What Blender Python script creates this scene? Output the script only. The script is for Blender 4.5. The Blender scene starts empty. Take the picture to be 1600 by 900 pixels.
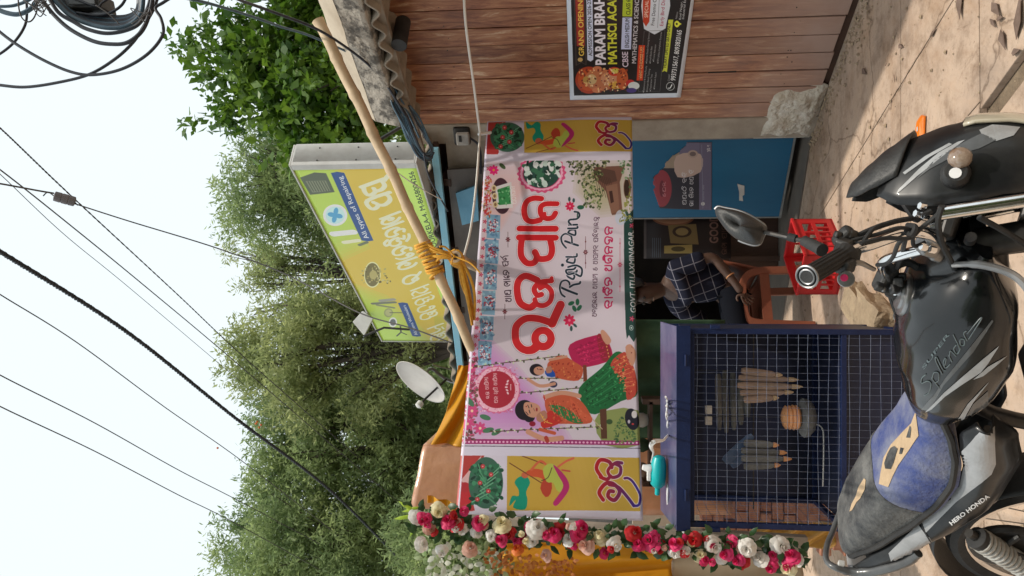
import bpy, bmesh, math, random
import numpy as np
from mathutils import Vector, Matrix, noise as mnoise
from math import sin, cos, pi, radians, atan2, sqrt, tan
random.seed(7)
RNG = np.random.default_rng(11)
SC = bpy.context.scene
COL = SC.collection
# ---------------------------------------------------------------- camera
F = 1208.0; PITCH = math.atan(125 / F); HC = 1.65
cam_d = bpy.data.cameras.new('camera'); cam = bpy.data.objects.new('camera', cam_d); COL.objects.link(cam)
cam_d.sensor_width = 36; cam_d.lens = 36 * F / 1600; cam_d.clip_start = .05; cam_d.clip_end = 3000
fwd = Vector((0, cos(PITCH), sin(PITCH))); upv = Vector((0, -sin(PITCH), cos(PITCH))); rgt = Vector((1, 0, 0))
# the phone was held on its side: picture-right is straight down
cam.matrix_world = Matrix(((-upv.x, rgt.x, -fwd.x, 0), (-upv.y, rgt.y, -fwd.y, 0), (-upv.z, rgt.z, -fwd.z, HC), (0, 0, 0, 1)))
SC.camera = cam
# ---------------------------------------------------------------- light
SUN_AZ = radians(43); SUN_EL = radians(71)      # azimuth measured from +X towards -Y
sdir = Vector((cos(SUN_AZ) * cos(SUN_EL), -sin(SUN_AZ) * cos(SUN_EL), sin(SUN_EL)))
W = bpy.data.worlds.new('World'); SC.world = W; W.use_nodes = True
nt = W.node_tree; bg = nt.nodes['Background']
sky = nt.nodes.new('ShaderNodeTexSky'); sky.sky_type = 'NISHITA'; sky.sun_disc = False
sky.sun_elevation = SUN_EL; sky.sun_rotation = math.atan2(sdir.x, sdir.y)
sky.air_density = 1.0; sky.dust_density = 7.0; sky.ozone_density = 1.0
veil = nt.nodes.new('ShaderNodeMixRGB'); veil.inputs[0].default_value = .85; veil.inputs[2].default_value = (6.5, 7.1, 7.2, 1)   # thin bright haze over the whole sky
nt.links.new(sky.outputs[0], veil.inputs[1]); nt.links.new(veil.outputs[0], bg.inputs[0]); bg.inputs[1].default_value = 0.15
sl = bpy.data.lights.new('sun', 'SUN'); sl.energy = 2.8; sl.angle = radians(1.4); sl.color = (1, .93, .82)
so = bpy.data.objects.new('sun', sl); COL.objects.link(so); so.rotation_euler = sdir.to_track_quat('Z', 'Y').to_euler()
SC.view_settings.view_transform = 'Standard'; SC.view_settings.look = 'None'; SC.view_settings.gamma = 1
SC.view_settings.exposure = 0.12

# ---------------------------------------------------------------- geometry of the place
def ray(x, y):
    return fwd + rgt * ((450 - y) / F) + upv * ((800 - x) / F)
CP = Vector((0, 0, HC))
def at(x, y, Y):
    d = ray(x, y); return CP + d * (Y / d.y)
def on_z(x, y, z=0.0):
    d = ray(x, y); return CP + d * ((z - HC) / d.z)
def on_plane(x, y, o, n):
    d = ray(x, y); return CP + d * ((Vector(o) - CP).dot(n) / d.dot(n))
WO = Vector((1.16, 6.04, 0)); WD = Vector((-.504, .864, 0)).normalized(); WN = Vector((-WD.y, WD.x, 0))   # wall corner, along, street normal
if WN.x > 0: WN = -WN
def on_wall(x, y, off=0.0): return on_plane(x, y, WO + WN * off, WN)
def wall(t, z, off=0.0): return WO - WD * t + Vector((0, 0, z)) + WN * off      # t grows towards the camera

# ---------------------------------------------------------------- materials
MATS = {}
def mat(name, c, c2=None, sc=8, rough=.6, metal=0, bump=0, bsc=None, coat=0, detail=6, ramp=(.35, .65), spec=.5, transl=0, stretch=None, trans=0, bdist=.01):
    if name in MATS: return MATS[name]
    m = bpy.data.materials.new(name); m.use_nodes = True; n = m.node_tree.nodes; L = m.node_tree.links
    b = n['Principled BSDF']; b.inputs['Base Color'].default_value = (*c, 1); b.inputs['Roughness'].default_value = rough
    b.inputs['Metallic'].default_value = metal; b.inputs['Specular IOR Level'].default_value = spec
    b.inputs['Coat Weight'].default_value = coat; b.inputs['Coat Roughness'].default_value = .06
    if trans: b.inputs['Transmission Weight'].default_value = trans
    tc = n.new('ShaderNodeTexCoord'); vec = tc.outputs['Object']
    if stretch:
        mp = n.new('ShaderNodeMapping'); mp.inputs['Scale'].default_value = stretch; L.new(vec, mp.inputs[0]); vec = mp.outputs[0]
    if c2 is not None:
        t = n.new('ShaderNodeTexNoise'); t.inputs['Scale'].default_value = sc; t.inputs['Detail'].default_value = detail; t.inputs['Roughness'].default_value = .65
        L.new(vec, t.inputs['Vector']); r = n.new('ShaderNodeValToRGB')
        r.color_ramp.elements[0].position = ramp[0]; r.color_ramp.elements[1].position = ramp[1]
        r.color_ramp.elements[0].color = (*c, 1); r.color_ramp.elements[1].color = (*c2, 1)
        L.new(t.outputs[0], r.inputs[0]); L.new(r.outputs[0], b.inputs['Base Color'])
        colout = r.outputs[0]
    else: colout = None
    if bump:
        t2 = n.new('ShaderNodeTexNoise'); t2.inputs['Scale'].default_value = bsc or sc * 4; t2.inputs['Detail'].default_value = 5
        L.new(vec, t2.inputs['Vector']); bm = n.new('ShaderNodeBump'); bm.inputs['Strength'].default_value = bump; bm.inputs['Distance'].default_value = bdist
        L.new(t2.outputs[0], bm.inputs['Height']); L.new(bm.outputs[0], b.inputs['Normal'])
    if transl:
        tr = n.new('ShaderNodeBsdfTranslucent'); mx = n.new('ShaderNodeMixShader'); mx.inputs[0].default_value = transl
        tr.inputs[0].default_value = (*(c2 or c), 1)
        if colout: L.new(colout, tr.inputs[0])
        L.new(b.outputs[0], mx.inputs[1]); L.new(tr.outputs[0], mx.inputs[2]); L.new(mx.outputs[0], n['Material Output'].inputs[0])
    MATS[name] = m; return m
M = dict(
    black_paint=mat('black_paint', (.005, .006, .007), (.02, .021, .023), sc=9, rough=.2, coat=.45, spec=.35, ramp=(.5, .8)),
    dusty_black=mat('dusty_black', (.008, .0085, .0095), (.035, .034, .032), sc=9, rough=.36, coat=.15, spec=.35, ramp=(.45, .85)),
    black_plastic=mat('black_plastic', (.012, .012, .013), (.03, .029, .027), sc=20, rough=.5, bump=.15, bsc=200),
    dark_metal=mat('dark_metal', (.03, .03, .032), (.07, .065, .06), sc=18, rough=.45, metal=.6),
    chrome=mat('chrome', (.80, .80, .80), (.5, .48, .46), sc=25, rough=.12, metal=1, ramp=(.5, .8)),
    alloy=mat('alloy', (.35, .35, .36), (.22, .21, .2), sc=16, rough=.35, metal=.9),
    silver_paint=mat('silver_paint', (.36, .36, .365), (.24, .24, .24), sc=9, rough=.36, metal=.15, coat=.3),
    stripe=mat('stripe', (.38, .39, .40), (.26, .26, .26), sc=16, rough=.35, coat=.3),
    grey_decal=mat('grey_decal', (.085, .088, .09), (.06, .06, .06), sc=22, rough=.3, coat=.3),
    rubber=mat('rubber', (.014, .014, .015), (.03, .029, .028), sc=12, rough=.75, bump=.2, bsc=90),
    leather=mat('leather', (.022, .023, .026), (.15, .148, .14), sc=10, rough=.66, bump=.9, bsc=110, ramp=(.38, .68), bdist=.004, detail=14),
    blue_leather=mat('blue_leather', (.035, .055, .19), (.19, .20, .26), sc=6, rough=.6, bump=.9, bsc=110, ramp=(.40, .62), bdist=.004, detail=14),
    tan=mat('tan', (.50, .36, .22), (.40, .28, .17), sc=30, rough=.8, bump=.3, bsc=120),
    white_spring=mat('white_spring', (.42, .41, .38), (.22, .2, .17), sc=22, rough=.5),
    glass_lens=mat('glass_lens', (.24, .15, .10), (.45, .36, .28), sc=45, rough=.08, trans=.2, coat=1),
    white=mat('white', (.78, .78, .78), rough=.5),
    white_dirty=mat('white_dirty', (.62, .62, .6), (.45, .43, .4), sc=5, rough=.5, ramp=(.4, .8)),
    red_plastic=mat('red_plastic', (.62, .022, .025), (.48, .02, .022), sc=6, rough=.4, spec=.5),
    navy=mat('navy', (.005, .012, .048), (.011, .024, .085), sc=5, rough=.45, spec=.3, bump=.1, bsc=40, ramp=(.4, .75)),
    navy_dark=mat('navy_dark', (.005, .009, .03), (.008, .013, .04), sc=4, rough=.5),
    lid_sky_sheen=mat('lid_sky_sheen', (.045, .05, .13), (.11, .105, .19), sc=6, rough=.35, coat=.2, bump=.1, bsc=30, ramp=(.4, .7)),  # navy lid made lighter: the sky's reflection is put into its colour
    wire=mat('wire', (.07, .09, .17), (.22, .25, .33), sc=14, rough=.45, metal=.3),
    satin=mat('satin', (.55, .28, .15), (.42, .2, .11), sc=3, rough=.28, bump=.2, bsc=14, spec=.8, bdist=.02),
    yellow_cloth=mat('yellow_cloth', (.78, .40, .02), (.70, .33, .015), sc=3, rough=.45, bump=.2, bsc=9, transl=.35, bdist=.03),
    gold_film=mat('gold_film', (.72, .44, .10), (.55, .3, .08), sc=6, rough=.25, bump=.4, bsc=12, bdist=.02),
    green_cloth=mat('green_cloth', (.06, .12, .06), (.03, .07, .035), sc=5, rough=.8),
    beige_panel=mat('beige_panel', (.46, .37, .26), (.38, .3, .2), sc=4, rough=.8),
    bamboo=mat('bamboo', (.62, .46, .29), (.46, .33, .2), sc=6, rough=.5, stretch=(1, 1, 1), bump=.15, bsc=60),
    bamboo_dark=mat('bamboo_dark', (.05, .03, .015), rough=.8),
    rope=mat('rope', (.75, .38, .03), (.55, .25, .02), sc=40, rough=.7, bump=.4, bsc=200),
    string=mat('string', (.7, .66, .6), rough=.7),
    cable=mat('cable', (.012, .014, .022), (.03, .035, .05), sc=15, rough=.5),
    blue_cable=mat('blue_cable', (.03, .08, .13), (.08, .13, .17), sc=15, rough=.5),
    old_wire=mat('old_wire', (.04, .035, .035), (.08, .07, .065), sc=9, rough=.6),
    apron=mat('apron', (.36, .29, .215), (.25, .2, .15), sc=1.2, rough=.85, bump=.3, bsc=36, detail=10),
    dirt=mat('dirt', (.14, .10, .065), (.24, .18, .12), sc=9, rough=.95, bump=.8, bsc=40, bdist=.03),
    earth=mat('earth', (.22, .17, .12), (.13, .11, .07), sc=.5, rough=.95, bump=.5, bsc=8),
    stone=mat('stone', (.42, .32, .21), (.28, .21, .14), sc=7, rough=.9, bump=.8, bsc=30, bdist=.02),
    plaster=mat('plaster', (.42, .36, .29), (.3, .25, .2), sc=4, rough=.85, bump=.3, bsc=30),
    rough_plaster=mat('rough_plaster', (.78, .74, .66), (.55, .48, .38), sc=9, rough=.95, bump=1, bsc=30, bdist=.03),
    beam_lit=mat('beam_lit', (.5, .42, .32), (.38, .31, .23), sc=3, rough=.9, bump=.3, bsc=30),  # sunlit copy of the beam concrete, sunlight put into the paler colour
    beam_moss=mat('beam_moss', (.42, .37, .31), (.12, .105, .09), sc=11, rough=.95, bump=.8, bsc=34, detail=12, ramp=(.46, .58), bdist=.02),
    asbestos=mat('asbestos', (.34, .28, .22), (.2, .16, .12), sc=5, rough=.9, bump=.3, bsc=40),
    door_blue=mat('door_blue', (.012, .15, .30), (.01, .12, .25), sc=2, rough=.45, stretch=(1, 1, .4)),
    door_edge=mat('door_edge', (.3, .31, .3), (.2, .2, .19), sc=10, rough=.7),
    rail_blue=mat('rail_blue', (.22, .52, .68), (.3, .56, .68), sc=8, rough=.5),
    dark_wood=mat('dark_wood', (.09, .045, .028), (.05, .026, .018), sc=6, rough=.6, stretch=(1, 1, .1)),
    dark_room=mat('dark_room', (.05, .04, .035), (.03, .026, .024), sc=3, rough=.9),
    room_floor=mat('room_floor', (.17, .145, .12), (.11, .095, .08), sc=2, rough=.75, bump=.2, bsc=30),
    grey_board=mat('grey_board', (.16, .15, .14), (.11, .10, .095), sc=4, rough=.8),
    meter_grey=mat('meter_grey', (.36, .34, .31), (.28, .26, .24), sc=9, rough=.5),
    teal=mat('teal', (.0, .42, .42), (.0, .36, .38), sc=9, rough=.35),
    bark=mat('bark', (.10, .08, .065), (.05, .04, .033), sc=5, rough=.95, bump=.6, bsc=20, stretch=(1, 1, .3)),
    leaf_far=mat('leaf_far', (.16, .24, .10), (.40, .48, .20), sc=.8, rough=.6, transl=.6, ramp=(.35, .68), detail=4),  # this and the next leaf colour are lightened to stand for haze
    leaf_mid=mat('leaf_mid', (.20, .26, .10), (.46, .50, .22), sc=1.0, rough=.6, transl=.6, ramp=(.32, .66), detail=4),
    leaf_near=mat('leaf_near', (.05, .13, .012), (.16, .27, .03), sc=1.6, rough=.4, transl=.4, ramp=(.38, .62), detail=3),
    leaf_dark=mat('leaf_dark', (.02, .06, .02), (.05, .11, .03), sc=9, rough=.4, transl=.2),
    pet_white=mat('pet_white', (.82, .8, .76), (.7, .66, .6), sc=12, rough=.6, transl=.2),
    pet_cream=mat('pet_cream', (.82, .74, .50), (.7, .62, .36), sc=12, rough=.6, transl=.2),
    pet_pink=mat('pet_pink', (.72, .03, .16), (.5, .01, .08), sc=12, rough=.6, transl=.15),
    pet_red=mat('pet_red', (.62, .015, .02), (.4, .01, .015), sc=12, rough=.6, transl=.15),
    pet_orange=mat('pet_orange', (.75, .22, .03), (.6, .1, .02), sc=12, rough=.6, transl=.2),
    orange_pack=mat('orange_pack', (.85, .22, .01), (.75, .17, .01), sc=9, rough=.35, coat=.3),
    skin=mat('skin', (.095, .05, .033), (.07, .037, .026), sc=6, rough=.55),
    hair=mat('hair', (.008, .007, .007), rough=.5),
    trousers=mat('trousers', (.009, .01, .014), rough=1, spec=.05),
    chair_red=mat('chair_red', (.30, .10, .055), (.22, .07, .04), sc=5, rough=.4),
    copper=mat('copper', (.75, .36, .16), (.55, .24, .1), sc=9, rough=.4),
    clay=mat('clay', (.38, .25, .18), (.25, .18, .14), sc=5, rough=.8),
    grey_item=mat('grey_item', (.19, .19, .18), (.10, .10, .10), sc=8, rough=.7),
    blue_item=mat('blue_item', (.12, .18, .30), (.06, .1, .2), sc=8, rough=.6),
    dish=mat('dish', (.5, .47, .44), (.42, .39, .36), sc=4, rough=.55),
    grey_box=mat('grey_box', (.2, .18, .19), (.14, .13, .14), sc=8, rough=.7),
    steel_box=mat('steel_box', (.07, .08, .09), (.11, .12, .13), sc=9, rough=.55),
)
def plank_mat():
    m = bpy.data.materials.new('plank_wood'); m.use_nodes = True; n = m.node_tree.nodes; L = m.node_tree.links; b = n['Principled BSDF']
    tc = n.new('ShaderNodeTexCoord'); oi = n.new('ShaderNodeObjectInfo')
    mp = n.new('ShaderNodeMapping'); mp.inputs['Scale'].default_value = (5, 5, .7)
    ad = n.new('ShaderNodeVectorMath'); ad.operation = 'ADD'
    cmb = n.new('ShaderNodeCombineXYZ'); mu = n.new('ShaderNodeMath'); mu.operation = 'MULTIPLY'; mu.inputs[1].default_value = 37
    L.new(oi.outputs['Random'], mu.inputs[0]); L.new(mu.outputs[0], cmb.inputs[2]); L.new(tc.outputs['Object'], ad.inputs[0]); L.new(cmb.outputs[0], ad.inputs[1]); L.new(ad.outputs[0], mp.inputs[0])
    t = n.new('ShaderNodeTexNoise'); t.inputs['Scale'].default_value = 5; t.inputs['Detail'].default_value = 10; t.inputs['Roughness'].default_value = .7; t.inputs['Distortion'].default_value = .6
    L.new(mp.outputs[0], t.inputs['Vector']); r = n.new('ShaderNodeValToRGB'); e = r.color_ramp.elements
    e[0].position = .3; e[0].color = (.10, .034, .022, 1); e[1].position = .57; e[1].color = (.39, .18, .09, 1)
    x = e.new(.45); x.color = (.26, .10, .052, 1); x = e.new(.66); x.color = (.56, .38, .25, 1)
    L.new(t.outputs[0], r.inputs[0])
    hs = n.new('ShaderNodeHueSaturation'); ma = n.new('ShaderNodeMath'); ma.operation = 'MULTIPLY_ADD'; ma.inputs[1].default_value = .5; ma.inputs[2].default_value = .75
    L.new(oi.outputs['Random'], ma.inputs[0]); L.new(ma.outputs[0], hs.inputs['Value']); L.new(r.outputs[0], hs.inputs['Color'])
    # worn pale paint towards the foot, where rain splashes
    sx = n.new('ShaderNodeSeparateXYZ'); geo = n.new('ShaderNodeNewGeometry'); L.new(geo.outputs['Position'], sx.inputs[0])
    n2 = n.new('ShaderNodeTexNoise'); n2.inputs['Scale'].default_value = 3; n2.inputs['Detail'].default_value = 8; L.new(geo.outputs['Position'], n2.inputs['Vector'])
    m2 = n.new('ShaderNodeMath'); m2.operation = 'MULTIPLY_ADD'; m2.inputs[1].default_value = -1.7; m2.inputs[2].default_value = 1.75; L.new(sx.outputs[2], m2.inputs[0])
    m3 = n.new('ShaderNodeMath'); m3.operation = 'MULTIPLY'; m3.use_clamp = True; L.new(m2.outputs[0], m3.inputs[0]); L.new(n2.outputs[0], m3.inputs[1])
    mx = n.new('ShaderNodeMixRGB'); mx.inputs[2].default_value = (.42, .29, .24, 1); L.new(m3.outputs[0], mx.inputs[0]); L.new(hs.outputs[0], mx.inputs[1]); L.new(mx.outputs[0], b.inputs['Base Color'])
    b.inputs['Roughness'].default_value = .55
    bp = n.new('ShaderNodeBump'); bp.inputs['Strength'].default_value = .35; bp.inputs['Distance'].default_value = .006; L.new(t.outputs[0], bp.inputs['Height']); L.new(bp.outputs[0], b.inputs['Normal'])
    return m
M['plank'] = plank_mat()
def concrete_mat():
    m = bpy.data.materials.new('concrete'); m.use_nodes = True; n = m.node_tree.nodes; L = m.node_tree.links; b = n['Principled BSDF']
    geo = n.new('ShaderNodeNewGeometry'); P = geo.outputs['Position']
    def noise(sc, det=8, rg=.6, dist=0):
        t = n.new('ShaderNodeTexNoise'); t.inputs['Scale'].default_value = sc; t.inputs['Detail'].default_value = det; t.inputs['Roughness'].default_value = rg; t.inputs['Distortion'].default_value = dist; L.new(P, t.inputs['Vector']); return t.outputs[0]
    def ramp(src, stops):
        r = n.new('ShaderNodeValToRGB'); e = r.color_ramp.elements
        while len(e) < len(stops): e.new(.5)
        for q, (p, c) in zip(e, stops): q.position = p; q.color = (*c, 1)
        L.new(src, r.inputs[0]); return r.outputs[0]
    def mul(a, c, f=1):
        x = n.new('ShaderNodeMixRGB'); x.blend_type = 'MULTIPLY'; x.inputs[0].default_value = f; L.new(a, x.inputs[1]); L.new(c, x.inputs[2]); return x.outputs[0]
    base = ramp(noise(1.1, 10, .62, .4), [(.3, (.31, .24, .19)), (.46, (.47, .355, .27)), (.60, (.52, .40, .305)), (.75, (.38, .265, .175))])
    base = mul(base, ramp(noise(.55, 9, .75, 1.0), [(.38, (.74, .66, .58)), (.50, (1, 1, 1)), (.66, (1.0, .90, .78))]))
    base = mul(base, ramp(noise(7, 9, .7), [(.32, (.62, .58, .54)), (.5, (1, 1, 1)), (.72, (1.08, 1.05, 1.02))]))
    base = mul(base, ramp(noise(38, 6, .7), [(.30, (.4, .37, .34)), (.40, (1, 1, 1)), (.7, (1, 1, 1)), (.8, (1.2, 1.17, 1.12))]), .8)
    base = mul(base, ramp(noise(2.6, 12, .8, 1.5), [(.36, (.5, .46, .42)), (.41, (1, 1, 1))]), .55)
    v = n.new('ShaderNodeTexVoronoi'); v.feature = 'DISTANCE_TO_EDGE'; v.inputs['Scale'].default_value = .75; w = n.new('ShaderNodeVectorMath'); w.operation = 'ADD'
    t = n.new('ShaderNodeTexNoise'); t.inputs['Scale'].default_value = 3; t.inputs['Detail'].default_value = 6; L.new(P, t.inputs['Vector']); sc_ = n.new('ShaderNodeVectorMath'); sc_.operation = 'SCALE'; sc_.inputs[3].default_value = .35; L.new(t.outputs[1], sc_.inputs[0]); L.new(P, w.inputs[0]); L.new(sc_.outputs[0], w.inputs[1]); L.new(w.outputs[0], v.inputs['Vector'])
    base = mul(base, ramp(v.outputs['Distance'], [(.0, (.3, .26, .22)), (.007, (1, 1, 1))]), .7)
    L.new(base, b.inputs['Base Color']); b.inputs['Roughness'].default_value = .9
    bp = n.new('ShaderNodeBump'); bp.inputs['Strength'].default_value = .6; bp.inputs['Distance'].default_value = .012; L.new(noise(24, 10, .75), bp.inputs['Height']); L.new(bp.outputs[0], b.inputs['Normal'])
    return m
M['concrete'] = concrete_mat()
def plaid_mat():
    m = bpy.data.materials.new('plaid_cloth'); m.use_nodes = True; n = m.node_tree.nodes; L = m.node_tree.links; b = n['Principled BSDF']
    tc = n.new('ShaderNodeTexCoord'); sx = n.new('ShaderNodeSeparateXYZ'); mp = n.new('ShaderNodeMapping'); mp.inputs['Rotation'].default_value = (.2, .3, .5)
    L.new(tc.outputs['Object'], mp.inputs[0]); L.new(mp.outputs[0], sx.inputs[0])
    outs = []
    for k in (0, 2):
        a = n.new('ShaderNodeMath'); a.operation = 'MULTIPLY'; a.inputs[1].default_value = 11.5; L.new(sx.outputs[k], a.inputs[0])
        fr = n.new('ShaderNodeMath'); fr.operation = 'FRACT'; L.new(a.outputs[0], fr.inputs[0])
        lt = n.new('ShaderNodeMath'); lt.operation = 'LESS_THAN'; lt.inputs[1].default_value = .07; L.new(fr.outputs[0], lt.inputs[0]); outs.append(lt)
    mxx = n.new('ShaderNodeMath'); mxx.operation = 'MAXIMUM'; L.new(outs[0].outputs[0], mxx.inputs[0]); L.new(outs[1].outputs[0], mxx.inputs[1])
    mix = n.new('ShaderNodeMixRGB'); mix.inputs[1].default_value = (.018, .02, .036, 1); mix.inputs[2].default_value = (.2, .2, .24, 1)
    L.new(mxx.outputs[0], mix.inputs[0]); L.new(mix.outputs[0], b.inputs['Base Color']); b.inputs['Roughness'].default_value = .95; b.inputs['Specular IOR Level'].default_value = .1
    return m
M['plaid'] = plaid_mat()

# ---------------------------------------------------------------- mesh collector
class MB:
    def __init__(s): s.v = []; s.f = []; s.mi = []; s.cur = 0
    def add(s, vs, fs):
        o = len(s.v); s.v += [tuple(v) for v in vs]; s.f += [tuple(i + o for i in f) for f in fs]; s.mi += [s.cur] * len(fs); return s
    def box(s, c, size, R=None):
        c = Vector(c); h = Vector(size) / 2; vs = []
        for i in range(8):
            p = Vector((h.x * (1 if i & 1 else -1), h.y * (1 if i & 2 else -1), h.z * (1 if i & 4 else -1)))
            vs.append(c + (R @ p if R else p))
        return s.add(vs, [(0, 2, 3, 1), (4, 5, 7, 6), (0, 1, 5, 4), (2, 6, 7, 3), (0, 4, 6, 2), (1, 3, 7, 5)])
    def hexa(s, p):   # 8 points: bottom quad, top quad
        return s.add(p, [(3, 2, 1, 0), (4, 5, 6, 7), (0, 1, 5, 4), (1, 2, 6, 5), (2, 3, 7, 6), (3, 0, 4, 7)])
    def prism(s, poly, d):   # polygon (list of Vector) extruded by vector d
        n = len(poly); vs = [Vector(p) for p in poly] + [Vector(p) + Vector(d) for p in poly]
        return s.add(vs, [tuple(range(n))[::-1], tuple(range(n, 2 * n))] + [(i, (i + 1) % n, n + (i + 1) % n, n + i) for i in range(n)])
    def tube(s, pts, r, n=8, caps=True, sm=None):
        P = [Vector(p) for p in pts]
        if sm: P = smooth(P, sm)
        k = len(P); R = r if hasattr(r, '__len__') else [r] * k
        if len(R) != k: R = [R[0] + (R[-1] - R[0]) * i / (k - 1) if len(R) == 2 else R[min(int(i / (k - 1) * (len(R) - 1) + .5), len(R) - 1)] for i in range(k)]
        t0 = (P[1] - P[0]).normalized(); a = t0.orthogonal().normalized(); vs = []
        for i in range(k):
            t = (P[min(i + 1, k - 1)] - P[max(i - 1, 0)]); t = t.normalized() if t.length > 1e-9 else t0
            a = (a - t * a.dot(t)); a = a.normalized() if a.length > 1e-6 else t.orthogonal().normalized(); b = t.cross(a)
            for j in range(n):
                w = 2 * pi * j / n; vs.append(P[i] + (a * cos(w) + b * sin(w)) * R[i])
        fs = [(i * n + j, i * n + (j + 1) % n, (i + 1) * n + (j + 1) % n, (i + 1) * n + j) for i in range(k - 1) for j in range(n)]
        if caps: fs += [tuple(range(n))[::-1], tuple(range((k - 1) * n, k * n))]
        return s.add(vs, fs)
    def lathe(s, prof, o, ax=(0, 0, 1), n=20, cap=True):   # prof: (radius, height)
        ax = Vector(ax).normalized(); a = ax.orthogonal().normalized(); b = ax.cross(a); o = Vector(o); vs = []
        for r, h in prof:
            for j in range(n):
                w = 2 * pi * j / n; vs.append(o + ax * h + (a * cos(w) + b * sin(w)) * max(r, 1e-5))
        k = len(prof); fs = [(i * n + j, i * n + (j + 1) % n, (i + 1) * n + (j + 1) % n, (i + 1) * n + j) for i in range(k - 1) for j in range(n)]
        if cap: fs += [tuple(range(n))[::-1], tuple(range((k - 1) * n, k * n))]
        return s.add(vs, fs)
    def grid(s, fn, nu, nv, flip=False):
        vs = [fn(i / nu, j / nv) for i in range(nu + 1) for j in range(nv + 1)]; w = nv + 1
        fs = [(i * w + j, (i + 1) * w + j, (i + 1) * w + j + 1, i * w + j + 1) for i in range(nu) for j in range(nv)]
        if flip: fs = [f[::-1] for f in fs]
        return s.add(vs, fs)
    def loft(s, rings, caps=True):
        n = len(rings[0]); vs = [p for r in rings for p in r]; k = len(rings)
        fs = [(i * n + j, i * n + (j + 1) % n, (i + 1) * n + (j + 1) % n, (i + 1) * n + j) for i in range(k - 1) for j in range(n)]
        if caps: fs += [tuple(range(n))[::-1], tuple(range((k - 1) * n, k * n))]
        return s.add(vs, fs)
    def build(s, name, m, parent=None, smooth_=False, loc=None, bevel=0, thick=0, sub=0, fix=True, seg=2):
        me = bpy.data.meshes.new(name)
        L = Vector(loc) if loc else None
        me.from_pydata([tuple(Vector(v) - L) for v in s.v] if L else s.v, [], s.f); me.update()
        for x in (m if isinstance(m, (list, tuple)) else [m]): me.materials.append(x)
        if isinstance(m, (list, tuple)): me.polygons.foreach_set('material_index', s.mi)
        if fix:
            b = bmesh.new(); b.from_mesh(me); bmesh.ops.recalc_face_normals(b, faces=b.faces); b.to_mesh(me); b.free()
        if smooth_:
            me.polygons.foreach_set('use_smooth', [True] * len(me.polygons))
            if smooth_ != 'all':
                me.set_sharp_from_angle(angle=radians(42))
        o = bpy.data.objects.new(name, me); COL.objects.link(o)
        if L: o.location = L
        if thick:
            q = o.modifiers.new('thickness', 'SOLIDIFY'); q.thickness = thick; q.offset = 0
        if bevel:
            q = o.modifiers.new('bevel', 'BEVEL'); q.width = bevel; q.segments = seg; q.limit_method = 'ANGLE'; q.angle_limit = radians(40)
        if sub:
            q = o.modifiers.new('sub', 'SUBSURF'); q.levels = sub; q.render_levels = sub
        if parent:
            o.parent = parent
        return o
def smooth(P, n=6):
    P = [Vector(p) for p in P]; out = []
    for i in range(len(P) - 1):
        a = P[max(i - 1, 0)]; b = P[i]; c = P[i + 1]; d = P[min(i + 2, len(P) - 1)]
        for j in range(n):
            t = j / n; out.append(.5 * ((2 * b) + (c - a) * t + (2 * a - 5 * b + 4 * c - d) * t * t + (3 * b - a - 3 * c + d) * t ** 3))
    return out + [P[-1]]
def tag(o, label=None, cat=None, group=None, kind=None):
    if label: o['label'] = label
    if cat: o['category'] = cat
    if group: o['group'] = group
    if kind: o['kind'] = kind
    return o
def thing(name, label, cat, loc=(0, 0, 0), group=None):
    """Empty at the thing's base; parts are given in world coordinates."""
    o = bpy.data.objects.new(name, None); COL.objects.link(o); o.location = loc; o.empty_display_size = .1; o['worldparts'] = 1
    return tag(o, label, cat, group)
def wloc(o):
    v = Vector((0, 0, 0))
    while o: v = v + o.matrix_basis.translation; o = o.parent
    return v
def part(mb, name, m, parent, **k):
    """part whose vertices are in world coordinates (parents are never rotated)"""
    L = wloc(parent); o = mb.build(name, m, None, loc=L if L.length > 0 else None, **k); o.parent = parent; o.location = (0, 0, 0); return o
def struct(mb, name, m, **k): return tag(mb.build(name, m, **k), kind='structure')
Z = Vector((0, 0, 1))

# ---------------------------------------------------------------- printed artwork, drawn in code
_TXT = {}
def text_edges(s, bold=0.0):
    key = (s, bold)
    if key in _TXT: return _TXT[key]
    cu = bpy.data.curves.new('t', 'FONT'); cu.body = s; cu.offset = bold; cu.resolution_u = 3
    ob = bpy.data.objects.new('t', cu); COL.objects.link(ob); dg = bpy.context.evaluated_depsgraph_get(); me = bpy.data.meshes.new_from_object(ob.evaluated_get(dg))
    v = np.array([(p.co.x, p.co.y) for p in me.vertices]).reshape(-1, 2); cnt = {}
    for p in me.polygons:
        for e in p.edge_keys: cnt[e] = cnt.get(e, 0) + 1
    E = np.array([(v[a], v[b]) for (a, b), c in cnt.items() if c == 1]).reshape(-1, 2, 2)
    tris = (v, [tuple(p.vertices) for p in me.polygons])
    bpy.data.objects.remove(ob); bpy.data.curves.remove(cu); bpy.data.meshes.remove(me)
    mn = E.reshape(-1, 2).min(0); mx = E.reshape(-1, 2).max(0)
    _TXT[key] = (E, mn, mx, tris); return _TXT[key]
def homog(src, dst):
    A = []
    for (x, y), (u, v) in zip(src, dst):
        A.append([x, y, 1, 0, 0, 0, -u * x, -u * y, -u]); A.append([0, 0, 0, x, y, 1, -v * x, -v * y, -v])
    return np.linalg.svd(np.array(A, float))[2][-1].reshape(3, 3)
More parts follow.
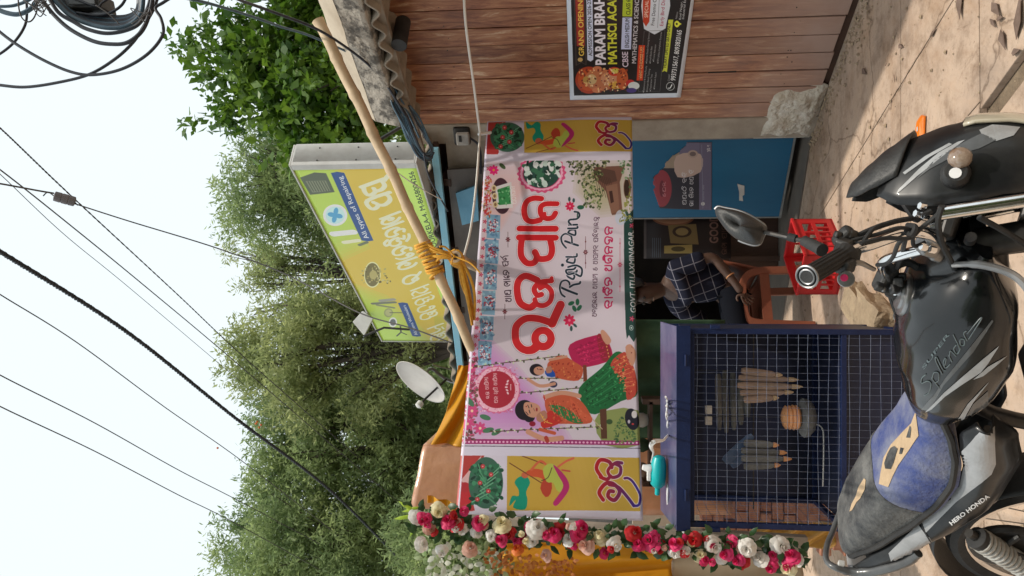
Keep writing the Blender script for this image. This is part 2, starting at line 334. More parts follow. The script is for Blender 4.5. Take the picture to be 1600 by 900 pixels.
class Art:
    """raster picture; drawing calls take picture positions of the print, mapped to the flat sheet"""
    def __init__(s, quad, w, h, bg):   # quad: TL, TR, BR, BL as the sheet is read
        s.w, s.h = w * 2, h * 2; s.H = homog(quad, [(0, 0), (s.w, 0), (s.w, s.h), (0, s.h)])
        s.a = np.empty((s.h, s.w, 3), np.float32); s.a[:] = bg
        c = np.array(quad, float); s.k = (s.w / np.linalg.norm(c[0] - c[1]) + s.h / np.linalg.norm(c[0] - c[3])) / 2
    def T(s, p):
        p = np.asarray(p, float).reshape(-1, 2); q = np.c_[p, np.ones(len(p))] @ s.H.T; return q[:, :2] / q[:, 2:]
    def edges(s, E, col, al=1.0):
        E = s.T(np.asarray(E).reshape(-1, 2)).reshape(-1, 2, 2)
        x0, y0 = np.floor(E.reshape(-1, 2).min(0)).astype(int); x1, y1 = np.ceil(E.reshape(-1, 2).max(0)).astype(int) + 1
        x0 = max(x0, 0); y0 = max(y0, 0); x1 = min(x1, s.w); y1 = min(y1, s.h)
        if x1 <= x0 or y1 <= y0: return
        D = np.zeros((y1 - y0, x1 - x0 + 1), np.int32)
        for (a, b) in E:
            if a[1] == b[1]: continue
            if a[1] > b[1]: a, b = b, a
            r0 = max(int(math.ceil(a[1] - .5)), y0); r1 = min(int(math.ceil(b[1] - .5)), y1)
            if r1 <= r0: continue
            r = np.arange(r0, r1); x = a[0] + (r + .5 - a[1]) * (b[0] - a[0]) / (b[1] - a[1])
            xi = np.clip(np.ceil(x - .5).astype(int) - x0, 0, x1 - x0); np.add.at(D, (r - y0, xi), 1)
        m = (np.cumsum(D, 1)[:, :-1] % 2).astype(bool); s.paint(m, x0, y0, col, al)
    def paint(s, m, x0, y0, col, al=1.0):
        v = s.a[y0:y0 + m.shape[0], x0:x0 + m.shape[1]]; v[m] = v[m] * (1 - al) + np.array(col, np.float32) * al
    def poly(s, P, col, al=1.0, sm=0):
        P = [tuple(p) for p in P]
        if sm:
            Q = smooth([Vector((*p, 0)) for p in (P[-1:] + P + P[:2])], sm); Q = Q[sm:-sm]; P = [(q.x, q.y) for q in Q]
        P = np.array(P, float); s.edges(np.stack([P, np.roll(P, -1, 0)], 1), col, al)
    def stroke(s, P, wd, col, sm=5, al=1.0):
        P = [Vector((*p, 0)) for p in P]
        if sm and len(P) > 2: P = smooth(P, sm)
        Q = s.T([(p.x, p.y) for p in P]); r = wd * s.k / 2
        for a, b in zip(Q[:-1], Q[1:]):
            x0, y0 = (np.minimum(a, b) - r - 1).astype(int); x1, y1 = (np.maximum(a, b) + r + 2).astype(int)
            x0 = max(x0, 0); y0 = max(y0, 0); x1 = min(x1, s.w); y1 = min(y1, s.h)
            if x1 <= x0 or y1 <= y0: continue
            yy, xx = np.mgrid[y0:y1, x0:x1]; d = b - a; L = d @ d + 1e-9
            t = np.clip(((xx + .5 - a[0]) * d[0] + (yy + .5 - a[1]) * d[1]) / L, 0, 1)
            s.paint((xx + .5 - a[0] - t * d[0]) ** 2 + (yy + .5 - a[1] - t * d[1]) ** 2 < r * r, x0, y0, col, al)
    def oval(s, c, rx, ry, col, al=1.0, rot=0, n=40, wob=0, lobes=0):
        P = []
        for i in range(n):
            w = 2 * pi * i / n; k = 1 + wob * cos(lobes * w); x, y = rx * k * cos(w), ry * k * sin(w)
            P.append((c[0] + x * cos(rot) - y * sin(rot), c[1] + x * sin(rot) + y * cos(rot)))
        s.poly(P, col, al)
    def text(s, t, A, B, h, col, bold=.0, shear=0, fit=True, al=1.0):
        """line of Latin text: baseline from A to B, capital height h (picture units)"""
        E, mn, mx, _ = text_edges(t, bold); A = np.array(A, float); B = np.array(B, float); d = B - A; L = np.linalg.norm(d); d /= L
        up = np.array([d[1], -d[0]]); sx = L / (mx[0] - mn[0]); sy = h / .70
        X = (E[..., 0] - mn[0]) * sx; Y = E[..., 1] * sy
        s.edges(A + X[..., None] * d + (Y)[..., None] * up + (Y * shear)[..., None] * d, col, al)
    def odia(s, t, A, B, h, col, wd=1.2, halo=None):
        A = np.array(A, float); B = np.array(B, float); d = B - A; L = np.linalg.norm(d); d /= L; up = np.array([d[1], -d[0]])
        tot = sum(GW.get(c, 10) for c in t.split()) + 1e-6; kx = L / tot; ky = h / 10
        for ps in ((0, 1) if halo else (1,)):
            x = 0
            for c in t.split():
                for st in GL.get(c, []):
                    s.stroke([A + d * (x + px * .92) * kx + up * py * ky for px, py in st], (wd * min(kx, ky)) * (1 if ps else 1) + (halo[1] if ps == 0 else 0), col if ps else halo[0], 4)
                x += GW.get(c, 10)
    def flower(s, c, r, col, cc=(.9, .7, .2), n=8):
        for i in range(n):
            w = 2 * pi * i / n; s.oval((c[0] + .6 * r * cos(w), c[1] + .6 * r * sin(w)), r * .42, r * .24, col, rot=w, n=14)
        s.oval(c, r * .22, r * .22, cc, n=12)
    def speck(s, poly, cols, n, r, seed=0):
        rr = random.Random(seed); xs = [p[0] for p in poly]; ys = [p[1] for p in poly]
        for _ in range(n):
            x = rr.uniform(min(xs), max(xs)); y = rr.uniform(min(ys), max(ys)); ins = False; j = len(poly) - 1
            for i in range(len(poly)):
                if (poly[i][1] > y) != (poly[j][1] > y) and x < (poly[j][0] - poly[i][0]) * (y - poly[i][1]) / (poly[j][1] - poly[i][1]) + poly[i][0]: ins = not ins
                j = i
            if ins: s.oval((x, y), r * rr.uniform(.5, 1.2), r * rr.uniform(.3, .8), rr.choice(cols), rot=rr.uniform(0, pi), n=7)
    def wash(s, P, c0, c1, n=14):
        """soft blot: nested shrinking outlines"""
        P = np.array(P, float); c = P.mean(0)
        for i in range(n):
            k = 1 - i / n; s.poly((P - c) * k + c, c1, .16)
    def image(s, name):
        a = s.a.reshape(s.h // 2, 2, s.w // 2, 2, 3).mean((1, 3)); im = bpy.data.images.new(name, s.w // 2, s.h // 2)
        px = np.ones((s.h // 2, s.w // 2, 4), np.float32); px[..., :3] = a[::-1]; im.pixels.foreach_set(px.ravel()); im.update(); im.pack(); return im
    def material(s, name, rough=.45, bump=0, coat=0, transl=0):
        m = bpy.data.materials.new(name); m.use_nodes = True; n = m.node_tree.nodes; L = m.node_tree.links; b = n['Principled BSDF']
        t = n.new('ShaderNodeTexImage'); t.image = s.image(name); t.extension = 'EXTEND'; uv = n.new('ShaderNodeUVMap'); L.new(uv.outputs[0], t.inputs[0])
        L.new(t.outputs[0], b.inputs['Base Color']); b.inputs['Roughness'].default_value = rough; b.inputs['Coat Weight'].default_value = coat
        if bump:
            tc = n.new('ShaderNodeTexCoord'); t2 = n.new('ShaderNodeTexNoise'); t2.inputs['Scale'].default_value = 5; t2.inputs['Detail'].default_value = 5; L.new(tc.outputs['Object'], t2.inputs['Vector'])
            bp = n.new('ShaderNodeBump'); bp.inputs['Strength'].default_value = bump; bp.inputs['Distance'].default_value = .02; L.new(t2.outputs[0], bp.inputs['Height']); L.new(bp.outputs[0], b.inputs['Normal'])
        if transl:
            tr = n.new('ShaderNodeBsdfTranslucent'); mx = n.new('ShaderNodeMixShader'); mx.inputs[0].default_value = transl; L.new(t.outputs[0], tr.inputs[0])
            L.new(b.outputs[0], mx.inputs[1]); L.new(tr.outputs[0], mx.inputs[2]); L.new(mx.outputs[0], n['Material Output'].inputs[0])
        return m
def sheet(name, m, fn, nu, nv, parent=None, thick=.002):
    """grid fn(u, v) with u along the reading direction and v downwards, with UVs"""
    me = bpy.data.meshes.new(name); O = fn(.5, .5)
    vs = [tuple(fn(i / nu, j / nv) - O) for i in range(nu + 1) for j in range(nv + 1)]; w = nv + 1
    fs = [(i * w + j, i * w + j + 1, (i + 1) * w + j + 1, (i + 1) * w + j) for i in range(nu) for j in range(nv)]
    me.from_pydata(vs, [], fs); uv = me.uv_layers.new(name='UVMap'); k = 0
    for f in fs:
        for vi in f: uv.data[k].uv = ((vi // w) / nu, 1 - (vi % w) / nv); k += 1
    me.polygons.foreach_set('use_smooth', [True] * len(fs)); me.materials.append(m); me.update()
    o = bpy.data.objects.new(name, me); COL.objects.link(o); o.location = O
    if parent:
        o.location = O - wloc(parent); o.parent = parent
    if thick:
        q = o.modifiers.new('thickness', 'SOLIDIFY'); q.thickness = thick; q.offset = -1
    return o
_arch = [(1.4, 5), (.8, 7), (2.4, 9.2), (5, 9.8), (7.8, 9), (9, 7), (8.6, 5)]
_ring = [(4.6, 4.2), (3.8, 5.4), (2.4, 5.2), (1.8, 4), (2.6, 2.8), (4, 2.9), (4.6, 4.2)]
GL = {
 'ra': [[(2, 5.3), (.8, 7.2), (2, 9), (4.2, 9.6), (6.4, 8.6), (7, 6.4), (6, 2.9)], [(6, 2.7), (9.3, .9)], [(4.7, 4), (3.7, 5.5), (2, 5.4), (1.2, 4), (2, 2.4), (3.7, 2.3), (4.7, 4)]],
 'ja': [[(3, 4.7), (1.2, 5.3), (.9, 7.4), (3, 9.5), (6, 9.7), (8.8, 8.4), (9, 6)], [(9.2, .9), (8.5, 2.2), (8.2, 5), (6, 5.4), (5, 4.2), (5.6, 3.2), (7, 3.6)], [(1.8, 4.6), (2.2, 1.8), (4.6, .8), (6.8, 1.4), (7.2, 3.2)]],
 'pa': [[(9, 10), (9, .2)], [(9, 9), (5.4, 9.3), (1.9, 8.6), (1, 6.8), (2.2, 5.3), (4.8, 5.4)], [(2.3, 5.2), (1.9, 2.7), (3.8, 1), (6.8, 1.1), (8.8, 1.6)]],
 'aa': [[(1.8, 10), (1.8, .2)]],
 'na': [[(2.6, 4.5), (1, 5.6), (1.1, 7.8), (3.4, 9.6), (6.6, 9.4), (9, 7.4), (8.6, 4.6), (7.6, 4.4)], [(7.6, 0), (7.5, 4.4), (5.5, 5), (3.2, 4.4), (1.8, 2.8), (2.6, 1.1), (4.2, 1)]],
 'A': [[(1, 8), (2.4, 9.6), (4, 8.4), (2.8, 6.8), (1, 5), (1.4, 1.8), (4, .8), (6.4, 2.2), (6.6, 9.6)]],
 'ma': [[(8.6, 0), (8.6, 9.4), (3, 9.4), (1.2, 7.6), (2.2, 5.8), (4.4, 6.4), (3.4, 7.6)], [(2.2, 5.6), (1.2, 3), (3, 1), (6, 1), (8.6, 1.6)]],
 'la': [[(3, 1), (1, 3), (.8, 7), (3, 9.6), (6, 9), (6.8, 6.4), (5.2, 4), (3.8, 5), (4.4, 6.2)], [(8.8, 9.8), (8.8, 0)], [(6.8, 6.4), (8.8, 5.6)]],
 'e': [[(3.8, 9.2), (1.2, 7), (.9, 3), (2.6, .9), (4.4, 2.2), (3.4, 4), (1.8, 3)]],
 'ka': [[(1.6, 4.6), (.8, 7), (2.6, 9.4), (6, 9.7), (8.8, 8), (9, 4.4), (7, 3), (6, 4.6)], [(1.6, 4.6), (4.4, 5.6), (6, 3.8), (4.6, 1), (2, 1.4)]],
 'ba': [[(9, 0), (8.8, 6), (7, 9), (4, 9.7), (1.2, 8), (1, 5), (3, 3.4), (5, 4.6), (4.4, 6), (3, 5.6)]],
 'rbba': [[(9, 0), (8.8, 5), (7, 8), (4, 8.6), (1.2, 7), (1, 4.4), (3, 3), (5, 4.2), (4.4, 5.4), (3, 5)], [(6, 10), (9, 12)]],
 'sa': [[(8.8, 0), (8.8, 9.4), (3, 9.4), (1.2, 7.6), (3, 6), (6, 7.4)], [(3, 6), (1.3, 3.6), (3, 1), (6.5, .9), (8.8, 2.2)]],
 'nna': [[(1, .6), (1, 7), (3, 9.5), (5.8, 8.4), (5.4, 5.2), (3.2, 5)], [(5.8, 8.4), (8.8, 9.6), (8.8, 0)]],
 'o': [[(6.4, 9.4), (3, 8.6), (3, 6.2), (6, 6), (7.6, 3.6), (5.6, 1), (2.6, 1.4), (2, 4), (4.4, 5.6)]],
 'ha': [_arch, [(8.6, 5), (6, 4.4), (4, 5.6), (2.4, 4), (3.6, 1.6), (6.6, 1.4), (8, .2)]],
 'da': [_arch, [(8.6, 5), (6.4, 4), (5.2, 5.4), (3.4, 5), (3, 3), (5, 1), (8, .6)]],
 'rdda': [_arch, [(8.6, 5), (6, 4), (4.6, 5.6), (3, 4.8), (3, 2.4), (5.6, .6), (7, 2)], [(7, 10.6), (9.4, 12.2)]],
 'bha': [[(8.8, 0), (8.8, 9.4), (3, 9.6), (1, 7.4), (1.2, 3), (4, 1.2), (6.4, 3), (5, 5.6), (3, 4.4)]],
 'nda': [_arch, [(1.4, 5), (3.6, 4), (5.4, 5), (5.4, 2.4), (3.4, .8), (7, .4), (8.6, 5)]],
 'tha': [[(8.8, 9.6), (8.8, 0)], [(1, 9.2), (4, 9.6), (6, 7.6), (2.4, 6), (1, 3.4), (3.4, 1), (6.4, 2.6), (8.8, 2.6)]],
 'ttha': [[(5, 9.6), (1.6, 8), (.9, 4.6), (3, 1.2), (6.6, 1.2), (8.8, 4.6), (8, 8), (5, 9.6)]],
 'i': [_arch, _ring, [(4.6, 4.2), (6.4, 2.6), (8.6, 5)], [(6, 2.6), (8.6, .6)]],
 'ttra': [_arch, [(1.4, 5), (4, 4.6), (5.6, 6), (7.2, 4.4), (5.4, 2.6), (8.6, 2)], [(2, 1.8), (5, 0), (8.4, -.4)]],
 'kha': [[(1, 9), (3.6, 9.6), (4.6, 7), (1.6, 5), (1.4, 2), (4, .8), (6.2, 3)], [(8.6, 9.6), (8.6, 0)], [(6.2, 3), (8.6, 5)]],
 'ya': [[(8.6, 9.6), (8.6, 0)], [(1, 9), (1.2, 4), (3.4, 3), (5.4, 5), (8.6, 5)], [(1.6, .8), (4.6, 1.4)]],
 'ga': [_arch, [(1.4, 5), (1.6, 2), (4, .8), (5, 3), (3, 3.4)]],
 'nna2': [[(2.6, 5), (1, 6), (1.4, 8.4), (4, 9.6), (7, 9), (8.6, 7), (7.8, 5.4)], [(7.4, 2), (7.4, 5), (4.6, 5.2), (2.2, 3.4), (4.4, 2.4), (3, .6), (6, -.6), (8.6, .4)]],
 'ku': [[(1.6, 4.6), (.8, 7), (2.6, 9.4), (6, 9.7), (8.8, 8), (9, 4.4), (7, 3), (6, 4.6)], [(1.6, 4.6), (4.4, 5.6), (6, 3.8), (4.6, 1), (2, 1.4)], [(7, 1.6), (9.4, .4), (8, -1.6), (6.6, -.8)]],
 'nka': [[(1.6, 4.6), (.8, 7), (2.6, 9.4), (6, 9.7), (8.8, 8), (8, 5), (5, 5.4), (3.4, 3), (6.6, 2.4), (8.8, .2)]],
 'I': [[(-6, 10), (-6.4, 11.8), (-3, 12), (-.8, 10)]],
 'U': [[(-2.6, 1), (-.8, -.4), (-2, -2), (-3.6, -1)]],
 'halant': [[(-3, .4), (-.4, -2)]],
}
GW = {'aa': 3.4, 'e': 5, 'A': 8, 'I': 0, 'U': 0, 'halant': 0, '_': 5, 'o': 9}
def C(r, g, b, k=1.1): return tuple(min(1, v / 255 * k) for v in (r, g, b))

# ================================================================ SETTING: ground
g = MB(); g.grid(lambda u, v: Vector((-300 + 600 * u, -60 + 560 * v, -.06)), 2, 2); struct(g, 'ground', M['earth'])
g = MB(); g.box((1, 3.5, -.045), (12, 9, .02)); struct(g, 'dirt', M['dirt'])
def clip(P, o, n):      # keep the side where (p-o).n > 0
    out = []
    for i in range(len(P)):
        a, b = P[i], P[(i + 1) % len(P)]; da, db = (a - o).dot(n), (b - o).dot(n)
        if da > 0: out.append(a)
        if (da > 0) != (db > 0): out.append(a + (b - a) * (da / (da - db)))
    return out
def split(cells, p, q, gap=.006, only=None):
    p, q = Vector(p).to_2d(), Vector(q).to_2d(); d = (q - p).normalized(); n = Vector((-d.y, d.x)); out = []
    for c in cells:
        if only and not only(sum(c, Vector((0, 0))) / len(c)): out.append(c); continue
        for sg in (1, -1):
            r = clip(c, p + n * sg * gap, n * sg)
            if len(r) > 2: out.append(r)
    return out
cells = [[Vector(p) for p in ((-4, -.8), (6, -.8), (6, 7.4), (-4, 7.4))]]
cells = split(cells, on_z(1407, 100), on_z(1407, 210), .004)
cells = split(cells, on_z(1530, 60), on_z(1531, 170), .004)
cells = split(cells, on_z(1535, 188), on_z(1600, 100), .055, lambda c: c.y < 3.45)
cells = split(cells, on_z(1387, 165), on_z(1455, 55), .004, lambda c: c.y > 3.4)
cells = split(cells, on_z(1530, 160), on_z(1590, 90), .003, lambda c: 3.3 < c.y < 4.2)
cells = split(cells, (-1.2, 0), (-1.1, 8), .004)
for c in cells:
    mb = MB(); mb.prism([Vector((p.x, p.y, -.034)) for p in c], (0, 0, .034)); o = mb.build('concrete_slab', M['concrete'], bevel=.003); tag(o, kind='structure')
for i, (x, y, s) in enumerate([(1352, 112, .05), (1409, 72, .035), (1502, 8, .07), (1560, 14, .05), (1594, 24, .09), (1570, 62, .05), (1460, 50, .035), (1555, 36, .03), (1566, 28, .03), (1388, 100, .02), (1400, 122, .02), (1591, 80, .04)]):
    P = on_z(x, y, .003); mb = MB(); w = random.uniform(0, 3); k = []
    for a, l in ((0, 1), (.9, .5), (pi, 1), (-.9, .45)): k.append(P + Vector((cos(a + w) * s * l, sin(a + w) * s * l, .004 + .012 * random.random())))
    mb.add(k, [(0, 1, 2, 3)]); o = mb.build('fallen_leaf', mat('dry_leaf', (.12, .08, .06), (.2, .14, .11), sc=20, rough=.8), thick=.002); o.location = (0, 0, 0)
    tag(o, ['dry leaf beside the shaded strip near the plank wall foot', 'small dry leaf just past the first slab joint', 'large dry leaf near the frame edge between two joints', 'curled dry leaf above the dirt filled trench', 'largest dry leaf, nearest to the viewer at the corner', 'dry leaf midway along the trench side of the slab', 'small dry leaf between the diagonal joint and the trench', 'tiny dry leaf, left one of a close pair near the trench', 'tiny dry leaf, right one of a close pair near the trench', 'tiny dry leaf close to the diagonal slab joint', 'tiny dry leaf lowest beside the diagonal slab joint', 'dry leaf lying at the end of the dirt filled trench'][i], 'leaf', 'dry leaves on the concrete')

mb = MB()   # grit and small stones
for i in range(1300):
    x, y = random.uniform(-1.2, 2.0), random.uniform(3.0, 6.2)
    if i > 500: q = wall(random.uniform(-.1, 2.2), 0, abs(random.gauss(.02, .10)) + .01); x, y = q.x, q.y
    if (Vector((x, y, 0)) - WO).dot(WN) < .02: continue
    r = random.choice((.004, .005, .006, .009, .014)) * random.uniform(.7, 1.2); c = Vector((x, y, r * .4)); k = [c + Vector((random.uniform(.6, 1) * r * cos(w), random.uniform(.6, 1) * r * sin(w), random.uniform(-.2, .2) * r)) for w in (0, 1.3, 2.5, 3.8, 5.1)]
    mb.add(k + [c + Z * r * .7], [(0, 1, 5), (1, 2, 5), (2, 3, 5), (3, 4, 5), (4, 0, 5)])
tag(mb.build('grit', M['stone']), 'scattered grit and pebbles on the concrete', 'gravel', kind='stuff')

# ================================================================ plank wall
SB = thing('plank_wall', 'reddish brown wall of upright wooden planks with worn grain and a pasted poster', 'wall', wall(0, 0))
TP = .205; NW = 30; PW = .152
for i in range(NW):
    t0 = TP + i * PW; z0 = .05 + random.uniform(-.01, .01); th = .022 + random.uniform(-.003, .003); of = random.uniform(-.0025, .0025); mb = MB()
    w = PW - random.uniform(.004, .008); seg = 6
    for k in range(1):
        a0, a1 = t0 + .003, t0 + w
        mb.hexa([wall(a0, z0, -.02), wall(a1, z0, -.02), wall(a1, z0, of + .001), wall(a0, z0, of), wall(a0, 2.99, -.02), wall(a1, 2.99, -.02), wall(a1, 2.99, of - .001), wall(a0, 2.99, of + .002)])
    part(mb, 'plank', M['plank'], SB, bevel=.003)
mb = MB()
for i in range(NW):
    for z in (.32, .36, 1.5, 1.53, 2.62):
        if random.random() < .8: mb.lathe([(.0045, 0), (.004, .0022), (.0005, .0028)], wall(TP + i * PW + PW * random.choice((.18, .5, .8)), z + random.uniform(-.02, .02), .0005), WN, 6)
tag(part(mb, 'nail_heads', M['dark_metal'], SB), kind='stuff')
mb = MB(); a = TP; b = TP + NW * PW
mb.hexa([wall(a, -.03, -.16), wall(b, -.03, -.16), wall(b, -.03, -.022), wall(a, -.03, -.022), wall(a, 3.0, -.16), wall(b, 3.0, -.16), wall(b, 3.0, -.022), wall(a, 3.0, -.022)])
part(mb, 'backing_wall', M['dark_wood'], SB)
for (t, z, l) in [(.63, 1.52, .0), ]: pass
for t, za, zb in [(.66, .66, .85)]:
    mb = MB(); mb.hexa([wall(t, za, .004), wall(t + .008, za, .004), wall(t + .008, za, -.002), wall(t, za, -.002), wall(t, zb, .004), wall(t + .004, zb, .004), wall(t + .004, zb, -.002), wall(t, zb, -.002)]); part(mb, 'scratch', M['rubber'], SB)
# cement pillar at the corner
PL = thing('corner_pillar', 'pale cement pillar between the plank wall and the blue door', 'pillar', wall(.1, 0, -.1))
mb = MB(); mb.hexa([wall(-.02, -.02, -.22), wall(TP - .003, -.02, -.22), wall(TP - .003, -.02, .012), wall(-.02, -.02, .012), wall(-.02, 3.0, -.22), wall(TP - .003, 3.0, -.22), wall(TP - .003, 3.0, .012), wall(-.02, 3.0, .012)])
part(mb, 'shaft', M['plaster'], PL, bevel=.012)
def lump(mb, fn, nu, nv, amp, seed):
    def f(u, v):
        p = fn(u, v); q = p * 9 + Vector((seed, 0, 0)); e = min(1, 6 * min(u, 1 - u, v, 1 - v)); return p + WN * (e * (.035 + amp * mnoise.fractal(q, .8, 2, 4)) - .008)
    mb.grid(f, nu, nv)
mb = MB(); lump(mb, lambda u, v: wall(-.04 + (.54 + .03 * sin(v * 9)) * u * (1 if v < .7 else 1 - (v - .7) * .5) , .0 + v * (.42 - .05 * u), .0), 48, 40, .022, 3)
o = part(mb, 'plaster_patch', M['rough_plaster'], PL, smooth_='all', thick=.004); o['label'] = 'rough off-white plaster lump at the foot of the pillar'

# ================================================================ roof over the plank wall
RF = thing('corrugated_roof', 'weathered corrugated cement sheet roof with wavy edge above the planks', 'roof', wall(2, 2.9))
def sheet_roof(t0, t1, zf, oa, ob, za, zb, m, parent, name='roof_sheet', pitch=.165, amp=.032):
    mb = MB(); n = int((t1 - t0) / pitch * 10)
    mb.grid(lambda u, v: wall(t0 + (t1 - t0) * u, za + (zb - za) * v + amp * cos(2 * pi * (t0 + (t1 - t0) * u) / pitch), oa + (ob - oa) * v), n, 3)
    return part(mb, name, m, parent, smooth_='all', thick=.012)
for k in range(5): sheet_roof(.35 + k * .98, .35 + (k + 1) * .98 + .02, 0, .36, -2.2, 2.94 + .004 * k, 3.10 + .004 * k, M['asbestos'], RF)
mb = MB(); mb.hexa([wall(.2, 2.90, .30), wall(5, 2.90, .30), wall(5, 2.90, .26), wall(.2, 2.90, .26), wall(.2, 2.955, .30), wall(5, 2.955, .30), wall(5, 2.955, .26), wall(.2, 2.955, .26)])
part(mb, 'eave_batten', M['asbestos'], RF)
BM = thing('concrete_beam', 'long mossy weathered concrete beam lying along the roof edge', 'beam', wall(.56, 3.0, .3))
def beam(t0, t1, prof, name, m, nt_=60):
    def f(u, v):
        k = v * (len(prof) - 1); i = min(int(k), len(prof) - 2); a = k - i; of = prof[i][0] * (1 - a) + prof[i + 1][0] * a; z = prof[i][1] * (1 - a) + prof[i + 1][1] * a
        p = wall(t0 + (t1 - t0) * u, z, of); return p + WN * .012 * mnoise.fractal(p * 5, .7, 2, 4) + Z * .008 * mnoise.noise(p * 7)
    mb = MB(); mb.grid(f, nt_, (len(prof) - 1) * 4)
    return mb
mb = beam(.58, 5, [(-.05, 2.99), (.33, 2.985), (.36, 3.0), (.30, 3.19)], 'x', None)
part(mb, 'mossy_face', M['beam_moss'], BM, smooth_='all')
mb = beam(.58, 5, [(.303, 3.188), (.12, 3.36), (-.05, 3.38)], 'x', None)
part(mb, 'top_face', M['beam_lit'], BM, smooth_='all')
mb = MB(); mb.add([wall(.58, 2.99, -.05), wall(.58, 2.985, .33), wall(.58, 3.0, .36), wall(.58, 3.19, .30), wall(.58, 3.36, .12), wall(.58, 3.38, -.05)], [(0, 1, 2, 3, 4, 5)]); part(mb, 'end_face', M['beam_moss'], BM, thick=.01)
mb = MB(); mb.tube([wall(1.28, 2.86, .1), wall(1.28, 2.86, .32)], .05, 14, sm=2); o = mb.build('drain_pipe', M['rubber'], smooth_=True); tag(o, 'short black pipe stub poking out under the corrugated eave', 'pipe')

# ================================================================ shop front, room and door
E1 = Vector((-.85, .53, 0)).normalized(); EN = Vector((-E1.y, E1.x, 0)); EN = EN if EN.y < 0 else -EN
S0 = Vector((1.15, 6.0, 0))
def front(t, z, off=0.0): return S0 + E1 * t + Vector((0, 0, z)) + EN * off
mb = MB(); mb.hexa([front(-.05, -.03, -.02), front(3.4, -.03, -.02), front(3.4, -.03, -3), front(-.05, -.03, -3), front(-.05, .012, -.02), front(3.4, .012, -.02), front(3.4, .012, -3), front(-.05, .012, -3)])
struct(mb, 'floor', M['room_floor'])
def slab(p, q, z0, z1, off0, off1, name, m, label=None, cat=None, kind=None, bevel=0):
    mb = MB(); mb.hexa([front(p, z0, off0), front(q, z0, off0), front(q, z0, off1), front(p, z0, off1), front(p, z1, off0), front(q, z1, off0), front(q, z1, off1), front(p, z1, off1)])
    o = mb.build(name, m, bevel=bevel); return tag(o, label, cat, kind=kind)
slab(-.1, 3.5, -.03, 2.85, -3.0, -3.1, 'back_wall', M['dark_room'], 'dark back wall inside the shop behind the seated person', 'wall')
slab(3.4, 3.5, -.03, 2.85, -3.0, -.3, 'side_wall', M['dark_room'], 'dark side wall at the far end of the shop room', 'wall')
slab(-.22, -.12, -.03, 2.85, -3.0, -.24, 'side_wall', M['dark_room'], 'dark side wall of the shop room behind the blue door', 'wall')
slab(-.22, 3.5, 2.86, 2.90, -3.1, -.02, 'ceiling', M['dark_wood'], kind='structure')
# plastered upper wall above the door with the electricity meter
slab(.0, 1.12, 2.22, 2.80, -.09, -.02, 'upper_wall', M['plaster'], 'plastered wall strip above the blue door holding the meter', 'wall')
# awning
AW = thing('shop_awning', 'dark awning roof with a pale blue front rail above the shop entrance', 'awning', front(0, 2.8))
mb = MB(); a, b = front(.0, 2.86, .15), front(2.46, 2.85, .15)
mb.hexa([a - Z * .028, b - Z * .028, b - Z * .028 - EN * .05, a - Z * .028 - EN * .05, a + Z * .028, b + Z * .028, b + Z * .028 - EN * .05, a + Z * .028 - EN * .05]); part(mb, 'front_rail', M['rail_blue'], AW, bevel=.003)
mb = MB(); mb.grid(lambda u, v: front(-.1 + 2.6 * u, 2.93 + .1 * v + .025 * cos(2 * pi * u * 2.6 / .17), .11 - 1.6 * v), 130, 3); part(mb, 'roof_sheet', M['asbestos'], AW, smooth_='all', thick=.012)
for i, t in enumerate((.28, .9, 1.5, 2.1)):
    mb = MB(); mb.hexa([front(t, 2.77, .1), front(t + .06, 2.77, .1), front(t + .06, 2.77, -1.4), front(t, 2.77, -1.4), front(t, 2.85, .06), front(t + .06, 2.85, .06), front(t + .06, 2.85, -1.4), front(t, 2.85, -1.4)]); part(mb, 'rafter', M['dark_wood'], AW)
mb = MB(); mb.hexa([front(.2, 2.45, .05), front(2.4, 2.45, .05), front(2.4, 2.45, .02), front(.2, 2.45, .02), front(.2, 2.79, .09), front(2.4, 2.79, .09), front(2.4, 2.79, .06), front(.2, 2.79, .06)]); part(mb, 'fascia_board', M['grey_board'], AW)
mb = MB(); mb.tube([front(.3, 2.35, .1), front(.62, 2.62, .14)], .018, 6); part(mb, 'strut', M['grey_board'], AW)
# electricity meter
mt = thing('electricity_meter', 'small grey electricity meter on the plaster above the blue door', 'meter', at(722, 212, 5.92))
P = at(722, 212, 5.92); R3 = Matrix((E1, -EN, Z)).transposed()
mb = MB(); mb.box(P, (.15, .05, .13), R3); part(mb, 'case', M['rubber'], mt, bevel=.02)
mb = MB(); mb.box(P + EN * .04 - E1 * -.01 - Z * .012, (.095, .05, .10), R3); part(mb, 'cover', M['meter_grey'], mt, bevel=.008)
mb = MB(); mb.box(P + EN * .067 + Z * .005, (.05, .004, .022), R3); part(mb, 'dial_window', M['rubber'], mt)
mb = MB(); mb.tube([P + E1 * .02 - Z * .06, P - Z * .13 + E1 * .1, P - Z * .13 + E1 * .3 + EN * .05], .009, 6, sm=5); part(mb, 'lead', M['cable'], mt)
# blue board tucked under the awning
mb = MB(); a, b, c, d = at(712, 302, 6.1), at(745, 290, 6.0), at(748, 345, 6.1), at(722, 352, 6.2)
mb.prism([a, b, c, d], (.02, .05, 0)); o = mb.build('blue_board', mat('board_blue', (.06, .2, .30), (.1, .26, .36), sc=6, rough=.5)); tag(o, 'small blue printed board leaning under the awning behind the banner', 'board')

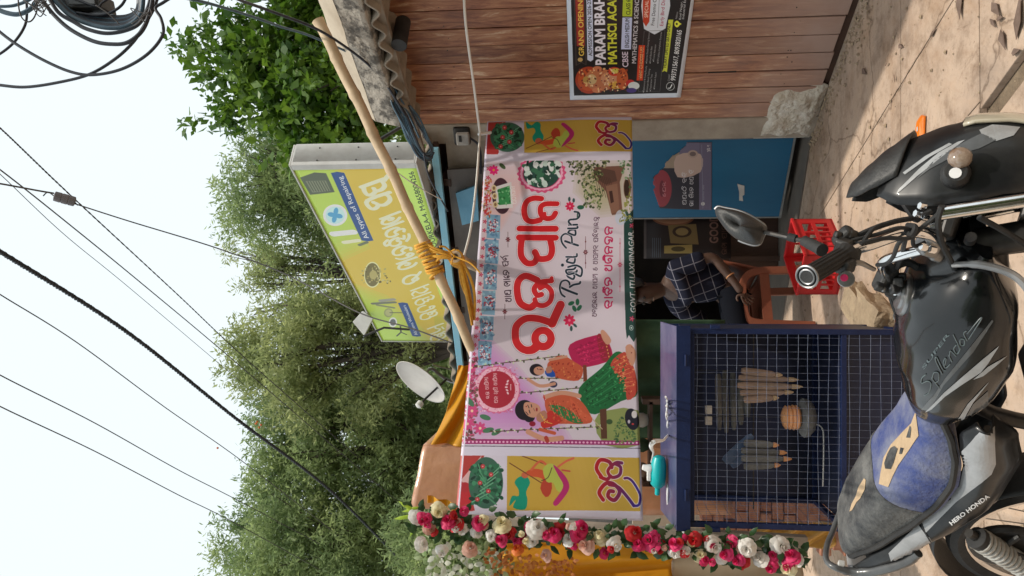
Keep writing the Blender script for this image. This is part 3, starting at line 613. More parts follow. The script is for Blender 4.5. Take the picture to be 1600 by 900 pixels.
# blue door, ajar
DH = Vector((1.17, 6.22, 0)); DD = (Vector((.60, 6.70, 0)) - DH); DW = DD.length; DD.normalize(); DN = Vector((-DD.y, DD.x, 0)); DN = DN if DN.y < 0 else -DN
def door(t, z, off=0): return DH + DD * t + Z * z + DN * off
DR = thing('blue_door', 'blue painted flush shop door standing ajar with a torn poster', 'door', door(0, .07))
mb = MB(); mb.hexa([door(0, .085), door(DW, .085), door(DW, .085, -.035), door(0, .085, -.035), door(0, 2.1), door(DW, 2.1), door(DW, 2.1, -.035), door(0, 2.1, -.035)]); part(mb, 'leaf', M['door_blue'], DR, bevel=.003)
mb = MB()
for (t0, t1, z0, z1) in ((0, DW, .068, .085), (DW, DW + .012, .068, 2.1), (-.012, 0, .068, 2.1)): mb.hexa([door(t0, z0, .002), door(t1, z0, .002), door(t1, z0, -.037), door(t0, z0, -.037), door(t0, z1, .002), door(t1, z1, .002), door(t1, z1, -.037), door(t0, z1, -.037)])
part(mb, 'edge_strip', M['door_edge'], DR)
mb = MB(); q = [(1152, 287), (1163, 290), (1163, 304), (1160, 306), (1161, 314), (1155, 313), (1155, 300)]
mb.prism([on_plane(x, y, DH, DN) + DN * .001 for x, y in q], DN * .002); part(mb, 'sticker_scrap', M['white_dirty'], DR)
# torn poster on the door
dq = [(1022, 325), (1018, 222), (1112, 222), (1112, 328)]
A = Art(dq, 330, 300, C(48, 46, 56)); 
A.poly([(1018, 222), (1112, 222), (1112, 262), (1060, 262), (1040, 262)], C(112, 106, 130)); A.poly([(1092, 222), (1112, 222), (1112, 328), (1092, 328)], C(104, 98, 122)); A.poly([(1026, 232), (1060, 222), (1062, 262), (1032, 262)], C(150, 135, 120)); A.poly([(1056, 243), (1094, 240), (1094, 268), (1058, 276)], C(182, 160, 150), sm=3)
A.oval((1082, 240), 8, 6, C(170, 150, 140)); A.oval((1082, 240), 5, 3.5, C(110, 95, 95))
A.oval((1034, 294), 15, 29, C(140, 56, 66)); A.oval((1034, 294), 4, 13, C(105, 40, 52)); A.odia('o ma ra', (1040, 308), (1040, 282), 5, C(210, 150, 155), 1)
A.odia('sa ma e ttha I _ da ha I', (1072, 320), (1072, 268), 6, C(205, 205, 210), 1.3); A.odia('ja aa _ na I e ka _ A ma _ da I', (1083, 322), (1083, 264), 6, C(205, 205, 210), 1.3)
A.text('30 g', (1110, 236), (1108, 226), 5, C(200, 200, 200), .02); A.oval((1098, 318), 3, 3, C(190, 190, 190)); A.text('toll free 1800', (1100, 312), (1100, 288), 2.4, C(150, 150, 160))
A.stroke([(1096, 226), (1098, 325)], .8, C(130, 130, 150)); mp_ = A.material('door_poster_print', .5)
def dpos(u, v):
    tl, tr, br, bl = [on_plane(x, y, DH, DN) + DN * .003 for x, y in dq]; return (tl * (1 - u) + tr * u) * (1 - v) + (bl * (1 - u) + br * u) * v
me_cut = sheet('torn_poster', mp_, dpos, 70, 70, DR, thick=.0015)
b = bmesh.new(); b.from_mesh(me_cut.data)   # the upper corners are torn away
rem = []
uvl = b.loops.layers.uv.active
for f in b.faces:
    u = sum(l[uvl].uv.x for l in f.loops) / 4; v = 1 - sum(l[uvl].uv.y for l in f.loops) / 4
    if v < .62 * max(0, (u - .42) / .58) ** 1.3 + .02 * sin(u * 23) + .015 * sin(u * 61) or v < .10 * max(0, .3 - u) / .3: rem.append(f)
bmesh.ops.delete(b, geom=rem, context='FACES'); b.to_mesh(me_cut.data); b.free()

# things in the dark room
bd = [at(1006, 404, 6.95), at(1006, 333, 6.95), at(1142, 333, 6.95), at(1142, 404, 6.95)]
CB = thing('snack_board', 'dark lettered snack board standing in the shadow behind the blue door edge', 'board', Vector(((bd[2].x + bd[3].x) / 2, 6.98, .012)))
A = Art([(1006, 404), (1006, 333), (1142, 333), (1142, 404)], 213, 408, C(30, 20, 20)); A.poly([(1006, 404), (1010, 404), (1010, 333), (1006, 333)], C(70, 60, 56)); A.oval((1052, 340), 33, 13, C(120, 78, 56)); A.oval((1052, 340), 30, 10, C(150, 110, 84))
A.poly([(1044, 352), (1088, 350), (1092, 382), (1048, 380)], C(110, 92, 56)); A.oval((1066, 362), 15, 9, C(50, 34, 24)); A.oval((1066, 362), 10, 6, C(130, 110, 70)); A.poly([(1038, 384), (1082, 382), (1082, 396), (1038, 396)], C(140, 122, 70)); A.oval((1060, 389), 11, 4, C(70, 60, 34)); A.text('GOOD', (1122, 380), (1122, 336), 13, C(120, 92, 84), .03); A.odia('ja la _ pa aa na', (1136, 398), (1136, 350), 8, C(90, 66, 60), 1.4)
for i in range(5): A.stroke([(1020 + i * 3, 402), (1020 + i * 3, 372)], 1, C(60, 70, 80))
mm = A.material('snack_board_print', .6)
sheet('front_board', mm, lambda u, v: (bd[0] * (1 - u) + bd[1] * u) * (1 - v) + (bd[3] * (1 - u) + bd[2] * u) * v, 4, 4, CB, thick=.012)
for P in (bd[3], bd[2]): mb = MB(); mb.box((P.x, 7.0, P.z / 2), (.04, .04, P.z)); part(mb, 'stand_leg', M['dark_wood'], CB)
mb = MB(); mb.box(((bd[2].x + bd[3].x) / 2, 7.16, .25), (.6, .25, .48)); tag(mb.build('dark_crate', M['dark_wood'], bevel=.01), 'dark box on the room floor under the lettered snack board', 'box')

# ================================================================ wall poster
pq = [(892, 158), (884, -8), (1079, -8), (1066, 155)]   # outer white border, read left to right
pq = [(892, 158), (886, 0), (1078, 0), (1068, 155)]
pq3 = [wall(.435, 1.81, .004), wall(1.45, 1.81, .004), wall(1.45, 1.015, .004), wall(.435, 1.015, .004)]
def pix(P):      # where a point of the print falls in the photograph: used only to set out the artwork
    d = P - CP; k = F / d.dot(fwd); return (800 - d.dot(upv) * k, 450 - d.dot(rgt) * k)
A = Art([pix(p) for p in pq3], 760, 600, C(190, 196, 205, 1.15))
def S(x, y): return (880 + x / 5.627, y / 5.625)      # close-up grid of the print
def SP(l): return [S(*p) for p in l]
A.poly(SP([(95, 835), (60, -260), (1160, -260), (1000, 815)]), C(24, 18, 20)); A.wash([S(180, 300), S(160, -200), S(900, -200), S(860, 500)], 0, C(52, 34, 34), 8)
A.poly(SP([(110, 575), (90, -200), (190, -200), (205, 570), (160, 545)]), C(70, 60, 55)); A.poly(SP([(118, 565), (98, -200), (182, -200), (197, 560), (160, 537)]), C(30, 22, 20)); A.poly(SP([(120, 400), (100, -200), (176, -200), (190, 400)]), C(150, 45, 35))
A.text('GRAND OPENING', S(183, 490), S(172, -50), 8, C(225, 190, 80), .02); A.oval(S(150, 520), 4, 3, C(190, 160, 100))
A.poly(SP([(212, 520), (200, -250), (255, -250), (265, 520), (240, 535)]), C(200, 205, 225)); A.text('ADMISSION OPEN 2026-27', S(255, 490), S(243, -10), 5.6, C(20, 20, 25), .01)
A.text('PARAM BRAHMA', S(372, 565), S(355, -190), 15.5, C(225, 220, 228), .035); A.text('MATHSCI ACADEMY', S(470, 560), S(462, -235), 13.4, C(205, 205, 60), .035)
A.text('CBSE', S(572, 585), S(568, 450), 9, C(215, 200, 215), .02); A.poly(SP([(508, 430), (520, 150), (606, 150), (596, 430)]), C(190, 195, 225)); A.text('ENGLISH MEDIUM', S(578, 415), S(582, 158), 6.6, C(30, 30, 40), .01)
A.poly(SP([(520, 140), (530, -150), (615, -150), (606, 140)]), C(175, 190, 50)); A.text('CLASS 6,7,8,9,10', S(590, 125), S(590, -130), 6.6, C(30, 35, 20), .01)
A.text('MATHEMATICS & SCIENCE', S(640, 555), S(668, -30), 6.6, C(210, 205, 210), .015)
A.poly(SP([(645, 705), (665, 395), (720, 395), (700, 705)]), C(205, 60, 20)); A.text('WHY CHOOSE US?', S(692, 690), S(706, 410), 5, C(240, 190, 120), .01)
A.poly(SP([(710, 250), (712, -150), (930, -150), (900, 245)]), C(205, 208, 215), sm=2); A.poly(SP([(702, 190), (712, -140), (766, -140), (756, 190)]), C(190, 60, 30), sm=2); A.text('SPECIAL OFFER', S(745, 150), S(755, -130), 5.6, C(235, 210, 190), .01)
A.text('Free Demo Classes', S(800, 222), S(828, -100), 5.4, C(30, 30, 35)); A.stroke(SP([(830, 240), (850, -100)]), .5, C(120, 120, 130)); A.text('Early Bird Discount', S(878, 226), S(905, -110), 5.4, C(160, 30, 60))
A.stroke(SP([(660, 800), (712, 268), (895, 262), (850, 800), (660, 800)]), .6, C(90, 85, 85), 0)
for i, (t, a, b_) in enumerate([('Experienced & Caring Faculty', (712, 800), (736, 575)), ('Concept Based Teaching', (742, 795), (764, 600)), ('Chapterwise Tests', (772, 790), (786, 650)), ('Homework Support', (806, 770), (822, 630)), ('Separate Doubt Clearing Sessions', (738, 545), (762, 280)), ('Small Batch Size', (770, 545), (784, 405)), ('Personal Attention', (800, 530), (818, 390)), ('100% Syllabus Completion Guarantee', (838, 545), (868, 275))]):
    A.text(t, S(*a), S(*b_), 2.7, C(190, 190, 190)); A.oval((S(*a)[0] - 1, S(*a)[1] + 1), .8, .8, C(200, 200, 200), n=8)
A.poly(SP([(868, 630), (880, 600), (925, 170), (968, 170), (912, 630), (890, 618)]), C(195, 200, 60)); A.text('HURRY! LIMITED SEATS ONLY', S(905, 590), S(945, 200), 4.6, C(40, 40, 20), .015)
A.oval(S(942, 755), 6.6, 6.6, C(200, 200, 200), n=24); A.oval(S(942, 755), 5.8, 5.8, C(20, 20, 20), n=24); A.stroke(SP([(925, 770), (940, 768), (955, 740)]), 1.6, C(230, 230, 230))
A.text('9937315617, 8093820165', S(985, 708), S(1042, 262), 7.4, C(225, 225, 225), .015); A.text('Contact', S(935, 710), S(938, 650), 3, C(190, 190, 190)); A.text('Address', S(1000, 165), S(1010, 100), 3, C(190, 190, 190)); A.text('Koel Nagar,', S(1035, 170), S(1050, 10), 3.6, C(220, 220, 220)); A.text('Industrial Estate', S(1062, 165), S(1085, -60), 3.6, C(220, 220, 220))
A.oval(S(1000, 208), 4, 5, C(220, 220, 70)); A.poly(SP([(1005, 230), (1042, 208), (1005, 186)]), C(220, 220, 70)); A.oval(S(998, 208), 1.6, 1.6, C(30, 30, 20))
A.oval(S(225, 700), 21, 21, C(170, 60, 30)); A.oval(S(225, 700), 17, 17, C(190, 80, 35))     # a seated figure before a glowing disc, loosely painted
for (x, y, rx, ry, c) in [(330, 700, 26, 17, C(185, 110, 70)), (420, 690, 16, 11, C(200, 140, 105)), (250, 695, 8, 8, C(200, 170, 120)), (450, 625, 10, 7, C(200, 60, 40)), (460, 620, 7, 4, C(200, 190, 80)), (465, 745, 12, 6, C(210, 160, 60)), (520, 690, 9, 17, C(190, 90, 45)), (300, 600, 7, 4, C(200, 120, 80)), (300, 790, 8, 4, C(200, 120, 80)), (200, 700, 5, 6, C(180, 140, 70)), (590, 725, 7, 5, C(190, 40, 40)), (620, 750, 9, 6, C(210, 215, 215)), (600, 790, 8, 4, C(70, 50, 120))]: A.oval(S(x, y), rx, ry, c)
A.speck([S(140, 600), S(560, 600), S(560, 800), S(140, 800)], [C(225, 180, 120), C(150, 60, 35), C(120, 40, 25), C(230, 200, 160), C(90, 30, 20)], 110, 2.2, 4)
po = thing('wall_poster', 'black and white bordered coaching class poster pasted on the wooden planks', 'poster', wall(.9, 1.4, .004))
mp2 = A.material('academy_poster_print', .5)
def ppos(u, v):
    p = (pq3[0] * (1 - u) + pq3[1] * u) * (1 - v) + (pq3[3] * (1 - u) + pq3[2] * u) * v; return p + WN * (.004 + .0025 * sin(u * 40) * sin(v * 5 + 1))
sheet('printed_sheet', mp2, ppos, 60, 20, po, thick=.001)

# ================================================================ shop sign
SO_ = Vector((.93, 5.6, 0))
def sgn(t, z, off=0): return SO_ + WD * t + Z * z + WN * off
SL, SZ0, SZ1 = 2.97, 2.95, 3.90
def squad(t0, t1, z0, z1): return [pix(sgn(t, z)) for t, z in ((t1, z1), (t0, z1), (t0, z0), (t1, z0))]
A = Art(squad(.06, SL, SZ0, SZ1), 1100, 350, C(178, 160, 60, 1.25))
def SU(u, v): # print fractions to picture positions; u left to right, v downwards
    return pix(sgn(SL + (.06 - SL) * u, SZ1 + (SZ0 - SZ1) * v))
def SUP(l): return [SU(*p) for p in l]
K = 1.36; gold = C(178, 156, 62, K); lime = C(150, 178, 78, K)
A.poly(SUP([(0, 0), (1, 0), (1, 1), (0, 1)]), gold)
for i in range(10): A.poly(SUP([(0, 0), (.42 - .02 * i, 0), (.34 - .02 * i, .3 - .015 * i), (.0, .62 - .03 * i)]), lime, .2); A.poly(SUP([(.55 + .015 * i, 0), (1, 0), (1, .38 - .012 * i), (.62 + .015 * i, .34 - .012 * i)]), lime, .2)
A.poly(SUP([(0, .84), (1, .84), (1, 1), (0, 1)]), C(160, 190, 90, K))
for i in range(6): A.poly(SUP([(0, .62), (.2, .7), (.2 - i * .02, 1), (0, 1)]), C(150, 150, 60, K), .1)
navy_ = C(38, 66, 116, K)
for (u0, u1, v0, v1, t) in ((.66, .985, .29, .40, 'All types of Repairing'), (.035, .29, .37, .47, 'All items Wholesalers')):
    A.poly(SUP([(u0 + .005, v0), (u1 - .005, v0), (u1, (v0 + v1) / 2), (u1 - .005, v1), (u0 + .005, v1), (u0, (v0 + v1) / 2)]), navy_)
    A.text(t, SU(u0 + .018, v1 - .032), SU(u1 - .018, v1 - .032), 7.2 if u0 > .5 else 4.6, C(225, 230, 225, K), .01)
wt = C(206, 198, 162, K); ws = [('ja ya', .03, .115), ('ja ga nna2 aa tha', .14, .34), ('i _ la e ka ttra I ka aa la', .385, .78), ('sa pa halant', .82, .965)]
def u_at(y, v):
    lo, hi = 0., 1.
    for _ in range(40):
        m_ = (lo + hi) / 2
        if SU(m_, v)[1] > y: lo = m_
        else: hi = m_
    return lo
for t, ya, yb, v, h in (('ja ya', 527, 503, .77, 27), ('ja ga nna2 aa tha', 493, 442, .76, 30), ('i _ la e ka ttra I ka aa la', 436, 328, .74, 33), ('sa pa halant', 318, 276, .71, 39)):
    A.odia(t, SU(u_at(ya, v), v), SU(u_at(yb, v), v), h, wt, 2.1)
A.text('PLOT NO-12, BASANTI ROAD, ROURKELA-4. M-8658004256', SU(.02, .965), SU(.985, .965), 8, C(40, 52, 32, K), .012)
# pictures: fan, exhaust fan, table fan, mixer, deity roundel, heater, bulb, cooler
A.oval(SU(.47, .24), 13, 20, C(190, 185, 140, K)); A.oval(SU(.47, .24), 11.5, 18, C(96, 88, 42, K)); A.speck([SU(.42, .1), SU(.52, .1), SU(.52, .4), SU(.42, .4)], [C(150, 140, 80, K), C(170, 160, 110, K), C(80, 70, 30, K)], 60, 2, 3); A.oval(SU(.47, .25), 6, 7, C(150, 140, 84, K))
for w in (.4, 2.4, 4.6):
    c = SU(.07, .26); A.stroke([c, (c[0] + 9 * cos(w), c[1] + 9 * sin(w))], 2, C(52, 56, 40, K))
A.oval(SU(.145, .22), 6.5, 7.5, C(200, 200, 180, K)); A.oval(SU(.145, .22), 4.5, 5, C(80, 84, 84, K))
A.oval(SU(.215, .22), 7, 7, C(128, 132, 84, K)); A.oval(SU(.215, .22), 5, 5, C(150, 150, 100, K)); A.stroke([SU(.215, .24), SU(.215, .36)], 2.4, C(90, 92, 60, K))
A.stroke([SU(.28, .1), SU(.29, .34)], 5, C(96, 100, 84, K)); A.stroke([SU(.30, .2), SU(.31, .34)], 6, C(130, 128, 118, K)); A.stroke([SU(.27, .14), SU(.25, .3)], 4, C(110, 112, 84, K))
A.stroke([SU(.655, .12), SU(.665, .26)], 6, C(190, 186, 160, K)); A.stroke([SU(.70, .06), SU(.71, .25)], 9, C(206, 208, 196, K)); A.stroke([SU(.64, .25), SU(.655, .33)], 4, C(90, 96, 76, K))
A.oval(SU(.795, .16), 19, 17, C(196, 208, 196, K)); A.oval(SU(.795, .16), 15, 13.5, C(160, 196, 208, K))
for w in (.2, 1.8, 3.3, 4.9):
    c = SU(.795, .16); A.oval((c[0] + 6 * cos(w), c[1] + 6 * sin(w)), 6, 3.6, C(70, 134, 170, K), rot=w)
A.poly(SUP([(.89, .03), (.965, .02), (.985, .16), (.98, .25), (.90, .25)]), C(74, 82, 66, K)); A.poly(SUP([(.90, .06), (.95, .05), (.95, .22), (.905, .22)]), C(106, 112, 92, K))
for i in range(7): A.stroke([SU(.905, .075 + i * .022), SU(.948, .07 + i * .022)], .8, C(60, 66, 50, K))
SG = thing('shop_sign', 'yellow and green electrical repair shop sign box with pale lettering above the eave', 'sign', sgn(0, SZ0))
mp3 = A.material('shop_sign_print', .38, bump=.25)
def spos(u, v):
    p = sgn(SL + (.06 - SL) * u, SZ1 + (SZ0 - SZ1) * v, .0); return p + WN * (.004 * sin(u * 17 + v * 3) * sin(pi * v) + .012 * max(0, u - .9) * sin(v * 14))
sheet('printed_face', mp3, spos, 80, 24, SG, thick=.002)
mb = MB(); mb.hexa([sgn(.0, SZ0, -.008), sgn(SL, SZ0, -.008), sgn(SL, SZ0, -.2), sgn(0, SZ0, -.2), sgn(0, SZ1, -.008), sgn(SL, SZ1, -.008), sgn(SL, SZ1, -.2), sgn(0, SZ1, -.2)]); part(mb, 'box', M['white_dirty'], SG, bevel=.012)
mb = MB(); rim = .014
for (t0, t1, z0, z1) in ((0, .06, SZ0, SZ1), (SL, SL + .015, SZ0, SZ1), (0, SL + .015, SZ1, SZ1 + .015), (0, SL + .015, SZ0 - .015, SZ0)):
    mb.hexa([sgn(t0, z0, .012), sgn(t1, z0, .012), sgn(t1, z0, -.19), sgn(t0, z0, -.19), sgn(t0, z1, .012), sgn(t1, z1, .012), sgn(t1, z1, -.19), sgn(t0, z1, -.19)])
part(mb, 'rim', M['white_dirty'], SG, bevel=.004)
for z in (3.1, 3.4, 3.7):
    for of in (-.03, -.15):
        mb = MB(); mb.lathe([(.006, 0), (.006, .004)], sgn(-.001, z, of), -WD, 8); part(mb, 'screw', M['rubber'], SG)
mb = MB()
for t in (.3, 2.4): mb.tube([sgn(t, 2.96, -.12), sgn(t, 2.93, -.5)], .02, 6); mb.tube([sgn(t, 3.7, -.2), sgn(t + .1, 3.0, -.9)], .015, 6)
part(mb, 'bracket', M['dark_metal'], SG)

# ================================================================ festival banner
BD = Vector((.9, .44, 0)).normalized(); BN = Vector((BD.y, -BD.x, 0)); BO = Vector((1.2, 5.55, 0)); BT0, BT1 = -2.765, .055
def bnr(t, z, off=0): return BO + BD * t + Z * z + BN * off
bqp = [bnr(BT0, 2.42), bnr(BT1, 2.41), bnr(BT1, 1.365), bnr(BT0, 1.37)]
A = Art([pix(p) for p in bqp], 1560, 610, C(204, 198, 212)); KB = 1.1
# main panel
A.poly([(724, 694), (757, 250), (987, 252), (1000, 694)], C(206, 196, 206))
A.wash([(730, 600), (735, 500), (800, 560), (870, 640), (900, 694), (725, 694)], 0, C(190, 120, 190), 12); A.wash([(900, 560), (900, 640), (985, 600), (985, 540)], 0, C(206, 205, 212), 8)
A.wash([(745, 420), (760, 252), (860, 252), (800, 330)], 0, C(216, 180, 178), 10)
A.poly([(945, 694), (930, 655), (950, 640), (999, 640), (1000, 694)], C(140, 150, 90), sm=2)
# left border strip of repeated sprigs, blue photo strip
for i in range(31):
    y = 262 + i * 13.9; x = 762 - (y - 180) * .0785 + 7.5
    if y < 690: A.flower((x - 1, y), 3.6, C(186, 44, 84), C(200, 80, 110), 5); A.oval((x + 4, y + 6), 1.4, 2, C(200, 90, 110))
for i in range(6):
    y = 352 + i * 40; x = 770 - (y - 352) * .066
    A.poly([(x - 11, y - 19), (x + 10, y - 18), (x + 9, y + 20), (x - 12, y + 19)], C(126, 164, 190)); A.speck([(x - 11, y - 18), (x + 9, y - 18), (x + 9, y + 18), (x - 11, y + 18)], [C(96, 136, 170), C(150, 190, 206)], 26, 3.4, i)
    A.speck([(x - 8, y - 11), (x + 8, y - 11), (x + 8, y + 11), (x - 8, y + 11)], [C(168, 44, 66), C(222, 214, 222), C(90, 60, 80), C(214, 204, 214), C(150, 70, 80)], 38, 2.3, 40 + i)
# frame bands on both short sides
for (x0, x1) in ((726, 1000),): A.poly([(722, 686), (1000, 687), (1000, 694), (722, 694)], C(156, 46, 110)); 
for i in range(46): A.oval((726 + i * 6, 690.5), 2, 1.7, C(226, 176, 206), n=8)
A.stroke([(722, 697), (1002, 699)], .8, C(40, 40, 60)); A.stroke([(722, 709.5), (1002, 712)], .5, C(150, 150, 170))
# dark title band at the foot
A.poly([(980, 512), (977, 340), (985, 335), (1000, 340), (1000, 520), (985, 522)], C(36, 70, 66), sm=2)
A.text('GOVT. ITI.LAXMINAGAR.', (996.5, 488), (992.5, 361), 8.6, C(214, 214, 220), .01, shear=.18)
for y in (497, 353): A.flower((990, y), 4.4, C(196, 60, 100), C(216, 130, 150), 5)
for y in (511, 343): A.oval((989, y), 3.2, 4, C(190, 200, 200)); A.oval((989, y), 2.4, 3.2, C(36, 70, 66)); A.oval((989, y), 1.2, 1.6, C(190, 200, 200))
# village scene top right
A.wash([(900, 252), (986, 252), (988, 335), (940, 340), (895, 300)], 0, C(168, 160, 120), 10)
A.poly([(930, 262), (926, 276), (948, 300), (958, 336), (975, 334), (970, 286), (978, 260)], C(120, 84, 72)); A.poly([(926, 276), (934, 262), (962, 268), (966, 284), (948, 290)], C(92, 66, 58))
for k in range(9): A.stroke([(930 + k * 3, 272 + k), (936 + k * 4, 300 + k * 3)], .7, C(70, 48, 42)); 
A.poly([(948, 292), (966, 288), (970, 330), (957, 334)], C(136, 100, 84)); A.poly([(953, 300), (958, 299), (961, 316), (956, 318)], C(66, 44, 40))
A.oval((982, 295), 6, 17, C(120, 92, 70)); A.oval((981, 295), 4, 14, C(60, 44, 36)); A.oval((972, 340), 9, 12, C(190, 200, 216), .8)
A.speck([(885, 250), (955, 250), (930, 296), (898, 290)], [C(74, 86, 54), C(110, 120, 80), C(54, 62, 40), C(150, 150, 110)], 230, 2.6, 7); A.speck([(912, 290), (944, 296), (940, 328), (912, 322)], [C(92, 110, 66), C(140, 150, 100), C(66, 80, 50)], 120, 2.4, 8)
A.speck([(962, 250), (987, 250), (988, 300), (978, 280)], [C(80, 110, 70), C(130, 156, 120), C(180, 190, 180)], 80, 2.4, 9); A.speck([(975, 310), (988, 300), (988, 345), (970, 350)], [C(110, 120, 60), C(150, 150, 80)], 50, 2.4, 10)
# jasmine roundel
A.oval((846, 270), 38, 29, C(206, 84, 130), wob=.04, lobes=22, n=150); A.oval((846, 270), 34, 25.6, C(226, 170, 196), wob=.02, lobes=30, n=150); A.oval((846, 270), 30.5, 23, C(190, 70, 116)); A.oval((846, 270), 29, 22, C(44, 76, 70))
A.speck([(820, 252), (874, 252), (874, 286), (820, 290)], [C(210, 214, 214), C(36, 76, 60), C(24, 50, 44), C(190, 206, 200), C(60, 110, 84)], 60, 6, 11)
A.poly([(800, 240), (990, 240), (990, 250.5), (755, 250.5)], C(206, 200, 214))
# betel roundel with label
A.oval((782, 304), 15, 28, C(74, 46, 58), rot=-.05); A.poly([(772, 290), (798, 282), (800, 322), (774, 324)], C(210, 205, 206)); A.poly([(776, 294), (795, 288), (797, 316), (778, 318)], C(60, 140, 84)); A.speck([(776, 294), (795, 288), (797, 316), (778, 318)], [C(40, 110, 60), C(120, 180, 130)], 26, 2.4, 12)
for q in ((770, 292), (771, 304), (772, 317)): A.oval(q, 4, 5, C(206, 190, 150)); A.oval(q, 2, 2.6, C(130, 100, 70))
A.odia('ma I ttha aa pa aa na', (806, 316), (803, 288), 7, C(225, 225, 225), 1.4)
A.flower((770, 264), 8, C(214, 36, 120)); A.oval((784, 258), 6, 3, C(70, 90, 60), rot=.7); A.speck([(752, 276), (768, 276), (764, 340), (748, 340)], [C(196, 84, 60), C(140, 120, 70), C(200, 150, 110), C(190, 60, 60)], 70, 2.8, 13)
# lettering
A.odia('A aa ma _ la aa e ka _ pa rbba', (798, 470), (792, 397), 10, C(50, 24, 44), 1.6)
for (x, y) in ((787, 486), (792, 373)):
    A.stroke([(x, y - 12), (x, y + 12)], .7, C(80, 40, 50)); A.flower((x, y), 4, C(110, 50, 60), C(160, 100, 110), 6); 
def big(polys, red=C(196, 36, 44, 1.12)):
    G = 1.28
    for st, w in polys: A.stroke(st, w * G + 3.6, C(140, 110, 130), 6)
    for st, w in polys: A.stroke(st, w * G + 2.4, C(236, 226, 236), 6)
    for st, w in polys: A.stroke(st, w * G, red, 6)
def z4(l): return [(760 + x * 250 / 1406, 420 + y * 160 / 900) for x, y in l]
def z3(l): return [(760 + x * .15625, 300 + y * .15625) for x, y in l]
ring = [(495 + 72 * cos(i * pi / 6), 605 + 72 * sin(i * pi / 6)) for i in range(13)]
big([(z4([(430, 672), (390, 705), (320, 705), (262, 650), (246, 570), (262, 490), (340, 430), (450, 428), (560, 460)]), 9.4), (z4(ring), 9.6), (z4([(575, 470), (615, 380), (652, 305)]), 11), (z4([(440, 690), (400, 715), (350, 720)]), 8)])
big([(z4([(440, 90), (340, 55), (275, 100), (262, 190), (290, 290), (370, 330), (420, 300)]), 9), (z4([(570, 95), (470, 110), (415, 165), (440, 220), (480, 215)]), 7), (z4([(420, 260), (440, 300), (500, 310), (560, 270), (570, 190), (520, 140), (470, 160)]), 6.6), (z4([(572, 70), (568, 100)]), 5)])
big([(z3([(320, 445), (690, 445)]), 9), (z3([(345, 470), (335, 560), (345, 640), (400, 700), (470, 695), (500, 640), (480, 590)]), 8.6), (z3([(500, 650), (560, 660), (630, 640), (655, 570), (640, 480)]), 8.6)])
big([(z3([(325, 353), (690, 353)]), 9)])
big([(z3([(545, 55), (470, 50), (400, 80), (370, 160), (390, 250), (450, 280), (530, 265)]), 8.2), (z3([(705, 108), (590, 108), (540, 140), (545, 210), (600, 250), (660, 240), (690, 200)]), 7.6), (z3([(540, 260), (575, 235), (580, 200)]), 5)])
dk = C(24, 46, 62)
def scr(w, l, ox=0): A.stroke(l, w * 1.15 + 1.6, C(226, 218, 228), 6); A.stroke(l, w * 1.15, dk, 6)
L4 = lambda l: z4(l)
for w, l in [(3.3, z4([(800, 212), (740, 190), (680, 165), (650, 150)])), (2.6, z4([(690, 235), (660, 210), (645, 160), (660, 105), (700, 90), (730, 110), (735, 150)])), (3.0, z4([(735, 150), (770, 130), (820, 120), (830, 105)])),
             (2.8, z4([(720, 60), (765, 80), (775, 45), (730, 25), (712, 50)])), (2.6, z4([(720, 20), (790, 20), (800, 5)])),
             (2.8, z3([(880, 800), (820, 810), (800, 770), (880, 760), (905, 720)])), (2.8, z3([(820, 740), (900, 725), (960, 760), (950, 830), (900, 810)])), (2.8, z3([(810, 690), (880, 700), (885, 640), (830, 650), (805, 680)])), (2.6, z3([(800, 640), (900, 640), (910, 612)])),
             (3.3, z3([(920, 525), (860, 505), (790, 480)])), (2.6, z3([(800, 550), (760, 500), (750, 440), (790, 405), (850, 430), (860, 500)])), (2.8, z3([(830, 400), (890, 420), (890, 370), (840, 370), (820, 395)])), (2.8, z3([(818, 352), (908, 352), (915, 335)])), (2.9, z3([(828, 318), (912, 318)])), (2.9, z3([(850, 318), (826, 290), (840, 268), (905, 262), (935, 235), (925, 200), (885, 190)]))]: scr(w, l)
A.oval(z3([(762, 720)])[0], 2.4, 2.4, dk)
# flowers and sprigs beside the words
A.flower((891, 321), 7.5, C(206, 34, 84), C(220, 150, 160)); A.oval((908, 323), 5.5, 3.4, C(40, 96, 76)); A.oval((890, 310), 2, 3.6, C(50, 84, 84)); A.oval((897, 312), 2, 3.4, C(50, 84, 84)); A.oval((903, 336), 1, 5, C(40, 80, 70))
A.flower((890, 498), 9.5, C(206, 34, 84), C(226, 120, 150)); A.oval((893, 511), 2.2, 4.4, C(50, 84, 84)); A.oval((899, 506), 2, 4, C(50, 84, 84), rot=-.8)
for (x, y, r) in ((898, 480, -.5), (906, 479, .7), (893, 472, 1.2), (903, 470, 0)): A.oval((x, y), 3, 5.2, C(40, 110, 80), rot=r)
dk2 = C(70, 34, 60); A.odia('A ba sa ra e ra _ A aa pa nna _ o _ A aa pa nna nka _ pa ra I ba aa ra ku', (934, 493), (937, 338), 7.6, dk2, 1.35)
A.odia('ha aa rdda I ka _ A bha I na nda na', (959, 481), (959, 352), 12.4, C(186, 32, 90), 1.9)
for (x, y0, y1, c) in ((916, 418, 368, C(110, 50, 60)), (971, 455, 372, C(190, 80, 110))): A.stroke([(x, y0), (x, y1)], .7, c, 0); A.flower((x, (y0 + y1) / 2), 4, c, C(220, 180, 190), 6); A.oval((x, y0 - 8), 1, 1.6, c); A.oval((x, y1 + 8), 1, 1.6, c)
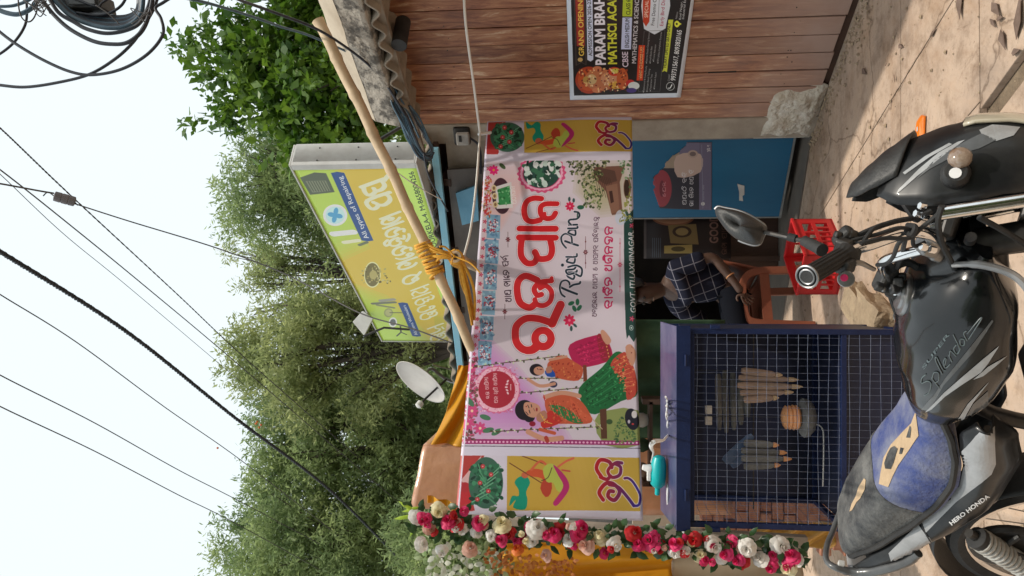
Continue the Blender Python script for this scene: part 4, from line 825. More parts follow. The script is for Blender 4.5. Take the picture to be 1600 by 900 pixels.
# medallion
A.oval((775, 609), 37, 37, C(206, 110, 150), wob=.025, lobes=26, n=180); A.oval((775, 609), 35, 35, C(224, 176, 196)); A.speck([(740, 574), (810, 574), (810, 644), (740, 644)], [C(200, 90, 130), C(230, 200, 214)], 300, 1.5, 14); A.oval((775, 609), 29, 29, C(170, 40, 60))
A.odia('ra ja _ A aa sa I la aa', (764, 623), (761, 589), 5.6, C(226, 200, 206), 1.3); A.odia('ma na _ kha U sa I _ A aa sa I la aa', (777, 630), (775, 583), 5.6, C(226, 200, 206), 1.3)
for w in range(-2, 3): A.oval((790 + abs(w) * 1.2, 605 + w * 4.6), 2.4, 1.4, C(226, 196, 206), rot=w * .5); A.oval((797, 605 + w * 2), .9, .9, C(226, 196, 206), n=8)
# corner flowers
A.speck([(722, 560), (744, 560), (744, 690), (722, 690)], [C(150, 60, 90), C(190, 80, 120), C(90, 60, 60), C(120, 90, 80)], 150, 3.6, 15)
for (x, y, r) in ((735, 575, 8), (736, 642, 10), (729, 662, 10), (749, 669, 10), (733, 590, 6), (731, 620, 6)): A.flower((x, y), r, C(200, 74, 130), C(230, 200, 170))
for (x, y, r) in ((757, 652, .3), (762, 672, -.2), (775, 675, -.5), (733, 628, .9)): A.oval((x, y), 9, 4, C(74, 120, 90), rot=r)
# swing ropes with flowers and the two women on the swing
def vine(a, b_, n):
    A.stroke([a, b_], 1.3, C(92, 66, 50), 0)
    for i in range(n):
        k = (i + .5) / n; x, y = a[0] + (b_[0] - a[0]) * k, a[1] + (b_[1] - a[1]) * k; A.oval((x, y + (i % 3 - 1) * 2), 2, 1.3, C(196, 206, 176) if i % 2 else C(70, 84, 56), rot=i)
def z6(l): return [(700 + x / 2.648, 480 + y / 2.647) for x, y in l]
vine(*z6([(100, 250), (480, 195)]), 26); vine(*z6([(290, 295), (560, 290)]), 18); vine(*z6([(295, 355), (560, 330)]), 14); vine(*z6([(170, 515), (640, 490)]), 34)
sk = C(176, 124, 104); sk2 = C(196, 146, 124); red = C(176, 44, 40); mag = C(176, 30, 84); gr = C(28, 104, 58); org = C(190, 90, 62); hr = C(28, 22, 34)
A.poly(z6([(505, 150), (640, 105), (665, 130), (680, 210), (560, 245), (520, 225)]), mag, sm=4); A.poly(z6([(620, 110), (655, 120), (680, 200), (640, 215)]), C(150, 40, 56), sm=3)
for k in range(8): A.stroke(z6([(520 + k * 6, 170 + k * 8), (640 + k * 3, 125 + k * 11)]), .8, C(206, 50, 100) if k % 2 else C(140, 20, 66))
for k in range(6): A.oval(z6([(655 + k * 3, 130 + k * 14)])[0], 1, 1.6, C(214, 160, 90), n=8)
A.poly(z6([(635, 95), (650, 90), (680, 130), (665, 150), (645, 130)]), sk2, sm=3)
A.poly(z6([(415, 225), (470, 195), (530, 225), (560, 250), (540, 300), (450, 290), (415, 260)]), org, sm=4); A.speck(z6([(415, 225), (530, 225), (560, 290), (440, 290)]), [C(150, 50, 40), C(206, 130, 80), C(176, 60, 50)], 60, 2, 16); A.poly(z6([(400, 262), (430, 255), (445, 285), (410, 285)]), C(30, 80, 170), sm=2)
A.oval(z6([(365, 258)])[0], 11, 9.5, hr); A.oval(z6([(375, 262)])[0], 8.4, 6.8, sk2); A.oval(z6([(383, 256)])[0], 2.6, .9, C(120, 50, 50)); A.stroke(z6([(368, 252), (372, 258)]), .8, hr); A.oval(z6([(435, 318)])[0], 6.5, 5, C(44, 48, 80)); A.poly(z6([(405, 250), (425, 240), (430, 265), (408, 272)]), sk, sm=2)
A.stroke(z6([(440, 315), (380, 325), (330, 298)]), 5, sk2); A.stroke(z6([(420, 215), (490, 200)]), 4, sk2); A.poly(z6([(560, 235), (575, 235), (578, 300), (562, 305)]), C(120, 64, 44))
A.poly(z6([(545, 330), (640, 245), (700, 180), (745, 210), (790, 350), (720, 385), (610, 440), (560, 400)]), gr, sm=4); A.poly(z6([(675, 235), (735, 180), (770, 230), (790, 340), (745, 380), (735, 300)]), C(186, 74, 60), sm=3)
for k in range(9): A.stroke(z6([(560 + k * 5, 340 + k * 9), (670 + k * 7, 240 + k * 14)]), 1, C(50, 140, 84) if k % 2 else C(18, 76, 42))
for k in range(8): A.stroke(z6([(690 + k * 6, 225 + k * 14), (745 + k * 4, 195 + k * 18)]), .9, C(214, 140, 90))
A.poly(z6([(740, 160), (765, 150), (785, 190), (770, 240), (750, 215)]), sk2, sm=3); A.speck(z6([(750, 155), (775, 160), (780, 190), (755, 185)]), [C(110, 30, 30)], 9, 1, 17)
A.poly(z6([(400, 385), (470, 355), (545, 380), (590, 440), (590, 475), (500, 480), (430, 470)]), org, sm=4); A.poly(z6([(395, 450), (430, 425), (470, 470), (400, 500), (382, 480)]), C(190, 50, 44), sm=3); A.poly(z6([(415, 405), (480, 410), (560, 470), (520, 475), (450, 440)]), C(40, 120, 66), sm=3); A.poly(z6([(505, 370), (560, 430), (600, 455), (570, 465), (520, 420)]), C(200, 96, 66), sm=2)
for k in range(8): A.stroke(z6([(420 + k * 16, 390 + k * 5), (440 + k * 16, 440 + k * 4)]), .8, C(150, 50, 40) if k % 2 else C(216, 140, 100))
A.oval(z6([(315, 425)])[0], 15, 16, hr); A.oval(z6([(335, 452)])[0], 9, 9, hr); A.poly(z6([(315, 395), (345, 392), (375, 405), (382, 430), (360, 455), (330, 450), (312, 425)]), sk2, sm=4); A.stroke(z6([(343, 402), (345, 412)]), 1.3, hr); A.stroke(z6([(334, 425), (338, 437)]), 1.3, hr); A.oval(z6([(366, 422)])[0], 1.4, 3, C(150, 40, 46)); A.oval(z6([(322, 410)])[0], 1, 1, C(150, 20, 30)); A.poly(z6([(370, 440), (400, 425), (410, 455), (385, 475), (365, 465)]), sk, sm=3); A.oval(z6([(348, 482)])[0], 5, 4, C(140, 20, 50))
A.stroke(z6([(400, 370), (470, 352), (545, 365)]), 6.5, sk2); A.stroke(z6([(330, 515), (400, 545), (470, 540)]), 7.5, sk2); A.stroke(z6([(380, 505), (440, 520)]), 5, org); A.stroke(z6([(405, 540), (410, 552)]), 6, C(170, 60, 50)); A.poly(z6([(630, 420), (658, 415), (660, 540), (635, 540)]), C(92, 58, 44)); A.oval(z6([(670, 470)])[0], 5, 4, C(60, 84, 50)); A.stroke(z6([(600, 460), (640, 500)]), 1.2, C(190, 170, 140))
A.speck(z6([(690, 480), (740, 440), (790, 470), (790, 560), (690, 560)]), [C(90, 120, 70), C(130, 140, 80), C(60, 90, 60)], 130, 2.6, 18)
A.oval(z6([(765, 460)])[0], 11, 17, C(30, 30, 44), rot=-.2); A.oval(z6([(775, 440)])[0], 4.5, 6, C(206, 200, 200)); A.oval(z6([(752, 470)])[0], 2, 3, C(190, 180, 190)); A.oval(z6([(768, 480)])[0], 2, 1.4, C(190, 60, 60))
A.speck(z6([(560, 330), (640, 255), (700, 190), (740, 230), (740, 370), (640, 420), (570, 400)]), [C(20, 84, 46), C(60, 150, 90), C(34, 120, 66), C(16, 66, 38)], 160, 2.2, 61)
A.speck(z6([(680, 235), (735, 185), (780, 260), (785, 340), (745, 375)]), [C(206, 110, 80), C(160, 54, 44), C(220, 150, 100)], 120, 1.9, 62); A.speck(z6([(515, 160), (630, 115), (655, 200), (570, 235)]), [C(150, 20, 70), C(206, 50, 106), C(176, 30, 84)], 120, 2.0, 63)
A.speck(z6([(410, 385), (540, 385), (585, 470), (440, 475)]), [C(206, 110, 76), C(160, 60, 44), C(200, 90, 60)], 110, 1.9, 64)
for p in ((392, 452), (400, 462), (410, 470), (398, 476)): A.oval(z6([p])[0], 1.1, 1.1, C(220, 170, 80), n=8)
A.stroke(z6([(352, 418), (358, 428)]), 1, C(150, 96, 80)); A.stroke(z6([(382, 440), (400, 470), (430, 480)]), 1, C(220, 180, 90)); A.stroke(z6([(328, 404), (334, 416)]), 1.0, hr); A.stroke(z6([(320, 432), (330, 444)]), 1.0, hr)
for y in (370, 377): A.stroke(z6([(395, y - 8), (400, y + 8)]), 1.2, C(190, 40, 50))
# side panels
def side(y0, y1, xl, k):     # y0 lower picture edge (left of the sheet), y1 upper
    Y = lambda f: y0 + (y1 - y0) * f
    X = lambda a: xl + a * (.81 if k else 1)
    A.poly([(xl, Y(0)), (xl, Y(1)), (1004, Y(1)), (1004, Y(0))], C(204, 198, 212))
    A.poly([(X(80), Y(0)), (X(80), Y(1)), (1000 - (xl < 750) * 0 , Y(1)), (1000, Y(0))], C(190, 158, 66))
    for i in range(5): A.poly([(X(170 + i * 9), Y(0)), (X(150 + i * 9), Y(1)), (X(190 + i * 9), Y(1)), (X(215 + i * 9), Y(0))], C(206, 176, 90), .14)
    A.poly([(xl, Y(0)), (xl, Y(1)), (X(45), Y(1)), (X(20), Y(.55)), (X(30), Y(0))], C(172, 60, 56), sm=0); A.poly([(X(8), Y(.55)), (X(40), Y(1)), (X(30), Y(.5)), (X(26), Y(.3))], C(206, 170, 170))
    A.oval((X(16), Y(.22)), 14, 12, C(180, 40, 48)); A.oval((X(14), Y(.42)), 9, 8, C(170, 44, 50)); A.oval((X(18), Y(.04)), 10, 7, C(176, 60, 60))
    A.oval((X(47), Y(.5)), 27, (abs(y1 - y0)) * .47, C(60, 100, 84)); A.speck([(X(24), Y(.1)), (X(72), Y(.2)), (X(72), Y(.8)), (X(24), Y(.9))], [C(30, 80, 56), C(70, 140, 104), C(50, 110, 80), C(24, 56, 44)], 110, 5, 20 + k)
    for i in range(6): A.stroke([(X(26 + i * 6), Y(.15 + .1 * i)), (X(50 + i * 4), Y(.3 + .1 * i))], 1.6, C(110, 170, 136)); A.stroke([(X(64 - i * 5), Y(.1 + .12 * i)), (X(40 - i), Y(.34 + .1 * i))], 1.6, C(84, 150, 112))
    for i in range(5): A.oval((X(34 + (i * 17) % 30), Y(.2 + .15 * i)), 3.6, 3.6, C(180, 60, 66)); A.oval((X(34 + (i * 17) % 30), Y(.2 + .15 * i)), 1.3, 1.3, C(220, 150, 150))
    fl = -1 if k else 1; q = lambda a, f: (X(a), Y(f if not k else 1 - f))
    tl = C(16, 150, 124, 1.05)
    A.poly([q(84, .08), q(94, .2), q(90, .05), q(108, .02), q(112, .18), q(110, .34), q(116, .5), q(110, .62), q(98, .6), q(92, .5), q(98, .38), q(98, .26), q(88, .26)] if not k else [q(84, .02), q(94, .14), q(104, .02), q(112, .1), q(112, .3), q(118, .5), q(112, .68), q(100, .66), q(96, .5), q(102, .34), q(98, .22), q(86, .24)], tl, sm=3)
    A.oval(q(108, .64), 5.5, 5, C(190, 100, 70)); A.stroke([q(84, .86), q(142, .44)], 1.4, C(110, 62, 40), 0); A.stroke([q(104, .99), q(150, .8)], 1.4, C(110, 62, 40), 0)
    A.poly([q(110, .7), q(118, .62), q(134, .58), q(146, .42), q(150, .5), q(140, .7), q(124, .76)], C(196, 84, 48), sm=3); A.poly([q(132, .4), q(140, .24), q(148, .3), q(150, .5), q(138, .56)], C(176, 66, 46), sm=2); A.stroke([q(118, .74), q(132, .9), q(144, .8)], 3.4, C(200, 100, 66))
    A.poly([q(136, .74), q(146, .86), q(160, .78), q(170, .5), q(166, .34), q(158, .36), q(152, .5), q(142, .52)], C(176, 186, 84), sm=3)
    A.poly([q(152, .84), q(166, .7), q(176, .52), q(176, .36), q(164, .16), q(156, .08), q(152, .14), q(162, .3), q(168, .46), q(160, .64)], C(178, 44, 110), sm=3)
    A.stroke([q(160, .8), q(172, .9), q(184, .96)], 3, C(204, 104, 76)); A.stroke([q(166, .74), q(178, .72)], 2.4, C(190, 80, 70)); A.stroke([q(134, .54), q(144, .6), q(150, .78)], 1, C(60, 40, 40))
    # large two-letter word
    ce = [([(240, .62), (232, .78), (238, .93), (252, .9), (256, .8)], 5.4), ([(272, .88), (262, .88), (250, .74), (256, .62), (268, .66), (270, .8), (262, .86)], 4.6), ([(238, .62), (248, .58), (254, .64)], 5), ([(242, .2), (236, .34), (246, .5), (258, .5), (268, .36), (260, .2), (250, .26), (252, .36), (258, .36)], 5.4), ([(252, .48), (266, .44), (280, .26), (290, .1)], 4.6), ([(290, .1), (298, .12), (300, .3), (290, .52), (282, .6), (276, .6)], 3.4)]
    a0 = C(176, 30, 40); b0 = C(60, 40, 130)
    for st, w in ce:
        st = [(X(p[0] - 12), Y(p[1])) for p in st]; A.stroke(st, w + 2, C(220, 206, 200), 6)
    for st, w in ce:
        st = smooth([Vector((X(p[0] - 12), Y(p[1]), 0)) for p in st], 6)
        for a_, b_ in zip(st[:-1], st[1:]):
            f = min(1, max(0, (a_.x - X(228)) / (X(283) - xl - (X(228) - xl)))); A.stroke([(a_.x, a_.y), (b_.x, b_.y)], w, tuple(a0[i] * (1 - f) + b0[i] * f for i in range(3)), 0)
side(798, 712, 712, 0); side(238, 188, 754, 1)
A.poly([(700, 798), (1010, 803), (1010, 830), (700, 830)], C(204, 198, 212)); A.poly([(740, 240), (1010, 240), (1010, 252), (740, 250)], C(206, 200, 214)); A.poly([(700, 712), (1010, 714), (1010, 700), (700, 698)], C(206, 202, 216)); A.stroke([(700, 697), (1002, 699)], .8, C(60, 50, 70)); A.poly([(740, 160), (1010, 160), (1010, 187), (740, 187)], C(206, 200, 214)); A.stroke([(716, 806), (762, 182)], 2.4, C(214, 206, 220), 0)
FB = thing('festival_banner', 'large printed festival banner with red lettering and women on a swing, tied across the shop', 'banner', bnr(-1.4, 1.37))
mp4 = A.material('festival_banner_print', .42, bump=.07, transl=.25)
def bpos(u, v):
    t = BT0 + (BT1 - BT0) * u; z = (2.42 - .01 * u) * (1 - v) + 1.367 * v
    k = 1 - .5 * min(1, v * 2); e = max(0, abs(u - .5) - .36)
    off = .005 * sin(u * 23 + v * 2) * (1 - v * .6) + .0022 * sin(u * 57 + v * 9) + .012 * sin(v * 4 + u * 5) + .03 * e * sin(v * 11 + u * 20)
    z -= .012 * sin(pi * u) * (1 - v) ; cut = max(0, u - .985) * .0
    fold = -.05 * max(0, (u - .975) / .025) ** 2 - .03 * max(0, (.012 - u) / .012)
    return bnr(t, z + .012 * sin(u * 3.1) * v, off + fold)
sheet('printed_vinyl', mp4, bpos, 200, 60, FB, thick=.0015)
mb = MB()
for P, Q in ((at(767, 207, 5.5), at(748, 210, 5.42)),): mb.tube([P, (P + Q) / 2 + Z * .01, Q], .011, 6, sm=4)
part(mb, 'tie', M['white'], FB)
# string that carries the banner
mb = MB(); mb.tube([at(724, -30, 4.6), at(728, 40, 4.75), at(740, 130, 5.1), at(750, 208, 5.42)], .0085, 6, sm=8); mb.tube([at(750, 208, 5.42), at(744, 290, 5.2), at(735, 360, 5.02), at(722, 410, 4.86)], .0075, 6, sm=8); mb.lathe([(.001, -.015), (.017, 0), (.001, .015)], at(750, 208, 5.42), Z, 8)
tag(mb.build('white_string', M['string'], smooth_=True), 'pale twisted string running from the top of the banner across the plank wall', 'string')

# ================================================================ bamboo poles and rope
def bamboo(P, Q, r, name, label, m=None, nodes=9, bow=.02):
    t = thing(name, label, 'bamboo pole', Q if Q.z < P.z else P); mb = MB(); pts = []; rr = []; n = nodes * 8; off = (Q - P).cross(Vector((1, .3, .2))).normalized()
    for i in range(n + 1):
        k = i / n; pts.append(P.lerp(Q, k) + off * bow * sin(pi * k) + off * .004 * sin(k * 31)); a = (k * nodes) % 1; rr.append(r * (1 + .16 * math.exp(-((min(a, 1 - a)) * 16) ** 2)) * (1.08 - .16 * k))
    mb.tube(pts, rr, 14); part(mb, 'culm', M['bamboo'], t, smooth_=True)
    for e, d in ((P, (P - Q).normalized()), (Q, (Q - P).normalized())): mb = MB(); mb.lathe([(r * .66, .0005), (r * .66, .003)], e, d, 12); part(mb, 'hollow_end', M['bamboo_dark'], t)
    return t
BP, BQ = at(497, 32, 4.6), at(742, 556, 4.78)
bamboo(BP, BQ, .032, 'bamboo_pole', 'long slanting bamboo pole crossing in front of the yellow sign')
NB = at(711, 401, 4.68); bamboo(NB, NB + Vector((-.12, 2.3, .05)), .03, 'bamboo_pole', 'short level bamboo pole seen end-on in the knot of yellow rope', nodes=7)
RP = thing('yellow_rope', 'bundle of orange yellow rope tying the bamboo poles to the banner top', 'rope', at(700, 410, 4.75))
ax = (BQ - BP).normalized(); bc = on_plane(678, 400, BP, ax.cross(Vector((1, 0, 0))).cross(ax)) 
def on_line(x, y):     # nearest point of the slanting pole to a line of sight
    d = ray(x, y).normalized(); w = BP - CP; a = ax.dot(d); den = 1 - a * a; s = (a * d.dot(w) - ax.dot(w)) / den; return BP + ax * s
c1 = on_line(678, 400); u_ = ax.orthogonal().normalized(); v_ = ax.cross(u_)
mb = MB()
for k in range(11):
    s = -.10 + k * .021 + random.uniform(-.006, .006); rr = .046 + .006 * random.random(); tl = random.uniform(-.3, .3)
    mb.tube([c1 + ax * (s + tl * .05 * cos(a)) + (u_ * cos(a) + v_ * sin(a)) * rr for a in [2 * pi * j / 16 for j in range(17)]], .0085, 6, caps=False)
part(mb, 'coil_on_slanting_pole', M['rope'], RP, smooth_=True)
mb = MB()
for k in range(6):
    s = .01 + k * .016; mb.tube([NB + Vector((-.004 * k, s, 0)) + Vector((cos(a), 0, sin(a))) * (.038 + .004 * random.random()) for a in [2 * pi * j / 14 for j in range(15)]], .009, 6, caps=False)
part(mb, 'coil_on_level_pole', M['rope'], RP, smooth_=True)
mb = MB()
for k in range(9):
    a = c1 + ax * random.uniform(-.1, .1) + BN * .03; b_ = NB + Vector((random.uniform(-.03, .03), .03, random.uniform(-.03, .03))); m_ = (a + b_) / 2 + Vector((random.uniform(-.02, .02), -.03, random.uniform(-.03, .02))); mb.tube([a, m_, b_], .008, 6, sm=6)
for k in range(6):
    a = NB + Vector((random.uniform(-.03, .03), .04, -.02)); b_ = bnr(-1.55 + random.uniform(-.06, .12), 2.40 + random.uniform(-.01, .01), .02); m_ = (a + b_) / 2 + Vector((0, -.02, random.uniform(-.05, .03))); mb.tube([a, m_, b_], .009, 6, sm=6)
for e in ((.06, -.04, .09), (-.1, -.03, -.16), (-.05, -.02, .02)): mb.tube([NB, NB + Vector(e) * .6 + Vector((.02, 0, 0)), NB + Vector(e)], .006, 6, sm=5)
part(mb, 'knot', M['rope'], RP, smooth_=True)
mb = MB(); mb.tube([on_line(610, 258) + BN * .03, at(650, 290, 5.0), at(690, 312, 5.6)], .004, 5, sm=4); tag(mb.build('thin_string', M['string'], smooth_=True), 'thin pale string from the slanting bamboo to the corrugated awning edge', 'string')

# ================================================================ wire cage
CX0, CX1, CY, CDp, CZ0, CZ1 = -1.215, -.205, 4.0, .53, .05, 1.215
CG = thing('wire_cage', 'tall navy blue metal cage with square wire mesh front and sloping lid', 'cage', ((CX0 + CX1) / 2, CY, 0))
def bar(name, a, b, w, d, m=M['navy'], bevel=.002):
    mb = MB(); lo = [min(a[i], b[i]) - (w, d, w)[i] / 2 for i in range(3)]; hi = [max(a[i], b[i]) + (w, d, w)[i] / 2 for i in range(3)]
    mb.box([(lo[i] + hi[i]) / 2 for i in range(3)], [hi[i] - lo[i] for i in range(3)]); return part(mb, name, m, CG, bevel=bevel)
T = .028
for x in (CX0 + T / 2, CX1 - T / 2):
    for y in (CY + T / 2, CY + CDp - T / 2):
        mb = MB(); mb.box((x, y, (CZ1) / 2), (T, T, CZ1)); part(mb, 'corner_post', M['navy'], CG, bevel=.002)
zs = (CZ0 + .014, .40, CZ1 - .07)
for z in zs:
    mb = MB(); mb.box(((CX0 + CX1) / 2, CY + .015, z), (CX1 - CX0 - 2 * T - .002, .024, .026)); part(mb, 'front_rail', M['navy'], CG, bevel=.002)
    for x in (CX0 + T / 2, CX1 - T / 2): mb = MB(); mb.box((x, CY + CDp / 2, z), (.022, CDp - 2 * T - .002, .026)); part(mb, 'side_rail', M['navy'], CG, bevel=.002)
    mb = MB(); mb.box(((CX0 + CX1) / 2, CY + CDp - .016, z), (CX1 - CX0 - 2 * T - .002, .022, .026)); part(mb, 'back_rail', M['navy'], CG, bevel=.002)
mb = MB(); mb.box(((CX0 + CX1) / 2, CY + CDp + .003, .66), (CX1 - CX0 - .01, .004, 1.0)); part(mb, 'back_panel', M['navy_dark'], CG)
mb = MB(); mb.box((CX1 - .004, CY + CDp / 2, .66), (.003, CDp - .06, 1.0)); part(mb, 'side_panel', M['navy_dark'], CG)
mb = MB(); mb.box(((CX0 + CX1) / 2, CY + CDp / 2, .385), (CX1 - CX0 - .062, CDp - .062, .004)); part(mb, 'shelf_plate', M['navy_dark'], CG)
def mesh_panel(name, x0, x1, z0, z1, y, step=.0365, axis='x', r=.00095):
    mb = MB(); n = int((x1 - x0) / step)
    def P(a, z, o): return (a, y + o, z) if axis == 'x' else (y + o, a, z)
    for i in range(n + 1):
        a = x0 + (x1 - x0) * (i + .5) / (n + 1); w = random.uniform(-.002, .002); zz = [z0 + (z1 - z0) * k / 9 for k in range(10)]; mb.tube([P(a + w * sin(k * 1.1 + i), zz[k], .002) for k in range(10)], r * .78, 5, caps=False)
    n = int((z1 - z0) / (step * 1.42))
    for i in range(n + 1):
        z = z0 + (z1 - z0) * (i + .5) / (n + 1); sg_ = random.uniform(.001, .004); mb.tube([P(x0 + (x1 - x0) * k / 12, z + sg_ * sin(k * .8 + i * 2), -.001 + .001 * (k % 2)) for k in range(13)], r * 1.05, 5, caps=False)
    o = part(mb, name, M['wire'], CG); tag(o, kind='stuff')
mb = MB(); mb.box(((CX0 + CX1) / 2, CY + .036, .225), (CX1 - CX0 - .06, .004, .33)); part(mb, 'kick_panel', M['navy_dark'], CG)
mesh_panel('front_mesh', CX0 + T, CX1 - T, .40, CZ1 - .07, CY + .004); mesh_panel('lower_mesh', CX0 + T, CX1 - T, CZ0, .40, CY + .004)
mesh_panel('side_mesh', CY + T, CY + CDp - T, CZ0, CZ1 - .07, CX0 + .006, axis='y'); mesh_panel('back_mesh', CX0 + T, CX1 - T, .0, .16, CY + CDp - .03, r=.0011)
for i, x in enumerate((CX0 + .02, (CX0 + CX1) / 2 - .02, CX1 - .02)): pass
for z in (.78,):
    mb = MB(); mb.tube([(CX0 + .02, CY + .3, z), (CX1 - .02, CY + .3, z)], .004, 6); part(mb, 'inner_rod', M['dark_metal'], CG)
# sloping lid with folded front edge
lz = 1.222; mb = MB()
mb.hexa([Vector((CX0 - .012, CY - .02, lz)), Vector((CX1 + .012, CY - .02, lz)), Vector((CX1 + .018, CY + .36, lz + .035)), Vector((CX0 - .018, CY + .36, lz + .035)), Vector((CX0 - .012, CY - .02, lz + .004)), Vector((CX1 + .012, CY - .02, lz + .004)), Vector((CX1 + .018, CY + .36, lz + .05)), Vector((CX0 - .018, CY + .36, lz + .05))])
part(mb, 'lid', M['lid_sky_sheen'], CG, bevel=.002)
mb = MB(); mb.box(((CX0 + CX1) / 2, CY - .022, lz - .032), (CX1 - CX0 + .03, .004, .07)); part(mb, 'lid_skirt', M['navy'], CG, bevel=.001)
mb = MB(); mb.box(((CX0 + CX1) / 2, CY - .006, CZ1 - .034), (CX1 - CX0 - .03, .02, .05)); part(mb, 'top_rail', M['navy'], CG, bevel=.002)
for x in (CX1 - .16, CX0 + .17):
    mb = MB(); mb.box((x, CY - .027, lz - .05), (.05, .006, .016)); mb.tube([(x - .028, CY - .03, lz - .042), (x + .028, CY - .03, lz - .042)], .006, 8); part(mb, 'hinge', M['navy'], CG); 
for x in (CX0 - .008, CX1 + .008): mb = MB(); mb.box((x, CY - .004, 1.03), (.02, .02, .05)); part(mb, 'latch', M['navy'], CG, bevel=.003)
# things in the cage
def inside(x, y, Y=4.3): return at(x, y, Y)
def bundle(name, label, m, x0, x1, y, w, Y, prof, tip=None, ang=0):
    P, Q = inside(x0, y, Y), inside(x1, y, Y); t = thing(name, label, 'bundle', Q); L = (P - Q).length; mb = MB(); r = w / F * Y / 2
    n = 22; rings = []
    for h, k in prof:
        rings.append([P.lerp(Q, h) + Vector((cos(2 * pi * j / n) * r * k * (1 + .07 * cos(6 * 2 * pi * j / n)), sin(2 * pi * j / n) * r * k * .7, 0)) for j in range(n)])
    mb.loft(rings); part(mb, 'wrap', m, t, smooth_=True)
    if tip:
        mb = MB(); mb.loft([[P.lerp(Q, h) + Vector((cos(2 * pi * j / n) * r * k, sin(2 * pi * j / n) * r * k * .7, 0)) for j in range(n)] for h, k in tip[1]]); part(mb, 'tip', tip[0], t, smooth_=True)
    mb = MB(); mb.tube([P, P + Z * .05 + Vector((0, .0, 0)), Vector((P.x, P.y, 1.14))], .002, 5); part(mb, 'cord', M['string'], t); return t
def strips(name, label, cat, m, segs, Y, wpx, tip=None, th=.02):
    """bunch of flat strips; each seg = ends in the view (x0, y0, x1, y1)"""
    P0 = inside(segs[0][0], segs[0][1], Y); t = thing(name, label, cat, P0)
    for i, (xa, ya, xb, yb) in enumerate(segs):
        a, b = inside(xa, ya, Y + .012 * (i % 2)), inside(xb, yb, Y + .012 * (i % 2)); d = (b - a).normalized(); sdn = d.cross(Vector((0, 1, 0))).normalized(); w = wpx / F * Y / 2; L = (b - a).length
        rr = [[a + d * L * h + sdn * w * k * q + Vector((0, th * .5 * p * k, 0)) for q, p in ((-1, -.4), (-.4, -1), (.4, -1), (1, -.4), (1, .6), (-1, .6))] for h, k in ((0, .7), (.1, 1), (.6, 1.0), (.88, .85), (1, .5))]
        mb = MB(); mb.loft(rr); part(mb, 'strip', m, t, bevel=.002)
        if tip:
            mb = MB(); mb.loft([[b + d * L * h + sdn * w * k * q + Vector((0, th * .5 * p * k, 0)) for q, p in ((-1, -.4), (-.4, -1), (.4, -1), (1, -.4), (1, .6), (-1, .6))] for h, k in ((.002, .7), (.1, .6), (.2, .15))]); part(mb, 'tip', tip, t)
    mb = MB(); mb.tube([P0, Vector((P0.x, P0.y, 1.14))], .0015, 5); part(mb, 'cord', M['cable'], t); return t
strips('wrapped_bundle', 'bunch of brown strips with pale ends hanging at the right inside the cage', 'bundle', M['clay'], [(1158, 579, 1212, 585), (1154, 590, 1232, 593), (1152, 602, 1237, 604), (1156, 614, 1226, 613), (1162, 625, 1208, 622)], 4.20, 10.6, M['tan'])
strips('wrapped_bundle', 'bunch of grey strips with copper tips hanging at the left inside the cage', 'bundle', M['grey_item'], [(1162, 692, 1208, 695), (1158, 704, 1218, 707), (1158, 716, 1224, 717), (1162, 729, 1210, 727)], 4.20, 11, M['copper'])
strips('wrapped_bundle', 'grey strips lying crosswise between the two bunches inside the cage', 'bundle', M['grey_item'], [(1122, 584, 1124, 672), (1133, 578, 1135, 676), (1145, 582, 1147, 672), (1157, 590, 1158, 664), (1168, 604, 1168, 652)], 4.33, 9.5)
strips('folded_cloth', 'pale blue folded cloth hanging slanted in the middle of the cage', 'cloth', M['blue_item'], [(1132, 722, 1176, 680), (1142, 728, 1180, 694)], 4.27, 15)
def lamp_pot():
    t = thing('copper_pot', 'ribbed copper pot hanging low in the cage over a dark cap', 'pot', inside(1262, 655, 4.22)); P = inside(1224, 652, 4.22)
    mb = MB(); mb.lathe([(.02, .01), (.05, .0), (.064, -.012), (.058, -.02), (.066, -.03), (.06, -.04), (.068, -.05), (.06, -.058), (.066, -.068), (.055, -.08)], P, Z, 12); part(mb, 'ribbed_body', M['copper'], t, smooth_=True)
    mb = MB(); mb.lathe([(.085, -.085), (.105, -.1), (.10, -.125), (.075, -.15), (.03, -.165)], P, Z, 12); part(mb, 'dark_cap', M['grey_item'], t, smooth_=True)
    mb = MB(); mb.tube([P, Vector((P.x, P.y, 1.14))], .002, 5); part(mb, 'cord', M['cable'], t)
lamp_pot()
t = thing('paper_packets', 'two white paper packets clipped high inside the cage', 'packet', inside(1110, 650, 4.2))
for y in (640, 657): mb = MB(); mb.box(inside(1107, y, 4.22), (.045, .02, .035)); part(mb, 'packet', M['white_dirty'], t, bevel=.003)
mb = MB(); mb.tube([inside(1270, 661, 4.25), inside(1284, 668, 4.25), inside(1287, 690, 4.25), inside(1286, 760, 4.2)], .0035, 6, sm=6); tag(mb.build('grey_lead', M['string'], smooth_=True), 'thin grey lead dangling below the copper pot in the cage', 'lead')
# brick pile seen through the left side of the cage
BPk = thing('brick_stack', 'low stack of loose red bricks beyond the left side of the cage', 'bricks', (-1.45, 5.1, 0)); bm_ = mat('brick', (.36, .15, .09), (.50, .26, .17), sc=12, rough=.9, bump=.4, bsc=60)
brick_me = None
for k in range(13):
    for i in range(2):
        if brick_me is None:
            mb = MB(); mb.box((0, 0, 0), (.215, .1, .068)); o = mb.build('brick', bm_, BPk, bevel=.005); brick_me = o.data
        else:
            o = bpy.data.objects.new('brick', brick_me); COL.objects.link(o); o.parent = BPk; q = o.modifiers.new('bevel', 'BEVEL'); q.width = .005; q.segments = 1
        o.location = (-.14 + i * .226 + (k % 2) * .05 + random.uniform(-.008, .008), random.uniform(-.012, .012), .036 + k * .0735); o.rotation_euler = (0, 0, random.uniform(-.05, .05))
